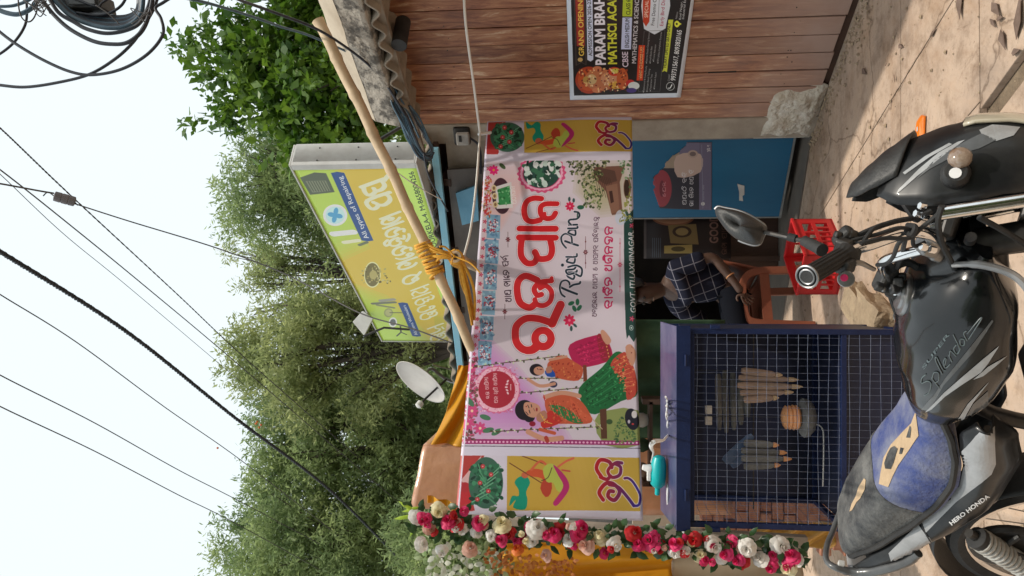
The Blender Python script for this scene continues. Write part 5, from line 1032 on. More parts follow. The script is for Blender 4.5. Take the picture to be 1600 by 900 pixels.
# white cable and teal plug light on the lid
def lidz(y): return lz + .004 + (y - CY + .02) / .38 * .046
def onlid(x, y, h=.006):
    d = ray(x, y); t = (CY + .15) / d.y; P = CP + d * t
    for _ in range(8): t = (lidz(P.y) + h - HC) / d.z; P = CP + d * t; 
    return P
WC = MB(); WC.tube([onlid(1041, 634), onlid(1046, 644), onlid(1043, 664), onlid(1046, 676), onlid(1040, 684), onlid(1036, 688), onlid(1032, 694) + Z * .02, at(1021, 708, 4.2), at(1018, 722, 4.2)], .0055, 8, sm=7)
WC.tube([onlid(1042, 626), onlid(1047, 650), onlid(1044, 680), onlid(1046, 720), onlid(1043, 770), onlid(1045, 800), onlid(1052, 814), Vector((CX0 - .02, CY - .026, 1.19))], .0055, 8, sm=7)
WC.tube([onlid(1040, 620), onlid(1044, 630), onlid(1041, 650), onlid(1046, 660), onlid(1042, 640), onlid(1045, 622)], .005, 8, sm=7); WC.tube([onlid(1047, 745), onlid(1050, 756), onlid(1046, 765)], .005, 8, sm=5)
tag(WC.build('white_cable', M['white'], smooth_=True), 'loose white cable lying in loops on the blue cage lid', 'cable')
PT = at(1027, 742, 4.18); lt = thing('teal_lamp', 'small teal plastic lamp with a white socket resting on the cage lid', 'lamp', (PT.x, PT.y, lidz(PT.y)))
ax_ = Vector((-1, 0, .05)).normalized()
mb = MB(); mb.lathe([(.012, -.105), (.03, -.095), (.04, -.06), (.042, 0), (.038, .05), (.02, .068), (.014, .07), (.013, .105), (.005, .11)], PT + Z * -.005, ax_, 20); part(mb, 'housing', M['teal'], lt, smooth_=True)
mb = MB(); mb.lathe([(.022, 0), (.024, .012), (.018, .03), (.014, .05)], PT + Vector((.03, 0, .03)), Vector((.2, 0, 1)), 14); mb.box(PT + Vector((-.005, -.005, .045)), (.05, .03, .02)); part(mb, 'socket', M['white'], lt, smooth_=True, bevel=.003)

# draped stand and cloth behind the cage
def drape(name, fn, m, label, cat, nu=40, nv=40, thick=.003, parent=None):
    mb = MB(); mb.grid(fn, nu, nv); o = mb.build(name, m, smooth_='all', thick=thick); return tag(o, label, cat)
t = thing('draped_pillar', 'tall pillar wrapped in shiny copper brown satin behind the banner', 'draped pillar', at(1300, 750, 4.9)); mb = MB()
Lx, Rx = at(700, 795, 4.85), at(700, 696, 4.95)
def dp(u, v):
    a = Lx.lerp(Rx, u); z = 2.80 - .06 * u - v * 2.0; f = .012 * sin(u * 13 + v * 3) * (.2 + .8 * v) + .010 * mnoise.noise(Vector((u * 4, v * 7, 1)))
    return Vector((a.x - .02 * sin(v * 4), a.y + f - .02 * sin(pi * u), z + .003 * sin(u * 9)))
mb.grid(dp, 40, 60); part(mb, 'satin_front', M['satin'], t, smooth_='all', thick=.004)
mb = MB(); mb.grid(lambda u, v: dp(0, v) + Vector((.02 * sin(v * 20) * u, .5 * u, 0)), 6, 60); mb.grid(lambda u, v: dp(1, v) + Vector((.02 * sin(v * 20) * u, .5 * u, 0)), 6, 60); part(mb, 'satin_side', M['satin'], t, smooth_='all', thick=.004)
mb = MB(); mb.grid(lambda u, v: dp(u, 0) + Vector((0, .5 * v, .02 * sin(u * 12) * v)), 20, 6); part(mb, 'satin_top', M['satin'], t, smooth_='all', thick=.004)
a, b, c, d = at(716, 572, 5.3), at(688, 628, 5.1), at(672, 694, 5.0), at(712, 700, 5.0)
def yc(u, v):
    top = (at(716, 571, 5.35) * (1 - u) + at(676, 692, 4.98) * u); bot = at(740, 571, 5.35) * (1 - u) + at(740, 700, 4.95) * u
    return top * (1 - v) + bot * v + Vector((0, .03 * sin(v * 9 + u * 4) * u + .025 * sin(u * 11 + v * 12), -.02 * sin(pi * u) * (1 - v)))
drape('yellow_canopy', yc, M['yellow_cloth'], 'bright yellow cloth canopy stretched between the awning rail and the satin pillar', 'cloth')
def yf(u, v): return at(668 + 45 * v, 774 + 12 * u + 12 * v, 4.72) + Vector((0, .02 * sin(v * 12), 0))
drape('yellow_fold', yf, M['yellow_cloth'], 'narrow strip of yellow cloth hanging beside the satin pillar', 'cloth', 8, 20)
drape('green_cloth', lambda u, v: Vector((-.95 + .75 * u, 4.95 + .03 * sin(u * 22), 1.52 - .7 * v)), M['green_cloth'], 'dark green cloth hanging behind the cage and under the banner', 'cloth', 60, 8)
t = thing('bottle_shelf', 'dark wooden shelf with pots seen between banner and cage', 'shelf', (-1.0, 4.85, 0))
mb = MB(); mb.box((-.93, 4.75, 1.30), (.5, .16, .02)); mb.box((-.93, 4.75, 1.12), (.5, .16, .02)); mb.box((-.68, 4.75, .8), (.03, .16, 1.1)); mb.box((-1.17, 4.75, .8), (.03, .16, 1.1)); part(mb, 'frame', M['dark_wood'], t)
for i in range(3):
    mb = MB(); mb.lathe([(.03, 0), (.045, .03), (.04, .09), (.02, .12), (.024, .14)], (-1.1 + i * .15, 4.74, 1.312), Z, 16); tag(mb.build('small_pot', [M['clay'], M['green_cloth'], M['white_dirty']][i], smooth_=True), ['brown', 'green', 'white'][i] + ' small pot on the dark shelf under the banner', 'pot')
drape('gold_film', lambda u, v: at(1175 + 130 * v, 816 + 40 * u * (1 - .0 * v), 4.32 - .02 * u) + Vector((0, .02 * sin(v * 17 + u * 9), 0)), M['gold_film'], 'crumpled shiny gold foil sheet hanging beside the cage', 'foil')
drape('yellow_curtain', lambda u, v: at(785 + 265 * v, 850 + 110 * u, 4.35) + Vector((0, .035 * sin(u * 15 + v * 3), 0)), M['yellow_cloth'], 'golden yellow curtain hanging behind the flower garland', 'curtain')
drape('beige_curtain', lambda u, v: at(1050 + 205 * v, 838 + 120 * u, 4.4) + Vector((0, .02 * sin(u * 14 + v * 3), 0)), M['beige_panel'], 'plain beige cloth panel below the yellow curtain', 'cloth')
mb = MB(); a, b = at(640, 802, 4.12), at(1262, 858, 4.12); mb.prism([a, at(640, 812, 4.12), at(1262, 884, 4.12), at(1262, 840, 4.12)], (0, .05, 0)); o = mb.build('gate_post', M['plaster']); tag(o, 'pale gate post behind the string of artificial roses', 'post')

# ================================================================ garland of artificial roses
GP = thing('flower_garland', 'thick hanging garland of red, pink, white and cream artificial roses', 'garland', at(1255, 884, 3.95))
def rose_mb(c, r, ax, seed, kind=0):
    rr = random.Random(seed); ax = Vector(ax).normalized(); a = ax.orthogonal().normalized(); b = ax.cross(a); mb = MB()
    rows = ((3, .30, .2, .46), (5, .52, .32, .38), (6, .78, .48, .24), (7, 1.0, .55, .04))
    for n, rad, w, h in rows:
        ph = rr.uniform(0, 6)
        for i in range(n):
            t0 = ph + 2 * pi * i / n; sp = 2 * pi / n * .72; k = rr.uniform(.88, 1.12)
            def f(u, v):
                an = t0 + (u - .5) * 2 * sp * (.55 + .6 * v * (1 - v * .35)); q = r * rad * k * (.25 + .75 * v); zz = r * (h * v ** .6 * (1.5 if rad < .6 else 1) - .30 * (v ** 3) * (rad > .6) + .05 * cos(u * 9 + i) * v - .16 * (rad > .9)); 
                return c + (a * cos(an) + b * sin(an)) * q * (1 - .12 * (2 * u - 1) ** 2 * v) + ax * zz
            mb.grid(f, 4, 3)
    return mb
def leaf_mb(mb, c, d, up_, L, Wd):
    d = Vector(d).normalized(); s = d.cross(Vector(up_)).normalized(); n = s.cross(d)
    o = [c, c + d * L * .3 + s * Wd * .5 - n * L * .03, c + d * L * .3 - s * Wd * .5 - n * L * .03, c + d * L * .68 + s * Wd * .42 - n * L * .06, c + d * L * .68 - s * Wd * .42 - n * L * .06, c + d * L - n * L * .16, c + d * L * .3 + n * L * .04, c + d * L * .68]
    mb.add(o, [(0, 1, 6), (0, 6, 2), (1, 3, 7, 6), (2, 6, 7, 4), (3, 5, 7), (4, 7, 5)])
gl = [(652, 806, 13, 'w'), (660, 812, 11, 'p'), (672, 826, 12, 'k'), (685, 799, 14, 'c'), (700, 814, 13, 'p'), (712, 818, 13, 'r'), (722, 828, 11, 'w'), (748, 816, 13, 'p'), (746, 832, 12, 'w'), (768, 838, 10, 'w'), (784, 818, 15, 'c'), (796, 834, 12, 'r'), (782, 844, 11, 'p'), (840, 824, 17, 'w'), (832, 846, 11, 'w'), (820, 838, 11, 'p'), (866, 834, 13, 'p'), (874, 830, 14, 'r'), (888, 842, 11, 'w'), (890, 850, 10, 'r'), (909, 826, 15, 'p'), (902, 836, 12, 'p'), (914, 852, 14, 'k'), (936, 838, 14, 'c'), (945, 864, 9, 'p'), (962, 852, 13, 'w'), (992, 832, 14, 'r'), (1016, 845, 16, 'p'), (996, 850, 12, 'p'), (1030, 856, 12, 'r'), (1053, 850, 12, 'p'), (1054, 864, 11, 'w'), (1068, 864, 8, 'r'), (1083, 843, 13, 'r'), (1094, 868, 11, 'c'), (1116, 853, 15, 'w'), (1128, 870, 11, 'w'), (1143, 848, 12, 'p'), (1133, 866, 12, 'p'), (1152, 876, 11, 'p'), (1160, 876, 11, 'r'), (1166, 857, 15, 'w'), (1186, 872, 13, 'w'), (1208, 868, 10, 'p'), (1204, 886, 13, 'p'), (1222, 854, 17, 'w'), (1236, 868, 13, 'p'), (1230, 884, 11, 'p'), (1231, 888, 14, 'c'), (1246, 876, 9, 'w'), (660, 850, 12, 'w'), (690, 862, 11, 'w'), (735, 856, 13, 'k'), (808, 858, 10, 'o'), (852, 868, 10, 'k')]
_r = random.Random(5)
for _ in range(46):
    f = _r.random(); gl.append((648 + 600 * f, 806 + 66 * f + _r.uniform(-16, 22), _r.uniform(5.5, 9), _r.choice('wpprkcw')))
PM = dict(w='pet_white', c='pet_cream', p='pet_pink', r='pet_red', k='tan_pet', o='pet_orange'); M['tan_pet'] = mat('pet_peach', (.72, .45, .36), (.6, .33, .25), sc=12, rough=.6, transl=.2)
for i, (x, y, r, k) in enumerate(gl):
    D = 3.92 + .05 * random.random(); c = at(x, y, D); ax_ = (CP - c).normalized() + Vector((random.uniform(-.75, .75), 0, random.uniform(-.75, .75)))
    part(rose_mb(c, r / F * D * 1.02, ax_, i), 'rose', M[PM[k]], GP, smooth_='all')
mb = MB()
for i in range(330):
    f = random.random(); x = 645 + 610 * f; y = 806 + 62 * f + random.uniform(-22, 26); c = at(x, y, 4.0 + random.uniform(-.04, .05)); d = Vector((random.uniform(-1, 1), -.5, random.uniform(-1, 1))); leaf_mb(mb, c, d, (CP - c), random.uniform(.045, .075), random.uniform(.025, .04))
tag(part(mb, 'leaves', M['leaf_dark'], GP, smooth_='all'), kind='stuff')
mb = MB(); mb.tube([at(640, 804, 4.03), at(800, 826, 4.03), at(1000, 842, 4.03), at(1255, 872, 4.03)], .014, 8, sm=6); part(mb, 'core', M['leaf_dark'], GP)
AR = thing('flower_arch', 'bushy arch of pale green, white and orange artificial foliage left of the garland', 'flower arch', at(1100, 900, 4.5)); 
for nm, m, n, (xa, xb, ya, yb), sz in (('pale_leaves', mat('pale_leaf', (.20, .32, .10), (.42, .48, .28), sc=9, rough=.5, transl=.3), 260, (655, 800, 838, 960), (.03, .05)), ('orange_leaves', mat('rust_leaf', (.42, .12, .03), (.58, .24, .05), sc=9, rough=.6, transl=.3), 420, (760, 900, 858, 960), (.02, .036)), ('white_leaves', mat('silver_leaf', (.52, .55, .45), (.7, .7, .6), sc=9, rough=.6, transl=.3), 170, (665, 780, 850, 960), (.03, .055))):
    mb = MB()
    for i in range(n):
        x = random.uniform(xa, xb); y = random.uniform(ya, yb) + (x - xa) * .12; c = at(x, y, 4.12 + random.uniform(-.1, .14)); leaf_mb(mb, c, (random.uniform(-1, 1), random.uniform(-1, .3), random.uniform(-1, 1)), (CP - c), random.uniform(*sz) * 1.15, sz[1] * .5)
    tag(part(mb, nm, m, AR, smooth_='all'), kind='stuff')
mb = MB(); ylf = mat('yellow_leaf', (.45, .6, .05), (.3, .5, .04), sc=9, rough=.4, transl=.3)
for (x, y, dx, dz) in ((648, 792, -.3, 1), (640, 800, .5, .9), (645, 812, -.9, .5), (636, 806, -.2, 1)): leaf_mb(mb, at(x + 10, y, 4.0), (dx, -.1, dz), (0, -1, 0), .11, .022)
part(mb, 'sprig', ylf, AR, smooth_='all')

# ================================================================ red crate
CRx = thing('red_crate', 'empty bright red plastic bottle crate standing on the shaded concrete', 'crate', on_z(1306, 400, 0) + Vector((0, .02, 0)))
co = wloc(CRx); ca = radians(52); cu = Vector((cos(ca), sin(ca), 0)); cv = Vector((-sin(ca), cos(ca), 0)); ch = .27; hw, hd = .215, .165
def cp(a, b, z): return co + cu * a + cv * b + Z * z
def slat(name, p, q, z0, z1, th=.008):   # p,q: 2D corners on crate plan
    mb = MB(); d = Vector((q[0] - p[0], q[1] - p[1], 0)).normalized(); n = Vector((-d.y, d.x, 0)) * th
    mb.hexa([cp(p[0], p[1], z0), cp(q[0], q[1], z0), cp(q[0] + n.x, q[1] + n.y, z0), cp(p[0] + n.x, p[1] + n.y, z0), cp(p[0], p[1], z1), cp(q[0], q[1], z1), cp(q[0] + n.x, q[1] + n.y, z1), cp(p[0] + n.x, p[1] + n.y, z1)]); return part(mb, name, M['red_plastic'], CRx, bevel=.002)
cs = [(-hw, -hd), (hw, -hd), (hw, hd), (-hw, hd)]
for i in range(4):
    p, q = Vector(cs[i]), Vector(cs[(i + 1) % 4]); d = (q - p); mb = MB(); n = Vector((-d.y, d.x)).normalized() * .008
    def rect(a0, a1, z0, z1):
        A0, A1 = p + d * a0, p + d * a1; mb.hexa([cp(*A0, z0), cp(*A1, z0), cp(*(A1 + n), z0), cp(*(A0 + n), z0), cp(*A0, z1), cp(*A1, z1), cp(*(A1 + n), z1), cp(*(A0 + n), z1)])
    ks = 6; rect(0, 1, 0, .045); rect(0, 1, .215, ch); rect(0, .12, .045, .215); rect(.88, 1, .045, .215); rect(.12, .88, .125, .15)
    for k in range(1, ks): a = .12 + .76 * k / ks; rect(a - .018, a + .018, .045, .125)
    for k in range(1, 3): a = .12 + .76 * k / 3; rect(a - .02, a + .02, .15, .215)
    part(mb, 'side', M['red_plastic'], CRx)
    mb = MB(); o2 = -n * 1.0; A0, A1 = p, q
    mb.hexa([cp(*(A0 + o2), ch - .012), cp(*(A1 + o2), ch - .012), cp(*(A1 + n * 1.4), ch - .012), cp(*(A0 + n * 1.4), ch - .012), cp(*(A0 + o2), ch + .006), cp(*(A1 + o2), ch + .006), cp(*(A1 + n * 1.4), ch + .006), cp(*(A0 + n * 1.4), ch + .006)]); part(mb, 'rim', M['red_plastic'], CRx, bevel=.003)
mb = MB(); mb.hexa([cp(*c, .006) for c in cs] + [cp(*c, .016) for c in cs]); part(mb, 'base', M['red_plastic'], CRx)
# stones
def stone(P, s, label, seed, h, rot=0):
    rr = random.Random(seed); b = bmesh.new(); bmesh.ops.create_cube(b, size=1); bmesh.ops.subdivide_edges(b, edges=b.edges, cuts=5, use_grid_fill=True)
    R = Matrix.Rotation(rot, 3, 'Z')
    for v in b.verts:
        q = v.co.copy(); q.x *= 1 + .18 * q.z; k = 1 + .16 * mnoise.fractal(q * 1.6 + Vector((seed, 0, 0)), .8, 2, 4); v.co = R @ Vector((q.x * s[0] * k, q.y * s[1] * k, (q.z + .5) * h * (1 + .14 * mnoise.noise(q * 2 + Vector((0, seed, 0)))))) 
    me = bpy.data.meshes.new('stone'); b.to_mesh(me); b.free(); me.materials.append(M['stone']); o = bpy.data.objects.new('stone_block', me); COL.objects.link(o); o.location = P; tag(o, label, 'stone')
stone(on_z(1356, 474, -.006), (.17, .26), 'rough broken stone block beside the red crate, nearest to it', 3, .11, -.5)
stone(on_z(1388, 498, -.006), (.20, .34), 'larger rough stone block between the cage corner and the motorcycle tank', 8, .13, -.35)
stone(on_z(1418, 640, -.03), (.1, .14), 'small brown stone lying under the near edge of the cage', 15, .05, .4)
# orange packet
P = on_z(1440, 203, .006); mb = MB(); pk = [(-.05, -.04), (.06, -.05), (.075, -.01), (.05, .035), (.01, .05), (-.055, .03), (-.07, -.005)]
b0 = [P + Vector((a, b_, 0)) for a, b_ in pk]; b1 = [P + Vector((a * .55, b_ * .5, .02)) for a, b_ in pk]; mb.loft([b0, [P + (p - P) * .95 + Z * (.008 + .004 * (i % 2)) for i, p in enumerate(b0)], b1])
t = thing('orange_packet', 'crumpled orange snack packet dropped on the concrete near the cowl', 'packet', P); part(mb, 'wrapper', M['orange_pack'], t, bevel=.002)
mb = MB(); mb.box(P + Vector((0.004, -.004, .0225)), (.022, .012, .002)); part(mb, 'label', M['white_dirty'], t)

# ================================================================ chair and seated person
HD = Vector((-.93, -.37, 0)).normalized(); HS = Vector((-HD.y, HD.x, 0))      # facing left in the view; HS = the side turned to the street
CC = Vector((-.14, 6.2, .012))
def ch3(a, b_, z): return CC + HD * a + HS * b_ + Z * z
CH = thing('plastic_chair', 'red brown moulded plastic armchair with a man sitting in it', 'chair', CC)
mb = MB(); mb.grid(lambda u, v: ch3(-.22 + .44 * u, -.22 + .44 * v, .36 - .02 * sin(pi * v) - .015 * sin(pi * u)), 12, 12); part(mb, 'seat', M['chair_red'], CH, smooth_='all', thick=.02)
mb = MB(); mb.grid(lambda u, v: ch3(-.23 - .10 * v, (-.21 + .42 * u) * (1 - .12 * v), .36 + .38 * v), 12, 8); part(mb, 'backrest', M['chair_red'], CH, smooth_='all', thick=.016)
def ribbon(path, w, th, dirw):     # flat moulded band along a path
    P = smooth(path, 7); mb = MB(); rings = []
    for i, p in enumerate(P):
        t = (P[min(i + 1, len(P) - 1)] - P[max(i - 1, 0)]).normalized(); n = t.cross(dirw).normalized(); k = i / (len(P) - 1); ww = w[0] + (w[1] - w[0]) * k
        rings.append([p + dirw * th + n * ww, p - dirw * th + n * ww, p - dirw * th - n * ww, p + dirw * th - n * ww])
    mb.loft(rings); return mb
for sd in (1, -1):
    y_ = .225 * sd
    part(ribbon([ch3(-.215, y_ * 1.04, .0), ch3(-.205, y_, .2), ch3(-.20, y_, .36), ch3(-.17, y_, .45), ch3(-.10, y_, .495), ch3(.04, y_, .505)], (.032, .026), .016, HS), 'rear_leg', M['chair_red'], CH, bevel=.006)
    part(ribbon([ch3(.245, y_ * 1.02, .0), ch3(.235, y_, .2), ch3(.225, y_, .40), ch3(.20, y_, .475), ch3(.14, y_, .502), ch3(.03, y_, .505)], (.036, .03), .017, HS), 'front_leg', M['chair_red'], CH, bevel=.006)
    mb = MB(); mb.hexa([ch3(-.2, y_ - .008, .30), ch3(.22, y_ - .008, .30), ch3(.22, y_ + .008, .30), ch3(-.2, y_ + .008, .30), ch3(-.2, y_ - .008, .37), ch3(.22, y_ - .008, .37), ch3(.22, y_ + .008, .37), ch3(-.2, y_ + .008, .37)]); part(mb, 'apron', M['chair_red'], CH)
def skin(name, pts, edges, rads, m, parent, sub=2, root=0):
    me = bpy.data.meshes.new(name); L = wloc(parent); me.from_pydata([tuple(Vector(p) - L) for p in pts], edges, []); o = bpy.data.objects.new(name, me); COL.objects.link(o); o.parent = parent
    q = o.modifiers.new('skin', 'SKIN'); q.use_smooth_shade = True
    for i, r in enumerate(rads): me.skin_vertices[0].data[i].radius = r if hasattr(r, '__len__') else (r, r)
    for i in range(len(pts)): me.skin_vertices[0].data[i].use_root = (i == root)
    o.modifiers.new('sub', 'SUBSURF').levels = sub; o.modifiers['sub'].render_levels = sub; me.materials.append(m); return o
PE = thing('person', 'man in dark plaid shirt and dark trousers leaning forward in the red brown chair', 'person', CC + HD * .3)
hip = at(1140, 432, 6.2); belly = at(1112, 440, 6.2); chest = at(1078, 446, 6.2); ntop = at(1052, 448, 6.2); neck = at(1036, 452, 6.18); head = at(1006, 458, 6.13); topH = at(988, 458, 6.13)
shL, elL, wrL, haL = at(1058, 420, 6.04), at(1114, 400, 5.99), at(1147, 440, 5.95), at(1159, 458, 5.94)
shR, elR, wrR, haR = at(1062, 482, 6.38), at(1110, 510, 6.4), at(1140, 520, 6.2), at(1150, 524, 6.12)
kL, anL, toL = at(1158, 520, 5.93), at(1240, 528, 5.95), at(1252, 545, 5.9); kR, anR, toR = at(1150, 528, 6.2), at(1225, 535, 6.25), at(1235, 552, 6.2)
skin('body', [hip, belly, chest, ntop, neck, head, topH, shL, elL, wrL, haL, shR, elR, wrR, haR, kL, anL, toL, kR, anR, toR],
     [(0, 1), (1, 2), (2, 3), (3, 4), (4, 5), (5, 6), (3, 7), (7, 8), (8, 9), (9, 10), (3, 11), (11, 12), (12, 13), (13, 14), (0, 15), (15, 16), (16, 17), (0, 18), (18, 19), (19, 20)],
     [.13, .13, .14, .09, .056, (.085, .095), .062, .062, .044, .030, .030, .062, .044, .03, .03, .07, .042, .032, .07, .042, .032], M['skin'], PE)
for wv, hv in ((wrL, haL), (wrR, haR)):
    d = (hv - wv).normalized(); s = HS.cross(d).normalized(); p_ = [hv]; e_ = []; r_ = [(.034, .018)]
    for i in range(5):
        k = (i - 2.2) * .019; base = hv + d * .035 + s * k if i else hv + s * -.04; L = (.045, .068, .075, .07, .055)[i]; dd = (d + s * (i - 2.3) * .10).normalized() if i else (d * .6 - s * .7).normalized(); n0 = len(p_)
        p_ += [base, base + dd * L * .5, base + dd * L * .5 + (dd - Z * .8).normalized() * L * .55]; r_ += [.010, .0092, .008]; e_ += [(0, n0), (n0, n0 + 1), (n0 + 1, n0 + 2)]
    skin('hand', p_, e_, r_, M['skin'], PE, 1)
fd = (HD * .9 - HS * -.35 - Z * .25).normalized(); fs_ = fd.cross(Z).normalized(); fu = fs_.cross(fd); fc = head + fd * .085
mb = MB(); mb.loft([[fc + fu * .02 + fs_ * x * .4 + fu * y for x, y in ((-.012, 0), (.012, 0), (.008, .01), (-.008, .01))], [fc + fd * .024 - fu * .018 + fs_ * x + fu * y for x, y in ((-.014, -.006), (.014, -.006), (.008, .008), (-.008, .008))], [fc + fd * .006 - fu * .03 + fs_ * x * .8 + fu * y for x, y in ((-.012, -.004), (.012, -.004), (.008, .002), (-.008, .002))]]); part(mb, 'nose', M['skin'], PE, smooth_='all')
for sg in (-1, 1):
    mb = MB(); mb.lathe([(.013, -.006), (.011, .004), (.001, .008)], fc + fs_ * sg * .033 + fu * .022 - fd * .006, fd, 10); part(mb, 'eye', M['hair'], PE, smooth_=True)
    mb = MB(); mb.lathe([(.006, -.012), (.024, 0), (.02, .008), (.004, .006)], head + fs_ * sg * .09 - fd * .01, fs_ * sg, 12); part(mb, 'ear', M['skin'], PE, smooth_=True)
mb = MB(); mb.box(fc - fu * .052 - fd * .004, (.03, .03, .009)); part(mb, 'mouth', M['clay'], PE, bevel=.003)
hc = head + Z * .045 - fd * .012; mb = MB()
mb.grid(lambda u, v: hc + (fd * cos(u * 2 * pi) * .115 + fs_ * sin(u * 2 * pi) * .108) * sin(v * pi * .60) * (1 + .05 * mnoise.noise(Vector((u * 20, v * 9, 0)))) + Z * (.115 * cos(v * pi * (.62 if cos(u * 2 * pi) < .35 else .40))), 32, 14)
part(mb, 'hair', M['hair'], PE, smooth_='all', thick=.01)
skin('shirt', [hip + Z * .02, belly, chest, ntop, neck - Z * .045, shL, shL.lerp(elL, .45), shL.lerp(elL, .84), shR, shR.lerp(elR, .5), shR.lerp(elR, .84)], [(0, 1), (1, 2), (2, 3), (3, 4), (3, 5), (5, 6), (6, 7), (3, 8), (8, 9), (9, 10)], [(.19, .17), (.18, .17), (.19, .17), (.13, .12), .075, .09, .08, .082, .09, .08, .08], M['plaid'], PE)
skin('trousers', [hip, kL + Z * .01, anL + Z * .02, kR + Z * .01, anR + Z * .02], [(0, 1), (1, 2), (0, 3), (3, 4)], [(.17, .13), .09, .066, .09, .066], M['trousers'], PE)
mb = MB(); mb.tube([wrL + (haL - wrL) * -.5 + (HS.cross((haL - wrL).normalized()) * cos(w) + HS * sin(w)) * .034 for w in [2 * pi * j / 16 for j in range(17)]], .005, 6); part(mb, 'bracelet', M['copper'], PE)

# ================================================================ trees
def leaf_mesh(name, blobs, n, L, Wd, m, parent, droop=.3, seed=1, shell=.5, curl=.15):
    r = np.random.default_rng(seed); B = np.array([[*b[0], b[1]] for b in blobs], float); wts = B[:, 3] ** 2; wts /= wts.sum(); k = r.choice(len(B), n, p=wts)
    # leaves gather into sprays: each spray is a short twig direction
    ns = n // 9; d = r.normal(size=(ns, 3)); d /= np.linalg.norm(d, axis=1)[:, None]; rad = r.random(ns) ** shell; kk = r.choice(len(B), ns, p=wts); sc = B[kk, :3] + d * (rad * B[kk, 3])[:, None] * np.array([1, 1, .85])
    sd = d + r.normal(size=(ns, 3)) * .6; sd[:, 2] -= droop; sd /= np.linalg.norm(sd, axis=1)[:, None]
    i = np.repeat(np.arange(ns), 9); n = len(i); t = np.tile(np.arange(9), ns) / 9.0
    c = sc[i] + sd[i] * (t * L * 3.2)[:, None] + r.normal(size=(n, 3)) * L * .18
    side = np.cross(sd[i], r.normal(size=(n, 3))); side /= np.linalg.norm(side, axis=1)[:, None] + 1e-9
    a = sd[i] * .55 + side * np.where(np.arange(n) % 2, 1, -1)[:, None] * .85; a[:, 2] -= .1; a /= np.linalg.norm(a, axis=1)[:, None]
    b = np.cross(a, r.normal(size=(n, 3))); b /= np.linalg.norm(b, axis=1)[:, None] + 1e-9; nn = np.cross(a, b)
    s = (r.random(n) ** 1.5 * 1.1 + .55)[:, None]
    V = np.stack([c, c + (a * L * .5 + b * Wd * .5 + nn * curl * Wd) * s, c + a * L * s, c + (a * L * .5 - b * Wd * .5 + nn * curl * Wd) * s], 1).reshape(-1, 3)
    O = np.array(wloc(parent)); V = V - O
    me = bpy.data.meshes.new(name); me.vertices.add(len(V)); me.vertices.foreach_set('co', V.astype(np.float32).ravel()); me.loops.add(len(V)); me.loops.foreach_set('vertex_index', np.arange(len(V), dtype=np.int32)); me.polygons.add(n); me.polygons.foreach_set('loop_start', np.arange(0, len(V), 4, dtype=np.int32)); me.polygons.foreach_set('loop_total', np.full(n, 4, dtype=np.int32)); me.update(calc_edges=True); me.materials.append(m)
    o = bpy.data.objects.new(name, me); COL.objects.link(o); o.parent = parent; return o
def tree(label, base, h, blobs, n, L, Wd, m, seed, droop=.3, group=None, fork=.35, r0=.16, limb=18, shell=.5):
    t = thing('leafy_tree', label, 'tree', base, group); rr = random.Random(seed); mb = MB(); top = base + Z * h; pts = [base, base + Vector((rr.uniform(-.2, .2), rr.uniform(-.2, .2), h * fork)), base + Vector((rr.uniform(-.4, .4), rr.uniform(-.3, .3), h * .7)), top]
    mb.tube(pts, [r0, r0 * .8, r0 * .45, .02], 9, sm=6); part(mb, 'trunk', M['bark'], t, smooth_=True)
    P = smooth(pts, 8); bl = sorted(blobs, key=lambda b: -b[1])[:limb]
    for b in bl:
        c = Vector(b[0]); z0 = base.z + h * fork + (c.z - base.z - h * fork) * .45; s = min(P, key=lambda p: abs(p.z - z0)); m_ = s.lerp(c, .5) + Vector((rr.uniform(-.2, .2), rr.uniform(-.2, .2), rr.uniform(0, .25))); mb = MB(); mb.tube([s, m_, c], [.075, .045, .012], 6, sm=5)
        for q in range(4):
            e = c + Vector((rr.gauss(0, .5), rr.gauss(0, .5), rr.gauss(0, .4))) * b[1]; mb.tube([m_.lerp(c, rr.uniform(.1, .9)), (m_ + e) / 2 + Vector((0, 0, .1)), e], [.024, .006], 5, sm=3)
        part(mb, 'limb', M['bark'], t, smooth_=True)
    o = leaf_mesh('crown', blobs, n, L, Wd, m, t, droop, seed, shell); return t
def crown_px(cx, cy, rx, ry, D, n, rb, seed, holes=0, flat=1):
    """clump centres spread through an egg-shaped crown; cx, cy is where its middle stands"""
    rr = random.Random(seed); out = []; s = D / F
    c = at(cx, cy, D)
    while len(out) < n:
        a = Vector((rr.uniform(-1, 1), rr.uniform(-1, 1), rr.uniform(-1, 1)))
        if a.length > 1 or (a.length < holes): continue
        out.append((c + Vector((a.x * ry * s, a.y * ry * s * flat, a.z * rx * s)), rb * rr.uniform(.55, 1.2)))
    return out
TR = [  # label, centre in the view, half height and half width there, distance, clumps, clump size, leaves, material
 ('tall feathery green tree standing behind the yellow sign, nearest to the bright leafy one', 500, 305, 150, 95, 17.0, 40, .62, 42000, 'leaf_far', 5),
 ('thin open-crowned tree with bare dark branches showing beside the yellow sign', 480, 430, 130, 80, 18.5, 26, .48, 15000, 'leaf_mid', 6),
 ('broad olive green tree with pale tips behind the satellite dish', 520, 545, 150, 100, 15.5, 48, .6, 46000, 'leaf_mid', 7),
 ('dense dark green tree behind the satin wrapped pillar', 540, 690, 165, 95, 16.5, 46, .64, 50000, 'leaf_far', 8),
 ('wide shaded green tree at the far left of the street', 520, 840, 170, 110, 16.0, 52, .66, 56000, 'leaf_far', 9),
 ('dark green tree left of all the others, partly out of view', 500, 980, 190, 110, 18.0, 40, .7, 30000, 'leaf_far', 10),
 ('small bushy tree filling the gap low behind the flower garland', 700, 860, 80, 110, 13.0, 30, .5, 26000, 'leaf_far', 12),
]
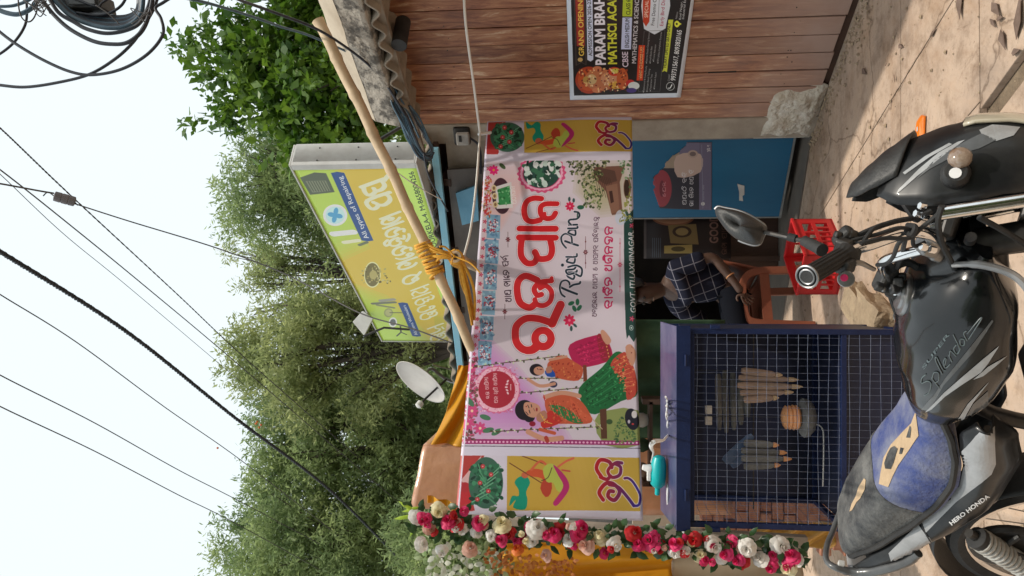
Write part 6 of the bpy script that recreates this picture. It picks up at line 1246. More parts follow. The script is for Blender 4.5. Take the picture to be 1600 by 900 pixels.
for lb, cx, cy, rx, ry, D, nb, rb, nl, mm_, sd in TR:
    nb = int(nb * (.62 if mm_ == 'leaf_mid' else .8)); nl = int(nl * 1.15 * (.75 if mm_ == 'leaf_mid' else 1)); bl = crown_px(cx, cy, rx, ry, D, nb, rb * .88, sd, .3); rr = random.Random(sd)
    for q in range(9): w = rr.uniform(-pi * .6, pi * .6); bl.append((at(cx - rx * cos(w) * rr.uniform(.9, 1.12), cy + ry * sin(w) * rr.uniform(.9, 1.1), D), rb * rr.uniform(.25, .5)))
    base = at(cx, cy, D); base.z = -.05; hh = at(cx - rx * .6, cy, D).z
    tree(lb, base, hh, bl, nl, .105, .030, M[mm_], sd, .55, limb=22, shell=.42)
for (cx, cy, D, n_, sd) in ((690, 520, 22, 22, 21), (680, 700, 23, 26, 22), (650, 350, 24, 14, 23)):
    bl = crown_px(cx, cy, 110, 150, D, n_, .8, sd); base = at(cx, cy, D); base.z = -.05
    tree({21: 'distant hazy green tree seen through gaps behind the satellite dish', 22: 'distant dark tree seen behind the dense green tree', 23: 'distant tree seen behind the yellow sign'}[sd], base, at(cx - 60, cy, D).z, bl, 15000, .2, .08, M['leaf_far'], sd, .3, limb=8)
nbl = [(at(x, y, D), r) for x, y, D, r in [(400, 60, 9.6, .42), (450, 100, 9.8, .5), (500, 60, 9.8, .5), (545, 120, 9.5, .45), (430, 150, 9.5, .36), (490, 180, 9.4, .42), (535, 205, 9.2, .35), (350, 70, 9.6, .26), (318, 78, 9.5, .13), (292, 72, 9.5, .09), (278, 68, 9.5, .05), (360, 130, 9.5, .26), (330, 165, 9.4, .15), (310, 178, 9.4, .08), (345, 182, 9.4, .09), (322, 122, 9.4, .1), (560, 40, 9.8, .5), (470, 15, 10, .45), (440, 205, 9.3, .26), (395, 165, 9.4, .22), (415, 110, 9.3, .35), (390, 205, 9.3, .08), (600, 80, 9.6, .5), (590, 160, 9.4, .4), (520, 140, 9.0, .3), (460, 140, 9.0, .28), (480, 225, 9.3, .25), (510, -40, 9.8, .6), (620, 0, 9.8, .6), (480, -80, 10, .5)]]
base = Vector((3.0, 9.6, -.05)); tree('bright green broad-leaved tree rising behind the concrete roof beam', base, 4.8, nbl, 15500, .12, .068, M['leaf_near'], 31, .15, r0=.12, fork=.5, shell=.4)
mb = MB()
for (x, y) in ((400, 662), (405, 668), (402, 659), (340, 700), (408, 664)): mb.lathe([(.008, -.02), (.024, 0), (.008, .02)], at(x, y, 14.6), Vector((random.random(), 1, random.random())), 6)
tag(mb.build('red_blossoms', M['pet_orange']), 'few orange red blossoms high in the tree behind the dish', 'blossom', kind='stuff')
# low far wall closing the left side behind the trees
mb = MB(); mb.box((-8, 27, 1.2), (40, .3, 2.5)); tag(mb.build('far_wall', M['grey_board']), 'plain low grey wall far behind the trees', 'wall')

# ================================================================ satellite dish and board
DS = thing('satellite_dish', 'weathered white satellite dish on a thin arm above the yellow canopy', 'satellite dish', at(700, 600, 8.2)); dc = at(661, 592, 8.0); dn = Vector((-.75, -.35, .62)).normalized()
dn = Vector((-.60, -.52, .42)).normalized()
mb = MB(); mb.lathe([(.001, 0), (.12, .006), (.22, .022), (.30, .045), (.312, .052), (.312, .046), (.3, .038), (.22, .014), (.12, -.003), (.001, -.008)], dc, dn, 40, cap=False); part(mb, 'reflector', M['dish'], DS, smooth_='all')
mb = MB(); ft = dc + dn * .34 + Vector((.0, -.05, -.18)); mb.tube([dc - Z * .25 + dn * .0, ft], .012, 8); part(mb, 'feed_arm', M['dark_metal'], DS)
mb = MB(); mb.lathe([(.02, -.03), (.035, -.02), (.035, .03), (.02, .04)], ft, dn, 12); part(mb, 'feed_horn', M['white_dirty'], DS, smooth_=True)
mb = MB(); mb.tube([dc - dn * .02, dc - dn * .15, at(705, 596, 8.2), at(770, 598, 8.2)], .018, 8, sm=4); part(mb, 'mast', M['alloy'], DS)
mb = MB(); mb.tube([dc + Vector((.15, 0, -.1)), at(716, 580, 8.1)], .01, 6); part(mb, 'stay', M['alloy'], DS)
q = [at(551, 503, 7.6), at(566, 486, 7.6), at(583, 497, 7.6), at(569, 525, 7.6)]
t = thing('small_signboard', 'small weathered white board standing behind the top of the yellow sign', 'board', q[2]); mb = MB(); mb.prism(q, (0, .03, 0)); part(mb, 'board', M['white_dirty'], t, bevel=.004)
mb = MB(); mb.tube([q[3], at(600, 512, 7.6), at(640, 515, 7.6)], .012, 6); part(mb, 'stem', M['dark_metal'], t)

# ================================================================ wires overhead
def wire(name, pts, r, m, label, cat='cable', sm=8, n=7):
    mb = MB(); P = [at(*p) for p in pts]; mb.tube(P, r, n, sm=sm); return tag(mb.build(name, m, smooth_='all'), label, cat)
def twisted(name, pts, R_, r, k, m, label, turns):
    P = smooth([at(*p) for p in pts], 60); mb = MB(); n = len(P)
    for s in range(k):
        Q = []
        for i, p in enumerate(P):
            t = (P[min(i + 1, n - 1)] - P[max(i - 1, 0)]).normalized(); a = t.cross(Z).normalized(); b = t.cross(a); w = 2 * pi * (turns * i / n + s / k); Q.append(p + (a * cos(w) + b * sin(w)) * R_)
        mb.tube(Q, r, 6)
    return tag(mb.build(name, m, smooth_='all'), label, 'cable')
twisted('power_cable', [(-60, 355, 5.5), (0, 393, 6), (200, 520, 7.6), (370, 655, 9.4), (520, 770, 11.5), (645, 895, 14)], .013, .012, 3, M['cable'], 'thick twisted black power cable slanting right across the sky, the thickest of all', 75)
wire('overhead_wire', [(-60, 420, 5.6), (0, 460, 6), (120, 535, 7), (260, 638, 8.5), (375, 718, 10), (520, 830, 12)], .0055, M['old_wire'], 'thin wire just left of the thick twisted cable in the sky')
wire('overhead_wire', [(-60, 548, 5.6), (0, 586, 6), (150, 662, 7.4), (280, 735, 9), (372, 782, 10.5), (500, 850, 13)], .0055, M['old_wire'], 'thin sky wire, second from the left of the whole set')
wire('overhead_wire', [(-60, 600, 5.6), (0, 635, 6), (150, 706, 7.4), (280, 774, 9), (357, 812, 10.5), (500, 890, 13)], .0055, M['old_wire'], 'leftmost thin wire crossing the open sky')
twisted('overhead_wire', [(-60, 150, 5.6), (0, 200, 6), (110, 305, 7), (275, 458, 9), (390, 566, 11), (560, 715, 14)], .0035, .005, 2, M['old_wire'], 'twisted pair of wires that passes beside the splice box', 60)
wire('overhead_wire', [(-60, 225, 5.6), (0, 265, 6), (110, 352, 7), (230, 450, 8.5), (380, 576, 11), (640, 800, 15)], .0065, M['old_wire'], 'plain dark wire just left of the twisted pair in the sky')
wire('overhead_wire', [(-60, 220, 5.6), (0, 272, 6), (100, 366, 7), (205, 452, 8.5), (380, 600, 11)], .0035, M['old_wire'], 'finest hair-thin wire among those crossing the sky')
wire('drop_wire', [(-60, 278, 5.2), (0, 287, 5.4), (60, 298, 5.6), (84, 302, 5.7)], .007, M['old_wire'], 'short wire running up from the splice box')
wire('drop_wire', [(116, 318, 5.8), (200, 345, 6), (340, 388, 6.2), (450, 430, 6.2), (560, 488, 5.9), (640, 512, 5.7), (706, 536, 5.6)], .0055, M['old_wire'], 'sagging wire running down from the splice box across the yellow sign')
SX = thing('splice_box', 'small grey ribbed splice box hanging on a wire in the sky', 'splice box', at(100, 312, 5.75)); P, Q = at(84, 306, 5.72), at(116, 315, 5.8); d = (Q - P).normalized(); mb = MB(); mb.lathe([(.02, 0), (.04, .005), (.042, .05), (.036, .055), (.042, .06), (.042, .1), (.036, .105), (.042, .11), (.04, .15), (.02, .156)], P, d, 10); part(mb, 'case', M['grey_box'], SX, bevel=.002)
mb = MB(); mb.tube([P, P + Vector((.03, 0, .05)), P + Vector((.0, 0, .09))], .005, 6, sm=4); mb.tube([Q, Q + Vector((-.03, 0, -.03))], .005, 6); part(mb, 'clip', M['dark_metal'], SX)
# coil of cables at the pole top
CO = thing('cable_coil', 'big untidy coil of black and blue cables hanging from a pole top in the sky', 'cable coil', at(200, -60, 3.2))
def loop(pts, r, m=M['cable'], D=3.0): mb = MB(); mb.tube([at(x, y, D + .03 * i / len(pts)) for i, (x, y) in enumerate(pts)], r, 8, sm=9); part(mb, 'cable_loop', m, CO, smooth_='all')
loop([(-20, 30), (0, 50), (30, 72), (70, 95), (110, 112), (145, 117), (190, 108), (230, 85), (254, 55), (252, 30), (243, 13), (255, 4), (280, -12)], .0065)
loop([(-30, 128), (0, 133), (40, 136), (90, 129), (140, 116), (180, 92), (208, 66), (225, 40), (240, 14), (250, -15)], .0065, D=3.02)
loop([(-20, 92), (0, 84), (22, 66), (38, 42), (42, 20), (40, -10)], .0055, D=3.05)
loop([(-10, 12), (10, 20), (30, 22), (50, 12), (66, -10)], .010, M['blue_cable']); loop([(-10, 10), (20, 9), (45, 0), (60, -12)], .007, M['blue_cable'], 3.03)
loop([(66, 0), (85, 24), (110, 46), (145, 64), (175, 69), (200, 66), (222, 48), (234, 20), (240, -10)], .0085, D=3.0)
loop([(75, -5), (92, 20), (115, 34), (135, 45), (165, 52), (195, 48), (218, 36), (232, 10), (236, -12)], .0085, D=3.05)
for k in range(9):
    o = k * 3.1; loop([(78 + o * .7, -8), (94 + o * .6, 10 - o * .1), (112 + o * .3, 26 - o * .5), (140, 38 - o * .55), (172, 44 - o * .7), (200, 40 - o * .6), (220 - o * .2, 22 - o * .3), (224 - o * .3, -10)], .0095, M['cable'] if k % 3 else M['blue_cable'], 3.06 + .015 * k)
loop([(120, 20), (150, 24), (172, 20), (190, 8), (200, -10)], .006, D=3.1); loop([(112, -4), (150, 10), (160, 4), (175, -6)], .005, D=3.1)
loop([(150, 8), (170, 22), (186, 37)], .0025, M['old_wire'], 3.0)
for sdx in range(3):
    rr = random.Random(sdx); cx, cy = ((60, 4), (220, 24), (52, 8))[sdx]; loop([(cx + rr.uniform(-20, 22), cy + rr.uniform(-12, 18)) for _ in range(9)], .0022, M['old_wire'], 2.97)
loop([(28, -10), (30, 16), (36, 30), (46, 34), (54, 26), (58, 10), (50, -6)], .003, M['old_wire'], 2.98)
CBX = thing('steel_junction_box', 'dark grey junction box at the centre of the cable coil', 'junction box', at(120, 6, 3.15)); mb = MB(); q = [at(94, -14, 3.12), at(104, 12, 3.12), at(157, 11, 3.12), at(152, -14, 3.12)]; mb.prism(q, (0, .12, 0)); part(mb, 'case', M['steel_box'], CBX, bevel=.006)
mb = MB(); q = [at(108, 8, 3.11), at(150, 7, 3.11), at(148, -10, 3.11), at(110, -10, 3.11)]; mb.prism(q, (0, -.006, 0)); part(mb, 'door', M['steel_box'], CBX, bevel=.003)
# service cables dropping to the eave
wire('service_cable', [(240, -8, 3.1), (295, -2, 3.3), (350, 12, 3.7), (400, 28, 4.1), (440, 42, 4.4), (490, 58, 4.7), (560, 90, 5.0), (604, 122, 5.1), (632, 165, 5.2), (655, 215, 5.4)], .0075, M['blue_cable'], 'grey blue service cable dropping from the coil over the roof beam to the eave')
wire('service_cable', [(350, -14, 3.5), (375, 0, 3.8), (430, 20, 4.2), (500, 48, 4.5), (560, 88, 4.8), (596, 122, 5.0), (620, 158, 5.1), (645, 200, 5.3)], .0085, M['cable'], 'dark service cable above the grey blue one, ending at the eave')
EV = thing('eave_cable_bundle', 'hanging bundle of looped grey blue cables tied at the awning corner', 'cable bundle', at(660, 240, 5.3))
for i in range(9):
    rr = random.Random(90 + i); a, b = rr.uniform(-8, 8), rr.uniform(-6, 6); mb = MB()
    pts = [(612 + a * .4, 152 + b, 5.15), (628 + a, 180 + b, 5.2), (642 + a, 215, 5.25), (655 + a * .8, 238 + b, 5.3), (668 + a * .6, 246 + b, 5.32), (676 + a * .3, 238 + b, 5.34), (668 + a * .8, 215, 5.3), (655 + a, 190 + b, 5.28), (640 + a * .5, 165, 5.22)]
    if i % 2: pts = pts[:6]
    mb.tube([at(*p) for p in pts], .0075, 7, sm=7); part(mb, 'cable', M['blue_cable'] if i % 3 else M['cable'], EV, smooth_='all')
mb = MB(); mb.tube([at(628, 176, 5.2), at(612, 155, 5.15), at(616, 170, 5.14), at(640, 212, 5.2)], .007, 7, sm=7); part(mb, 'cable', M['blue_cable'], EV, smooth_='all')
mb = MB(); mb.tube([at(662, 240, 5.28), at(672, 280, 5.4), at(700, 330, 5.8)], .006, 7, sm=6); part(mb, 'cable', M['cable'], EV, smooth_='all')

# ================================================================ motorcycle (s forward, l to its right, z up, metres)
from mathutils.bvhtree import BVHTree
TH, PHI, DL = radians(-45), radians(10), radians(45)
BF = Vector((cos(TH), sin(TH), 0)); BR0 = Vector((sin(TH), -cos(TH), 0)); BRt = BR0 * cos(PHI) + Z * sin(PHI); BU = -BR0 * sin(PHI) + Z * cos(PHI)
BOr = Vector((-.67, 2.27, 0))
BK = bpy.data.objects.new('motorcycle', None); COL.objects.link(BK); BK.empty_display_size = .1
BL = -BRt
BMt = Matrix(((BF.x, BL.x, BU.x, BOr.x), (BF.y, BL.y, BU.y, BOr.y), (BF.z, BL.z, BU.z, BOr.z), (0, 0, 0, 1))); BK.matrix_world = BMt; BI = BMt.inverted()
tag(BK, 'black motorcycle with grey stripes and a worn blue and grey seat, leaning on its stand', 'motorcycle')
def V3(s, l, z): return Vector((s, -l, z))
RAKE = radians(26.5); S_AX = Vector((-sin(RAKE), 0, cos(RAKE))); S_O = Vector((.93, 0, .86)); S_M = Matrix.Rotation(DL, 3, S_AX)
def ST(s, l, z): return S_M @ (V3(s, l, z) - S_O) + S_O
def LP(x, y, D): return BI @ at(x, y, D)       # point of the bike on a line of sight at a given distance
def bp(mb, name, m, parent=None, **k): return mb.build(name, m, parent or BK, **k)
def lerp_(xs, x):
    if x <= xs[0][0]: return xs[0][1]
    for (a, va), (b, vb) in zip(xs[:-1], xs[1:]):
        if x <= b: t = (x - a) / (b - a); t2 = t * t * (3 - 2 * t) * .35 + t * .65; return va + (vb - va) * t2
    return xs[-1][1]
# --- tank
tkT = [(.40, .845), (.45, .872), (.5, .897), (.6, .936), (.7, .957), (.78, .957), (.86, .935), (.92, .90), (.95, .875)]
tkB = [(.40, .80), (.45, .755), (.57, .715), (.69, .712), (.85, .76), (.95, .84)]
tkW = [(.40, .075), (.45, .11), (.52, .138), (.62, .158), (.72, .166), (.82, .155), (.9, .12), (.95, .07)]
def tank_pt(s, w):
    zt, zb, hw = lerp_(tkT, s), lerp_(tkB, s), lerp_(tkW, s); zm = zb + (zt - zb) * .36; c, d = cos(w), sin(w)
    h = zt - zm if d > 0 else zm - zb
    return V3(s, hw * math.copysign(abs(c) ** .72, c), zm + h * math.copysign(abs(d) ** (.86 if d > 0 else .6), d))
def tank_mb(): 
    mb = MB(); N = 40; K_ = 36
    mb.loft([[tank_pt(.40 + .55 * i / K_, 2 * pi * j / N) for j in range(N)] for i in range(K_ + 1)]); return mb
TM = tank_mb(); tank = bp(TM, 'fuel_tank', M['black_paint'], smooth_=True)
# --- seat
seT = [(-.31, .868), (-.26, .885), (-.15, .888), (.0, .882), (.12, .868), (.24, .846), (.35, .838), (.43, .852), (.49, .872)]
seB = [(-.31, .845), (-.25, .84), (-.207, .822), (-.083, .776), (.041, .735), (.15, .712), (.243, .707), (.323, .722), (.389, .75), (.463, .80), (.50, .85)]
seW = [(-.31, .07), (-.27, .105), (-.15, .128), (0, .135), (.15, .142), (.28, .138), (.38, .118), (.46, .085), (.49, .06)]
def seat_pt(s, w):
    zt, zb, hw = lerp_(seT, s), lerp_(seB, s), lerp_(seW, s); c, d = cos(w), sin(w)
    return V3(s, hw * math.copysign(abs(c) ** .45, c) * (1 - .12 * max(0, d) ** 2), zb + (zt - zb) * max(0, d) ** .55 * (1 - .04 * (1 - abs(c))) - (.004 if d < 0 else 0))
SM = MB(); N = 40; K_ = 48
for a, b, mi in ((-.31, .09, 0), (.09, .49, 1)):
    SM.cur = mi; SM.loft([[seat_pt(a + (b - a) * i / 26, 2 * pi * j / N) + V3(.03 * max(0, sin(2 * pi * j / N)) * (0) , 0, 0) for j in range(N)] for i in range(27)], caps=True)
seat = bp(SM, 'seat', [M['leather'], M['blue_leather']], smooth_=True)
mb = MB(); mb.tube([seat_pt(.092, pi * j / 20) * 1 for j in range(21)], .0035, 6, caps=False); bp(mb, 'seam', M['leather'], seat, smooth_=True)
mb = MB(); mb.tube([seat_pt(s / 100, .02) + V3(0, .004, -.002) for s in range(-29, 48, 3)], .009, 6, sm=3); mb.tube([seat_pt(s / 100, pi - .02) + V3(0, -.004, -.002) for s in range(-29, 48, 3)], .009, 6, sm=3); bp(mb, 'piping', M['rubber'], seat, smooth_=True)
# --- side covers and tail
cvU = [(-.34, .845), (-.30, .84), (-.21, .812), (-.08, .768), (.04, .728), (.15, .704), (.24, .699), (.32, .713), (.39, .742), (.45, .76), (.50, .74)]
cvL = [(-.34, .80), (-.30, .775), (-.21, .734), (-.07, .667), (.05, .61), (.147, .576), (.34, .584), (.45, .63), (.50, .70)]
def cov(s, v, sd): zt, zb = lerp_(cvU, s), lerp_(cvL, s); return V3(s, sd * (.128 + .03 * sin(pi * min(1, v * 1.1)) ** .7 * min(1, (s + .36) * 5) - .03 * v ** 3), zt + (zb - zt) * v)
CMs = []
for sd in (1, -1):
    mb = MB(); mb.grid(lambda u, v: cov(-.34 + .84 * u, v, sd), 60, 14, flip=sd < 0); CMs.append(mb); o = bp(mb, 'side_cover', M['dusty_black'], smooth_='all', thick=.004)
    if sd == 1: cover = o
mb = MB()   # tail shell that wraps round behind the seat
def tl(u, v): a = -pi / 2 + pi * u; return V3(-.29 - .04 * cos(a) ** .6 if abs(cos(a)) > 1e-6 else -.29, .128 * sin(a), .846 - .07 * v - .02 * cos(a) * v)
mb.grid(tl, 20, 5); bp(mb, 'tail_cowl', M['silver_paint'], smooth_='all', thick=.006)
mb = MB(); mb.loft([[V3(-.335 - .02 * k, .05 * cos(w) * (1 - .2 * k), .80 + .026 * sin(w)) for w in [2 * pi * j / 16 for j in range(16)]] for k in (0, .6, 1)]); bp(mb, 'tail_lamp', M['red_plastic'], smooth_=True)
gr = [(-.10, .150, .705), (-.15, .154, .722), (-.21, .152, .756), (-.27, .146, .795), (-.30, .142, .84), (-.30, .138, .885), (-.315, .11, .909), (-.33, .05, .902), (-.338, 0, .884), (-.338, -.05, .868), (-.33, -.10, .85), (-.31, -.14, .83), (-.27, -.148, .795), (-.21, -.152, .756), (-.15, -.154, .722)]
mb = MB(); mb.tube([V3(*p) for p in gr], [.014, .016, .017, .016, .013, .0105, .0095, .0095, .0095, .0095, .0095, .013, .016, .017, .014], 12, sm=7); rail = bp(mb, 'grab_rail', M['grey_decal'], smooth_=True)
mb = MB(); mb.box(V3(-.29, .128, .872), (.022, .014, .016)); bp(mb, 'rail_clip', M['white_dirty'])
# --- cowl (turns with the bars)
cwF = [(.70, 1.13), (.76, 1.17), (.82, 1.19), (.86, 1.193), (.916, 1.184), (.97, 1.16), (1.024, 1.128), (1.06, 1.09)]
cwR = [(.70, 1.075), (.76, 1.055), (.832, 1.03), (.881, 1.006), (.954, .98), (1.019, .972), (1.06, .985)]
cwW = [(.70, .075), (.76, .105), (.83, .128), (.90, .135), (.96, .132), (1.02, .112), (1.06, .085)]
def cowl_pt(z, a, off=0): f, r, w = lerp_(cwF, z), lerp_(cwR, z), lerp_(cwW, z); return ST(r + (f - r) * max(0, cos(a)) ** .75 + off * cos(a), (w + off) * math.copysign(abs(sin(a)) ** .9, sin(a)), z)
CW = MB(); CW.grid(lambda u, v: cowl_pt(.70 + .36 * v, -pi / 2 + pi * u), 40, 24); cowl = bp(CW, 'cowl', M['dusty_black'], smooth_='all', thick=.004)
vF = [(1.03, 1.128), (1.07, 1.084), (1.10, 1.042), (1.125, 1.0)]; vR = [(1.03, 1.03), (1.07, 1.0), (1.10, .978), (1.125, .972)]; vW = [(1.03, .10), (1.07, .085), (1.10, .066), (1.125, .035)]
mb = MB(); mb.grid(lambda u, v: (lambda z, a: ST(lerp_(vR, z) + (lerp_(vF, z) + .012 - lerp_(vR, z)) * max(0, cos(a)) ** .8, (lerp_(vW, z) + .006) * sin(a), z))(1.03 + .095 * v, -pi / 2 + pi * u), 24, 12); bp(mb, 'visor', M['black_plastic'], smooth_='all', thick=.004)
mb = MB(); mb.grid(lambda u, v: cowl_pt(.75 + .19 * v, -.62 + 1.24 * u, .008), 20, 10); bp(mb, 'headlight', mat('lens_cream', (.55, .5, .38), (.45, .4, .3), sc=9, rough=.12, coat=.8), smooth_='all', thick=.006)
mb = MB(); mb.lathe([(.05, 0), (.052, .02), (.045, .026)], ST(1.0, 0, 1.0), S_M @ Vector((-.7, 0, .7)), 20); bp(mb, 'speedometer', M['black_plastic'], smooth_=True)
for sd in (1, -1):
    c = ST(1.045, sd * .135, .925); d = (S_M @ Vector((.25, -sd, -.02))).normalized(); ind = MB(); ind.lathe([(.02, -.01), (.026, 0), (.027, .02), (.020, .03)], c, d, 18); io = bp(ind, 'indicator', M['black_plastic'], smooth_=True)
    mb = MB(); mb.lathe([(.020, .014), (.022, .022), (.020, .034), (.011, .042), (.002, .043)], c + S_M @ Vector((.022, 0, -.0)), (d + S_M @ Vector((.35, 0, 0))).normalized(), 16); bp(mb, 'lens', M['glass_lens'], io, smooth_=True)
    mb = MB(); mb.lathe([(.011, 0), (.011, .002)], c + d * .0305 - S_M @ Vector((.004, 0, 0)), d, 14); bp(mb, 'white_dot', M['white'], io)
# --- fork, front wheel
def wheel(c, axd, R_, wd, turn, sp=18):
    ax = axd.normalized(); a = ax.orthogonal().normalized(); b = ax.cross(a)
    prof = [(R_ - .05, -wd * .35), (R_ - .03, -wd * .5), (R_ - .01, -wd * .42), (R_, -wd * .15), (R_, wd * .15), (R_ - .01, wd * .42), (R_ - .03, wd * .5), (R_ - .05, wd * .35)]
    mb = MB(); n = 56; vs = [c + ax * h + (a * cos(2 * pi * j / n) + b * sin(2 * pi * j / n)) * r for r, h in prof for j in range(n)]; k = len(prof); mb.add(vs, [(i * n + j, i * n + (j + 1) % n, ((i + 1) % k) * n + (j + 1) % n, ((i + 1) % k) * n + j) for i in range(k) for j in range(n)])
    w_ = bp(mb, 'wheel', M['rubber'], smooth_=True)
    mb = MB(); r0 = R_ - .052; n = 48; prof = [(r0, -wd * .34), (r0 - .014, -wd * .3), (r0 - .018, 0), (r0 - .014, wd * .3), (r0, wd * .34), (r0 - .006, 0)]; vs = [c + ax * h + (a * cos(2 * pi * j / n) + b * sin(2 * pi * j / n)) * r for r, h in prof for j in range(n)]; k = len(prof); mb.add(vs, [(i * n + j, i * n + (j + 1) % n, ((i + 1) % k) * n + (j + 1) % n, ((i + 1) % k) * n + j) for i in range(k) for j in range(n)]); bp(mb, 'rim', M['chrome'], w_, smooth_=True)
    mb = MB(); mb.lathe([(.02, -.06), (.06, -.05), (.062, .03), (.03, .05), (.012, .07)], c, ax, 20); bp(mb, 'hub', M['alloy'], w_, smooth_=True)
    mb = MB()
    for i in range(sp): w = 2 * pi * i / sp; w2 = w + (.35 if i % 2 else -.35); mb.tube([c + ax * (.03 if i % 4 < 2 else -.03) + (a * cos(w2) + b * sin(w2)) * .058, c + (a * cos(w) + b * sin(w)) * (r0 - .014)], .0018, 5)
    tag(bp(mb, 'spokes', M['alloy'], w_), kind='stuff'); return w_
FA = (1.25, 0, .29)
wheel(ST(*FA), S_M @ Vector((0, 1, 0)), .29, .08, True); RAx = V3(-.12, 0, .30); wheel(RAx, Vector((0, 1, 0)), .30, .09, False)
for sd in (1, -1):
    mb = MB(); mb.tube([LP(1466, 334, 1.56), LP(1640, 307, 1.50)] if sd == 1 else [ST(.955, sd * .088, .96), ST(1.10, sd * .088, .66)], .0135, 18); bp(mb, 'fork_tube', M['chrome'], smooth_=True)
    mb = MB(); mb.tube([ST(1.10, sd * .088, .665), ST(1.235, sd * .088, .29)], .021, 14); bp(mb, 'fork_leg', M['dark_metal'], smooth_=True)
mb = MB(); w0 = atan2(1, 0)
mb.grid(lambda u, v: ST(FA[0] + (.315) * cos(-.1 + 2.5 * u), (v - .5) * .11, FA[2] + .315 * sin(-.1 + 2.5 * u) + .012 * cos((v - .5) * pi)), 24, 8); bp(mb, 'front_mudguard', M['black_paint'], smooth_='all', thick=.003)
mb = MB(); mb.grid(lambda u, v: RAx + Vector((.335 * cos(.3 + 2.8 * u), (v - .5) * .13, .335 * sin(.3 + 2.8 * u) + .015 * cos((v - .5) * pi))), 24, 8); bp(mb, 'rear_mudguard', M['black_plastic'], smooth_='all', thick=.003)
mb = MB(); mb.hexa([ST(.93, .11, .90), ST(1.0, .11, .90), ST(1.0, -.11, .90), ST(.93, -.11, .90), ST(.92, .11, .925), ST(.99, .11, .925), ST(.99, -.11, .925), ST(.92, -.11, .925)]); bp(mb, 'upper_yoke', M['dark_metal'], bevel=.006)
mb = MB(); mb.hexa([ST(1.0, .105, .78), ST(1.06, .105, .78), ST(1.06, -.105, .78), ST(1.0, -.105, .78), ST(.99, .105, .80), ST(1.05, .105, .80), ST(1.05, -.105, .80), ST(.99, -.105, .80)]); bp(mb, 'lower_yoke', M['dark_metal'], bevel=.006)
# --- frame, engine, exhaust, swing arm, shocks
mb = MB()
mb.tube([V3(.93, 0, .86), V3(.99, 0, .72)], .032, 14)
bp(mb, 'head_tube', M['dark_metal'], smooth_=True)
mb = MB(); mb.tube([V3(.93, 0, .82), V3(.6, 0, .70), V3(.40, 0, .68), V3(.36, 0, .40)], .02, 10, sm=6); mb.tube([V3(.98, 0, .74), V3(.86, 0, .48), V3(.80, 0, .28)], .018, 10, sm=5); mb.tube([V3(.42, .08, .68), V3(.1, .10, .68), V3(-.28, .09, .79)], .013, 8, sm=5); mb.tube([V3(.42, -.08, .68), V3(.1, -.10, .68), V3(-.28, -.09, .79)], .013, 8, sm=5); tag(bp(mb, 'frame_tubes', M['dark_metal'], smooth_=True), kind='stuff')
mb = MB(); mb.box(V3(.56, 0, .33), (.34, .20, .20)); eng = bp(mb, 'engine', M['dark_metal'], bevel=.03)
for z in range(9): mb = MB(); mb.box(V3(.69 + .007 * z, 0, .45 + z * .018), (.15, .16, .007)); bp(mb, 'fin', M['dark_metal'], eng, bevel=.002)
mb = MB(); mb.lathe([(.085, 0), (.095, .02), (.09, .05), (.06, .06)], V3(.50, .10, .34), Vector((0, -1, 0)), 24); bp(mb, 'clutch_cover', M['alloy'], eng, smooth_=True)
mb = MB(); mb.lathe([(.07, 0), (.07, .05), (.03, .06)], V3(.62, .10, .33), Vector((0, -1, 0)), 24); bp(mb, 'clutch_cover', M['alloy'], eng, smooth_=True)
mb = MB(); mb.box(V3(.60, 0, .60), (.12, .14, .08)); bp(mb, 'cylinder_head', M['dark_metal'], eng, bevel=.015)
mb = MB(); mb.tube([V3(.77, .04, .52), V3(.86, .08, .42), V3(.80, .12, .24), V3(.5, .13, .20), V3(.25, .14, .23)], .018, 10, sm=6); mb.tube([V3(.25, .14, .23), V3(-.02, .16, .28), V3(-.38, .17, .36)], [.026, .042, .042, .034], 14, sm=5); bp(mb, 'exhaust', M['chrome'], smooth_=True)
mb = MB(); mb.tube([V3(.34, .09, .34), V3(-.12, .10, .30)], .016, 8); bp(mb, 'swing_arm', M['dark_metal']); mb = MB(); mb.tube([V3(.34, -.09, .34), V3(-.12, -.10, .30)], .016, 8); bp(mb, 'swing_arm', M['dark_metal'])
for sd in (1, -1):
    A_, B_ = V3(.075, sd * .165, .63), V3(-.135, sd * .165, .325); d = (B_ - A_); mb = MB(); mb.tube([A_, B_], .013, 10); sh = bp(mb, 'shock_absorber', M['dark_metal'], smooth_=True)
    a = d.normalized().orthogonal().normalized(); b = d.normalized().cross(a); mb = MB(); mb.tube([A_ + d * (.1 + .66 * i / 180) + (a * cos(i * .55) + b * sin(i * .55)) * .027 for i in range(181)], .0066, 7); bp(mb, 'spring', M['white_spring'], sh, smooth_=True)
    mb = MB(); mb.lathe([(.02, 0), (.03, .004), (.03, .03), (.022, .04)], A_ + d * .06, d, 14); bp(mb, 'collar', M['rubber'], sh, smooth_=True)
mb = MB(); mb.tube([V3(.30, -.10, .24), V3(.26, -.26, .02), V3(.22, -.30, -.02)], .011, 8); bp(mb, 'side_stand', M['dark_metal'])
mb = MB(); mb.tube([V3(.42, .12, .26), V3(.42, .27, .26)], .016, 8); bp(mb, 'footrest', M['rubber'])
mb = MB(); mb.tube([V3(.06, .14, .5), V3(.02, .16, .52), V3(.0, .17, .42), V3(.03, .17, .36)], .008, 8, sm=4); mb.lathe([(.09, -.012), (.095, 0), (.09, .012)], V3(-.02, .125, .50), Vector((0, 1, 0)), 24); bp(mb, 'saree_guard', M['black_plastic'], smooth_=True)
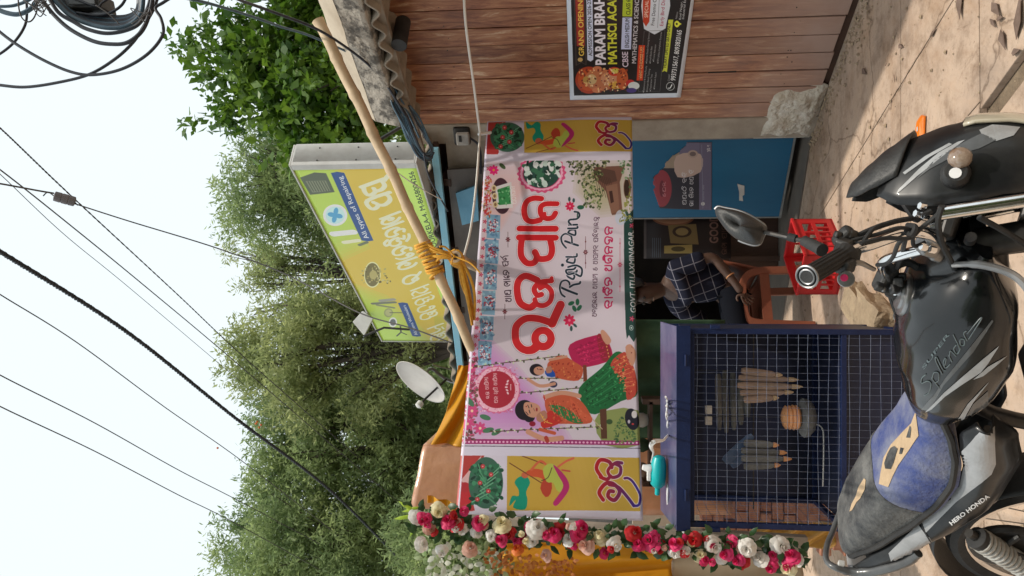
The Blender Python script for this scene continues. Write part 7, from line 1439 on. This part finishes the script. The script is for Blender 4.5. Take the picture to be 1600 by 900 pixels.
# --- bars, grips, mirror (steered; placed where their ends stand)
def tube_l(name, pts, r, m, n=10, sm=7, parent=None): mb = MB(); mb.tube([LP(*p) for p in pts], r, n, sm=sm); return bp(mb, name, m, parent, smooth_=True)
ge, gi = LP(1262, 432, 1.44), LP(1322, 397, 1.535); gd = (gi - ge).normalized()
hb = tube_l('handlebar', [(1310, 404, 1.515), (1335, 390, 1.55), (1360, 382, 1.57), (1415, 364, 1.585), (1448, 366, 1.60), (1462, 378, 1.63), (1450, 387, 1.66), (1410, 398, 1.72), (1380, 410, 1.78), (1385, 430, 1.83), (1400, 456, 1.86)], .0115, M['chrome'], 14)
def grip(e, i, nm='grip'):
    d = (i - e).normalized(); a = d.orthogonal().normalized(); b = d.cross(a); L = (i - e).length; mb = MB(); n = 60; rings = []
    for k in range(15):
        h = L * k / 14; r = .0185 + (.002 if k in (13, 14) else 0) - (.0012 if 0 < k < 13 else -.002)
        rings.append([e + d * h + (a * cos(2 * pi * j / n) + b * sin(2 * pi * j / n)) * (r + (.0011 * (1 if (j // 2) % 2 else -1) if 1 <= k <= 12 else 0)) for j in range(n)])
    mb.loft(rings); g_ = bp(mb, nm, M['rubber'], smooth_=True)
    mb = MB()
    for rr_, tr in ((.0205, .0022), (.0135, .002)): mb.tube([e - d * .002 + (a * cos(2 * pi * j / 32) + b * sin(2 * pi * j / 32)) * rr_ for j in range(33)], tr, 8, caps=False)
    bp(mb, 'end_ring', M['alloy'], g_, smooth_=True)
    mb = MB(); mb.lathe([(.0115, -.0035), (.0115, -.001)], e, d, 20); bp(mb, 'bar_hole', M['rubber'], g_)
    return g_
grip(ge, gi); grip(LP(1411, 492, 1.93), LP(1397, 452, 1.87))
def lump_(name, c, size, m, rot=None, parent=None, bev=.006):
    mb = MB(); mb.box((0, 0, 0), size); o = bp(mb, name, m, parent, bevel=bev, seg=3); o.location = c; o.rotation_euler = rot or (0, 0, 0); return o
def rot_to(d): return d.to_track_quat('X', 'Z').to_euler()
lump_('throttle_housing', LP(1313, 413, 1.52), (.035, .028, .05), M['black_plastic'], rot_to(gd), bev=.008)
lump_('switch_housing', LP(1326, 400, 1.55), (.03, .04, .04), M['black_plastic'], rot_to(gd), bev=.01)
lump_('brake_clamp', LP(1318, 385, 1.56), (.025, .03, .03), M['dark_metal'], rot_to(gd), bev=.006)
mc = lump_('brake_reservoir', LP(1318, 370, 1.58), (.045, .028, .026), M['black_plastic'], (.3, .5, .2), bev=.009)
for (x, y, s_) in ((1331, 366, .018), (1325, 379, .016), (1309, 367, .014), (1336, 372, .013)): lump_('fitting', LP(x, y, 1.57), (s_, s_, s_), M['dark_metal'], (.4, .2, .6), bev=.004)
tube_l('brake_lever', [(1329, 410, 1.53), (1345, 411, 1.53), (1358, 417, 1.54), (1366, 421, 1.55)], [.006, .0045], M['alloy'], 8)
cl = MB(); cl.lathe([(.0001, .004), (.014, .003), (.0155, 0), (.013, -.004)], LP(1322, 436, 1.49), (BI.to_3x3() @ (CP - at(1320, 437, 1.49))).normalized(), 20); lv = bp(cl, 'lever_disc', M['alloy'], smooth_=True)
mb = MB(); mb.lathe([(.0001, .006), (.006, .0055), (.007, .004)], LP(1319, 434, 1.488), (BI.to_3x3() @ (CP - at(1319, 434, 1.488))).normalized(), 12); bp(mb, 'pink_button', M['pet_pink'], lv, smooth_=True)
tube_l('mirror_boot', [(1285, 391, 1.56), (1270, 383, 1.59), (1256, 376, 1.61)], [.013, .012, .011], M['rubber'], 12, 4)
st_ = tube_l('mirror_stem', [(1256, 376, 1.61), (1236, 372, 1.64), (1200, 364, 1.67), (1186, 362, 1.68)], [.0055, .0045], M['dark_metal'], 8, 5)
tube_l('stem_collar', [(1244, 373, 1.63), (1232, 370, 1.64)], .0085, M['rubber'], 10, 2)
# mirror head seen from behind: a shallow shell with a pale rim
out = [(1117, 327), (1122, 323), (1132, 325), (1152, 329), (1170, 336), (1185, 345), (1195, 353), (1196, 362), (1192, 371), (1188, 380), (1180, 383), (1166, 380), (1150, 373), (1136, 361), (1126, 348), (1119, 337)]
out = [(p.x, p.y) for p in smooth([Vector((*p, 0)) for p in out + out[:1]], 4)[:-1]]
mcx, mcy = 1156, 353; mb = MB(); n = len(out); rings = []
for k, dz in ((1.0, 0), (.995, -.010), (.95, -.020), (.85, -.028), (.68, -.034), (.48, -.038), (.28, -.040), (.12, -.0408), (.01, -.041)): rings.append([LP(mcx + (x - mcx) * k, mcy + (y - mcy) * k, 1.72 + dz + (x - mcx) * -.0007) for x, y in out])
mb.loft(rings); mr = bp(mb, 'mirror', M['black_plastic'], smooth_=True)
mb = MB(); mb.tube([LP(x, y, 1.722 + (x - mcx) * -.0007) for x, y in out[:48] ], .0032, 6); bp(mb, 'mirror_rim', M['alloy'], mr, smooth_=True)
# left-hand controls
lump_('switch_cluster', LP(1385, 440, 1.85), (.05, .045, .045), M['black_plastic'], (.3, .2, .5), bev=.01)
for i, (x, y, s_, m_) in enumerate(((1373, 448, .018, 'black_plastic'), (1380, 452, .012, 'alloy'), (1396, 449, .014, 'alloy'), (1404, 440, .022, 'black_plastic'), (1390, 425, .03, 'black_plastic'), (1410, 432, .016, 'black_plastic'), (1398, 452, .02, 'black_plastic'))): lump_('switch', LP(x, y, 1.82), (s_, s_, s_), M[m_], (i, .3, i * .7), bev=.004)
tube_l('clutch_lever', [(1398, 418, 1.82), (1412, 410, 1.82), (1424, 412, 1.82), (1438, 421, 1.82), (1448, 425, 1.82)], [.009, .01, .009, .006], M['black_plastic'], 8)
# riser clamps, bolts, cables
lump_('riser', LP(1452, 379, 1.64), (.05, .05, .035), M['alloy'], (.2, .3, .4), bev=.008); lump_('riser', LP(1464, 392, 1.70), (.04, .04, .03), M['alloy'], (.2, .3, .4), bev=.008)
for (x, y) in ((1443, 386), (1457, 390), (1446, 340), (1441, 322), (1434, 334)): mb = MB(); mb.lathe([(.007, -.006), (.007, .006)], LP(x, y, 1.58), Vector((.3, -.2, 1)), 6); bp(mb, 'bolt', M['chrome'])
for pts, r in (([(1333, 382, 1.56), (1352, 378, 1.55), (1385, 372, 1.555), (1420, 372, 1.56), (1440, 356, 1.57), (1462, 338, 1.56), (1478, 322, 1.55)], .0045), ([(1336, 370, 1.57), (1362, 358, 1.57), (1398, 346, 1.58), (1430, 340, 1.60), (1455, 330, 1.60)], .0055), ([(1345, 384, 1.55), (1362, 360, 1.56), (1376, 352, 1.57), (1400, 346, 1.59)], .0045),
               ([(1330, 376, 1.56), (1370, 366, 1.56), (1404, 356, 1.56), (1424, 362, 1.57), (1428, 384, 1.60), (1446, 378, 1.6)], .004), ([(1400, 424, 1.82), (1408, 402, 1.75), (1414, 376, 1.65), (1418, 358, 1.60)], .005), ([(1370, 414, 1.75), (1385, 412, 1.72), (1396, 400, 1.68), (1404, 380, 1.62), (1420, 366, 1.6)], .0045),
               ([(1472, 322, 1.54), (1466, 345, 1.56), (1470, 375, 1.6), (1484, 405, 1.66), (1492, 420, 1.7)], .006), ([(1418, 352, 1.58), (1430, 355, 1.56), (1424, 368, 1.56), (1416, 360, 1.57)], .006), ([(1530, 340, 1.58), (1560, 356, 1.6), (1600, 380, 1.64), (1640, 400, 1.68)], .006)): tube_l('cable', pts, r, M['rubber'], 7)
tube_l('steering_shroud', [(1498, 392, 1.74), (1560, 384, 1.72), (1640, 374, 1.70)], [.019, .021, .023], M['dusty_black'], 16)
tube_l('rubber_collar', [(1497, 393, 1.735), (1503, 392, 1.733)], .025, M['rubber'], 16, 2); tube_l('rubber_collar', [(1508, 391, 1.73), (1513, 390, 1.73)], .023, M['rubber'], 16, 2)
tube_l('ignition_barrel', [(1515, 377, 1.66), (1517, 370, 1.64)], .011, M['dark_metal'], 14, 2)
mb = MB(); mb.tube([V3(.93, .075, .915), V3(.955, .095, .87), V3(.95, .115, .81), V3(.90, .14, .76), V3(.84, .15, .745)], [.006, .008, .008, .005], 8, sm=7); bp(mb, 'tank_rim', M['silver_paint'], smooth_=True)
# fuel cap, seen almost edge-on
mb = MB(); cn = Vector((.02, 0, 1)); mb.lathe([(.048, -.004), (.05, .004), (.047, .010), (.036, .012), (.034, .017), (.001, .018)], V3(.76, 0, .952), cn, 32); bp(mb, 'fuel_cap', M['alloy'], smooth_=True)
# --- stripes and lettering laid on the bodywork
def bvh_of(mb): return BVHTree.FromPolygons([BMt @ Vector(v) for v in mb.v], mb.f)
BV = dict(tank=bvh_of(TM), seat=bvh_of(SM), cover=bvh_of(CMs[0]), cowl=bvh_of(CW))
def cast(bv, x, y, off):
    d = ray(x, y).normalized(); h = bv.ray_cast(CP, d)
    if h[0] is None: return None
    n = h[1] if h[1].dot(d) < 0 else -h[1]; return BI @ (h[0] + n * off)
def decal(name, polys, bv, m, parent, off=.0034, res=7, tris=None, base=None):
    b = bmesh.new()
    if tris:
        V, Fs = tris; vs = [b.verts.new((x, y, 0)) for x, y in V]
        for f in Fs:
            try: b.faces.new([vs[i] for i in f])
            except ValueError: pass
    else:
        for P in polys: b.faces.new([b.verts.new((x, y, 0)) for x, y in P])
        bmesh.ops.triangulate(b, faces=b.faces[:])
    for _ in range(6):
        e = [q for q in b.edges if q.calc_length() > res]
        if not e: break
        bmesh.ops.subdivide_edges(b, edges=e, cuts=1); bmesh.ops.triangulate(b, faces=b.faces[:])
    bad = []
    for v in b.verts:
        q = cast(bv, v.co.x, v.co.y, off)
        if q is None: bad.append(v)
        else: v.co = q
    bmesh.ops.delete(b, geom=bad, context='VERTS')
    me = bpy.data.meshes.new(name); b.to_mesh(me); b.free(); me.materials.append(m); o = bpy.data.objects.new(name, me); COL.objects.link(o); o.parent = parent; return o
def dtext(name, s, A_, B_, h, bv, m, parent, bold=.0, shear=0, off=.0042):
    E_, mn, mx, (v, fs) = text_edges(s, bold); A_ = np.array(A_, float); B_ = np.array(B_, float); d = B_ - A_; L = np.linalg.norm(d); d /= L; up = np.array([d[1], -d[0]])
    X = (v[:, 0] - mn[0]) * L / (mx[0] - mn[0]); Y = v[:, 1] * h / .7; P = A_ + X[:, None] * d + Y[:, None] * up + (Y * shear)[:, None] * d
    return decal(name, None, bv, m, parent, off, 6, tris=(P, fs))
def zb3(l): return [(1280 + x / 3.4625, 640 + y / 3.4625) for x, y in l]
def zb2(l): return [(1200 + x / 3.4625, 440 + y / 3.4625) for x, y in l]
def zb1(l): return [(1100 + x / 3, 180 + y / 3) for x, y in l]
decal('silver_panel', [zb3([(940, 60), (952, 290), (930, 345), (880, 390), (740, 500), (580, 662), (560, 604), (740, 440), (772, 300), (765, 235), (850, 140)])], BV['cover'], M['silver_paint'], cover)
decal('silver_panel', [zb3([(378, 775), (540, 618), (568, 660), (470, 742), (600, 690), (628, 758), (440, 850), (392, 830)])], BV['cover'], M['silver_paint'], cover)
decal('silver_dart', [zb3([(640, 762), (770, 665), (890, 590), (960, 520), (1010, 500), (1045, 470), (980, 592), (880, 640), (740, 718)])], BV['cover'], M['stripe'], cover)
decal('text_band', [zb3([(410, 832), (590, 715), (602, 745), (428, 860)])], BV['cover'], M['dusty_black'], cover, .0040)
dtext('maker_lettering', 'HERO HONDA', zb3([(716, 620)])[0], zb3([(920, 466)])[0], 6.2, BV['cover'], M['white'], cover, .03)
dtext('model_lettering', 'ASFS 125', zb3([(424, 846)])[0], zb3([(600, 738)])[0], 4.6, BV['cover'], M['stripe'], cover, .02, .25, .0048)
decal('panel_gap', [zb3([(552, 600), (558, 598), (578, 660), (634, 762), (628, 766), (572, 664)])], BV['cover'], M['rubber'], cover, .0042)
decal('tank_stripe', [zb2([(1212, 205), (1218, 215), (1110, 380), (950, 560), (870, 700), (830, 690), (900, 610), (960, 520), (1080, 370)])], BV['tank'], M['grey_decal'], tank, .0012)
decal('tank_stripe', [zb2([(1250, 345), (1190, 440), (1150, 490), (1060, 548), (960, 618), (885, 690), (852, 705), (960, 592), (1075, 492), (1165, 415)])], BV['tank'], M['stripe'], tank, .0016)
decal('tank_stripe', [zb2([(1292, 400), (1235, 452), (1165, 508), (1110, 528), (1190, 458)])], BV['tank'], M['stripe'], tank, .0016)
decal('tank_stripe', [zb2([(1195, 540), (1110, 650), (1060, 740), (1040, 820), (1020, 890), (985, 840), (1010, 770), (1080, 660)])], BV['tank'], M['stripe'], tank, .0016)
decal('tank_stripe', [zb2([(1190, 590), (1190, 690), (1040, 850), (1060, 750), (1110, 660)])], BV['tank'], M['grey_decal'], tank, .0012)
wm = mat('emblem_edge', (.11, .145, .15), (.07, .09, .1), sc=20, rough=.3)
def dstroke(name, lines, w, bv, m, parent, off=.0016, sm=6):
    mb = MB()
    for l in lines:
        P = smooth([Vector((*p, 0)) for p in l], sm) if len(l) > 2 else [Vector((*p, 0)) for p in l]
        Q = [cast(bv, p.x, p.y, off) for p in P]; Q = [q for q in Q if q is not None]
        if len(Q) > 1: mb.tube(Q, w, 6)
    return bp(mb, name, m, parent)
# "Splendor" in outline script, "Super" above it
A1, B1 = np.array(zb2([(880, 600)])[0]), np.array(zb2([(1160, 215)])[0]); dd = B1 - A1; LL = np.linalg.norm(dd); dd /= LL; uu = np.array([dd[1], -dd[0]])
SPL = [[(1.1, 6.2), (.3, 6.6), (-.2, 5.4), (.7, 4), (.9, 2), (-.1, .6), (-1, 1.4)], [(1.5, 3.4), (1.6, -2.2)], [(1.5, 3), (2.3, 3.8), (2.8, 2.2), (2.2, .4), (1.6, .8)], [(3.2, .6), (3.6, 6.4), (4, 6.6), (3.7, 2), (3.9, .4)], [(4.3, 2), (5, 3), (4.9, 3.7), (4.3, 3), (4.2, 1), (5.1, .5)], [(5.5, .4), (5.7, 3.4)], [(5.7, 2.6), (6.3, 3.6), (6.5, .4)], [(7.6, 3.2), (6.9, 3), (6.8, .8), (7.5, .8), (7.8, 3)], [(7.7, .6), (8.1, 6.8)], [(8.5, 3.2), (8.1, 1.8), (8.5, .5), (9, 1.8), (8.6, 3.3)], [(9.3, .4), (9.5, 3.4), (10.1, 3.2)], [(9.6, .4), (12.6, .9), (12.9, 1.6), (9.9, 2.2)]]
k_ = LL / 12.9
dstroke('emblem_lettering', [[tuple(A1 + dd * (x * k_ + y * 1.2) + uu * y * k_ * .34) for x, y in l] for l in SPL], .0013, BV['tank'], wm, tank)
dtext('emblem_lettering', 'SUPER', zb2([(845, 475)])[0], zb2([(985, 285)])[0], 5.0, BV['tank'], wm, tank, .01, .3, .0016)
# cowl graphics
decal('cowl_stripe', [zb1([(1290, 75), (1350, 50), (1420, 55), (1480, 62), (1400, 75), (1450, 100), (1370, 125), (1300, 92)])], BV['cowl'], M['stripe'], cowl)
decal('cowl_stripe', [zb1([(1300, 90), (1370, 120), (1290, 160), (1180, 190), (1060, 255), (1000, 300), (1080, 215), (1180, 150)])], BV['cowl'], M['grey_decal'], cowl)
decal('cowl_stripe', [zb1([(1190, 130), (1225, 120), (1120, 195), (1000, 290), (905, 372), (915, 350), (1010, 255), (1100, 180)])], BV['cowl'], M['stripe'], cowl)
decal('cowl_stripe', [zb1([(1150, 135), (1165, 140), (1060, 200), (945, 280), (935, 272), (1040, 195)])], BV['cowl'], M['stripe'], cowl)
# worn tan patches on the seat
decal('tan_patch', [zb3([(524, 10), (540, 140), (480, 230), (430, 300), (400, 360), (375, 418), (325, 402), (335, 340), (350, 262), (390, 190), (450, 125), (500, 75)])], BV['seat'], M['tan'], seat, .0016)
for hole in ([(412, 198), (430, 212), (408, 285), (392, 322), (362, 320), (357, 290), (374, 240), (392, 208)], [(445, 205), (462, 208), (452, 240), (438, 240)], [(496, 88), (504, 96), (497, 152), (476, 152)]): decal('tear', [zb3(hole)], BV['seat'], M['leather'], seat, .003)
decal('tan_patch', [zb3([(245, 372), (254, 380), (250, 430), (225, 480), (205, 500), (180, 545), (166, 552), (178, 510), (200, 470), (215, 420)])], BV['seat'], M['tan'], seat, .0016)

# ================================================================ the other side of the street, behind the camera (house added to block skylight; trees seen only in reflections)
OH = thing('skylight_block_house', 'unseen two storey plastered house added behind the viewer to block low skylight', 'house', (0, -9, 0)); mb = MB(); mb.box((0, -10, 3.2), (26, 2, 6.4)); part(mb, 'wall', M['plaster'], OH)
mb = MB(); mb.box((0, -9.7, 6.5), (27, 3, .2)); part(mb, 'roof', M['beam_moss'], OH)
for i in range(6):
    for z in (1.6, 4.7): mb = MB(); mb.box((-10 + i * 4, -8.98, z), (1.3, .06, 1.3)); part(mb, 'window', M['rubber'], OH)
for (x, y, sd, lb) in ((-4.5, -6.5, 51, 'roadside tree across the street to the left, behind the viewer'), (3.4, -7, 52, 'roadside tree across the street to the right, behind the viewer')):
    rr = random.Random(sd); bl = [(Vector((x + rr.uniform(-2, 2), y + rr.uniform(-1.5, 1.5), rr.uniform(3, 7))), rr.uniform(.5, 1)) for _ in range(24)]
    tree(lb, Vector((x, y, 0)), 5.5, bl, 9000, .26, .12, M['leaf_far'], sd, .3, limb=5)
mb = MB(); mb.box((-3.1, 6.8, .65), (2.6, .12, 1.3)); tag(mb.build('shade_wall', M['apron']), 'low brown wall added behind the flower garland in place of shade on the ground', 'wall')  # added wall; its brown stands for the shade on the ground there
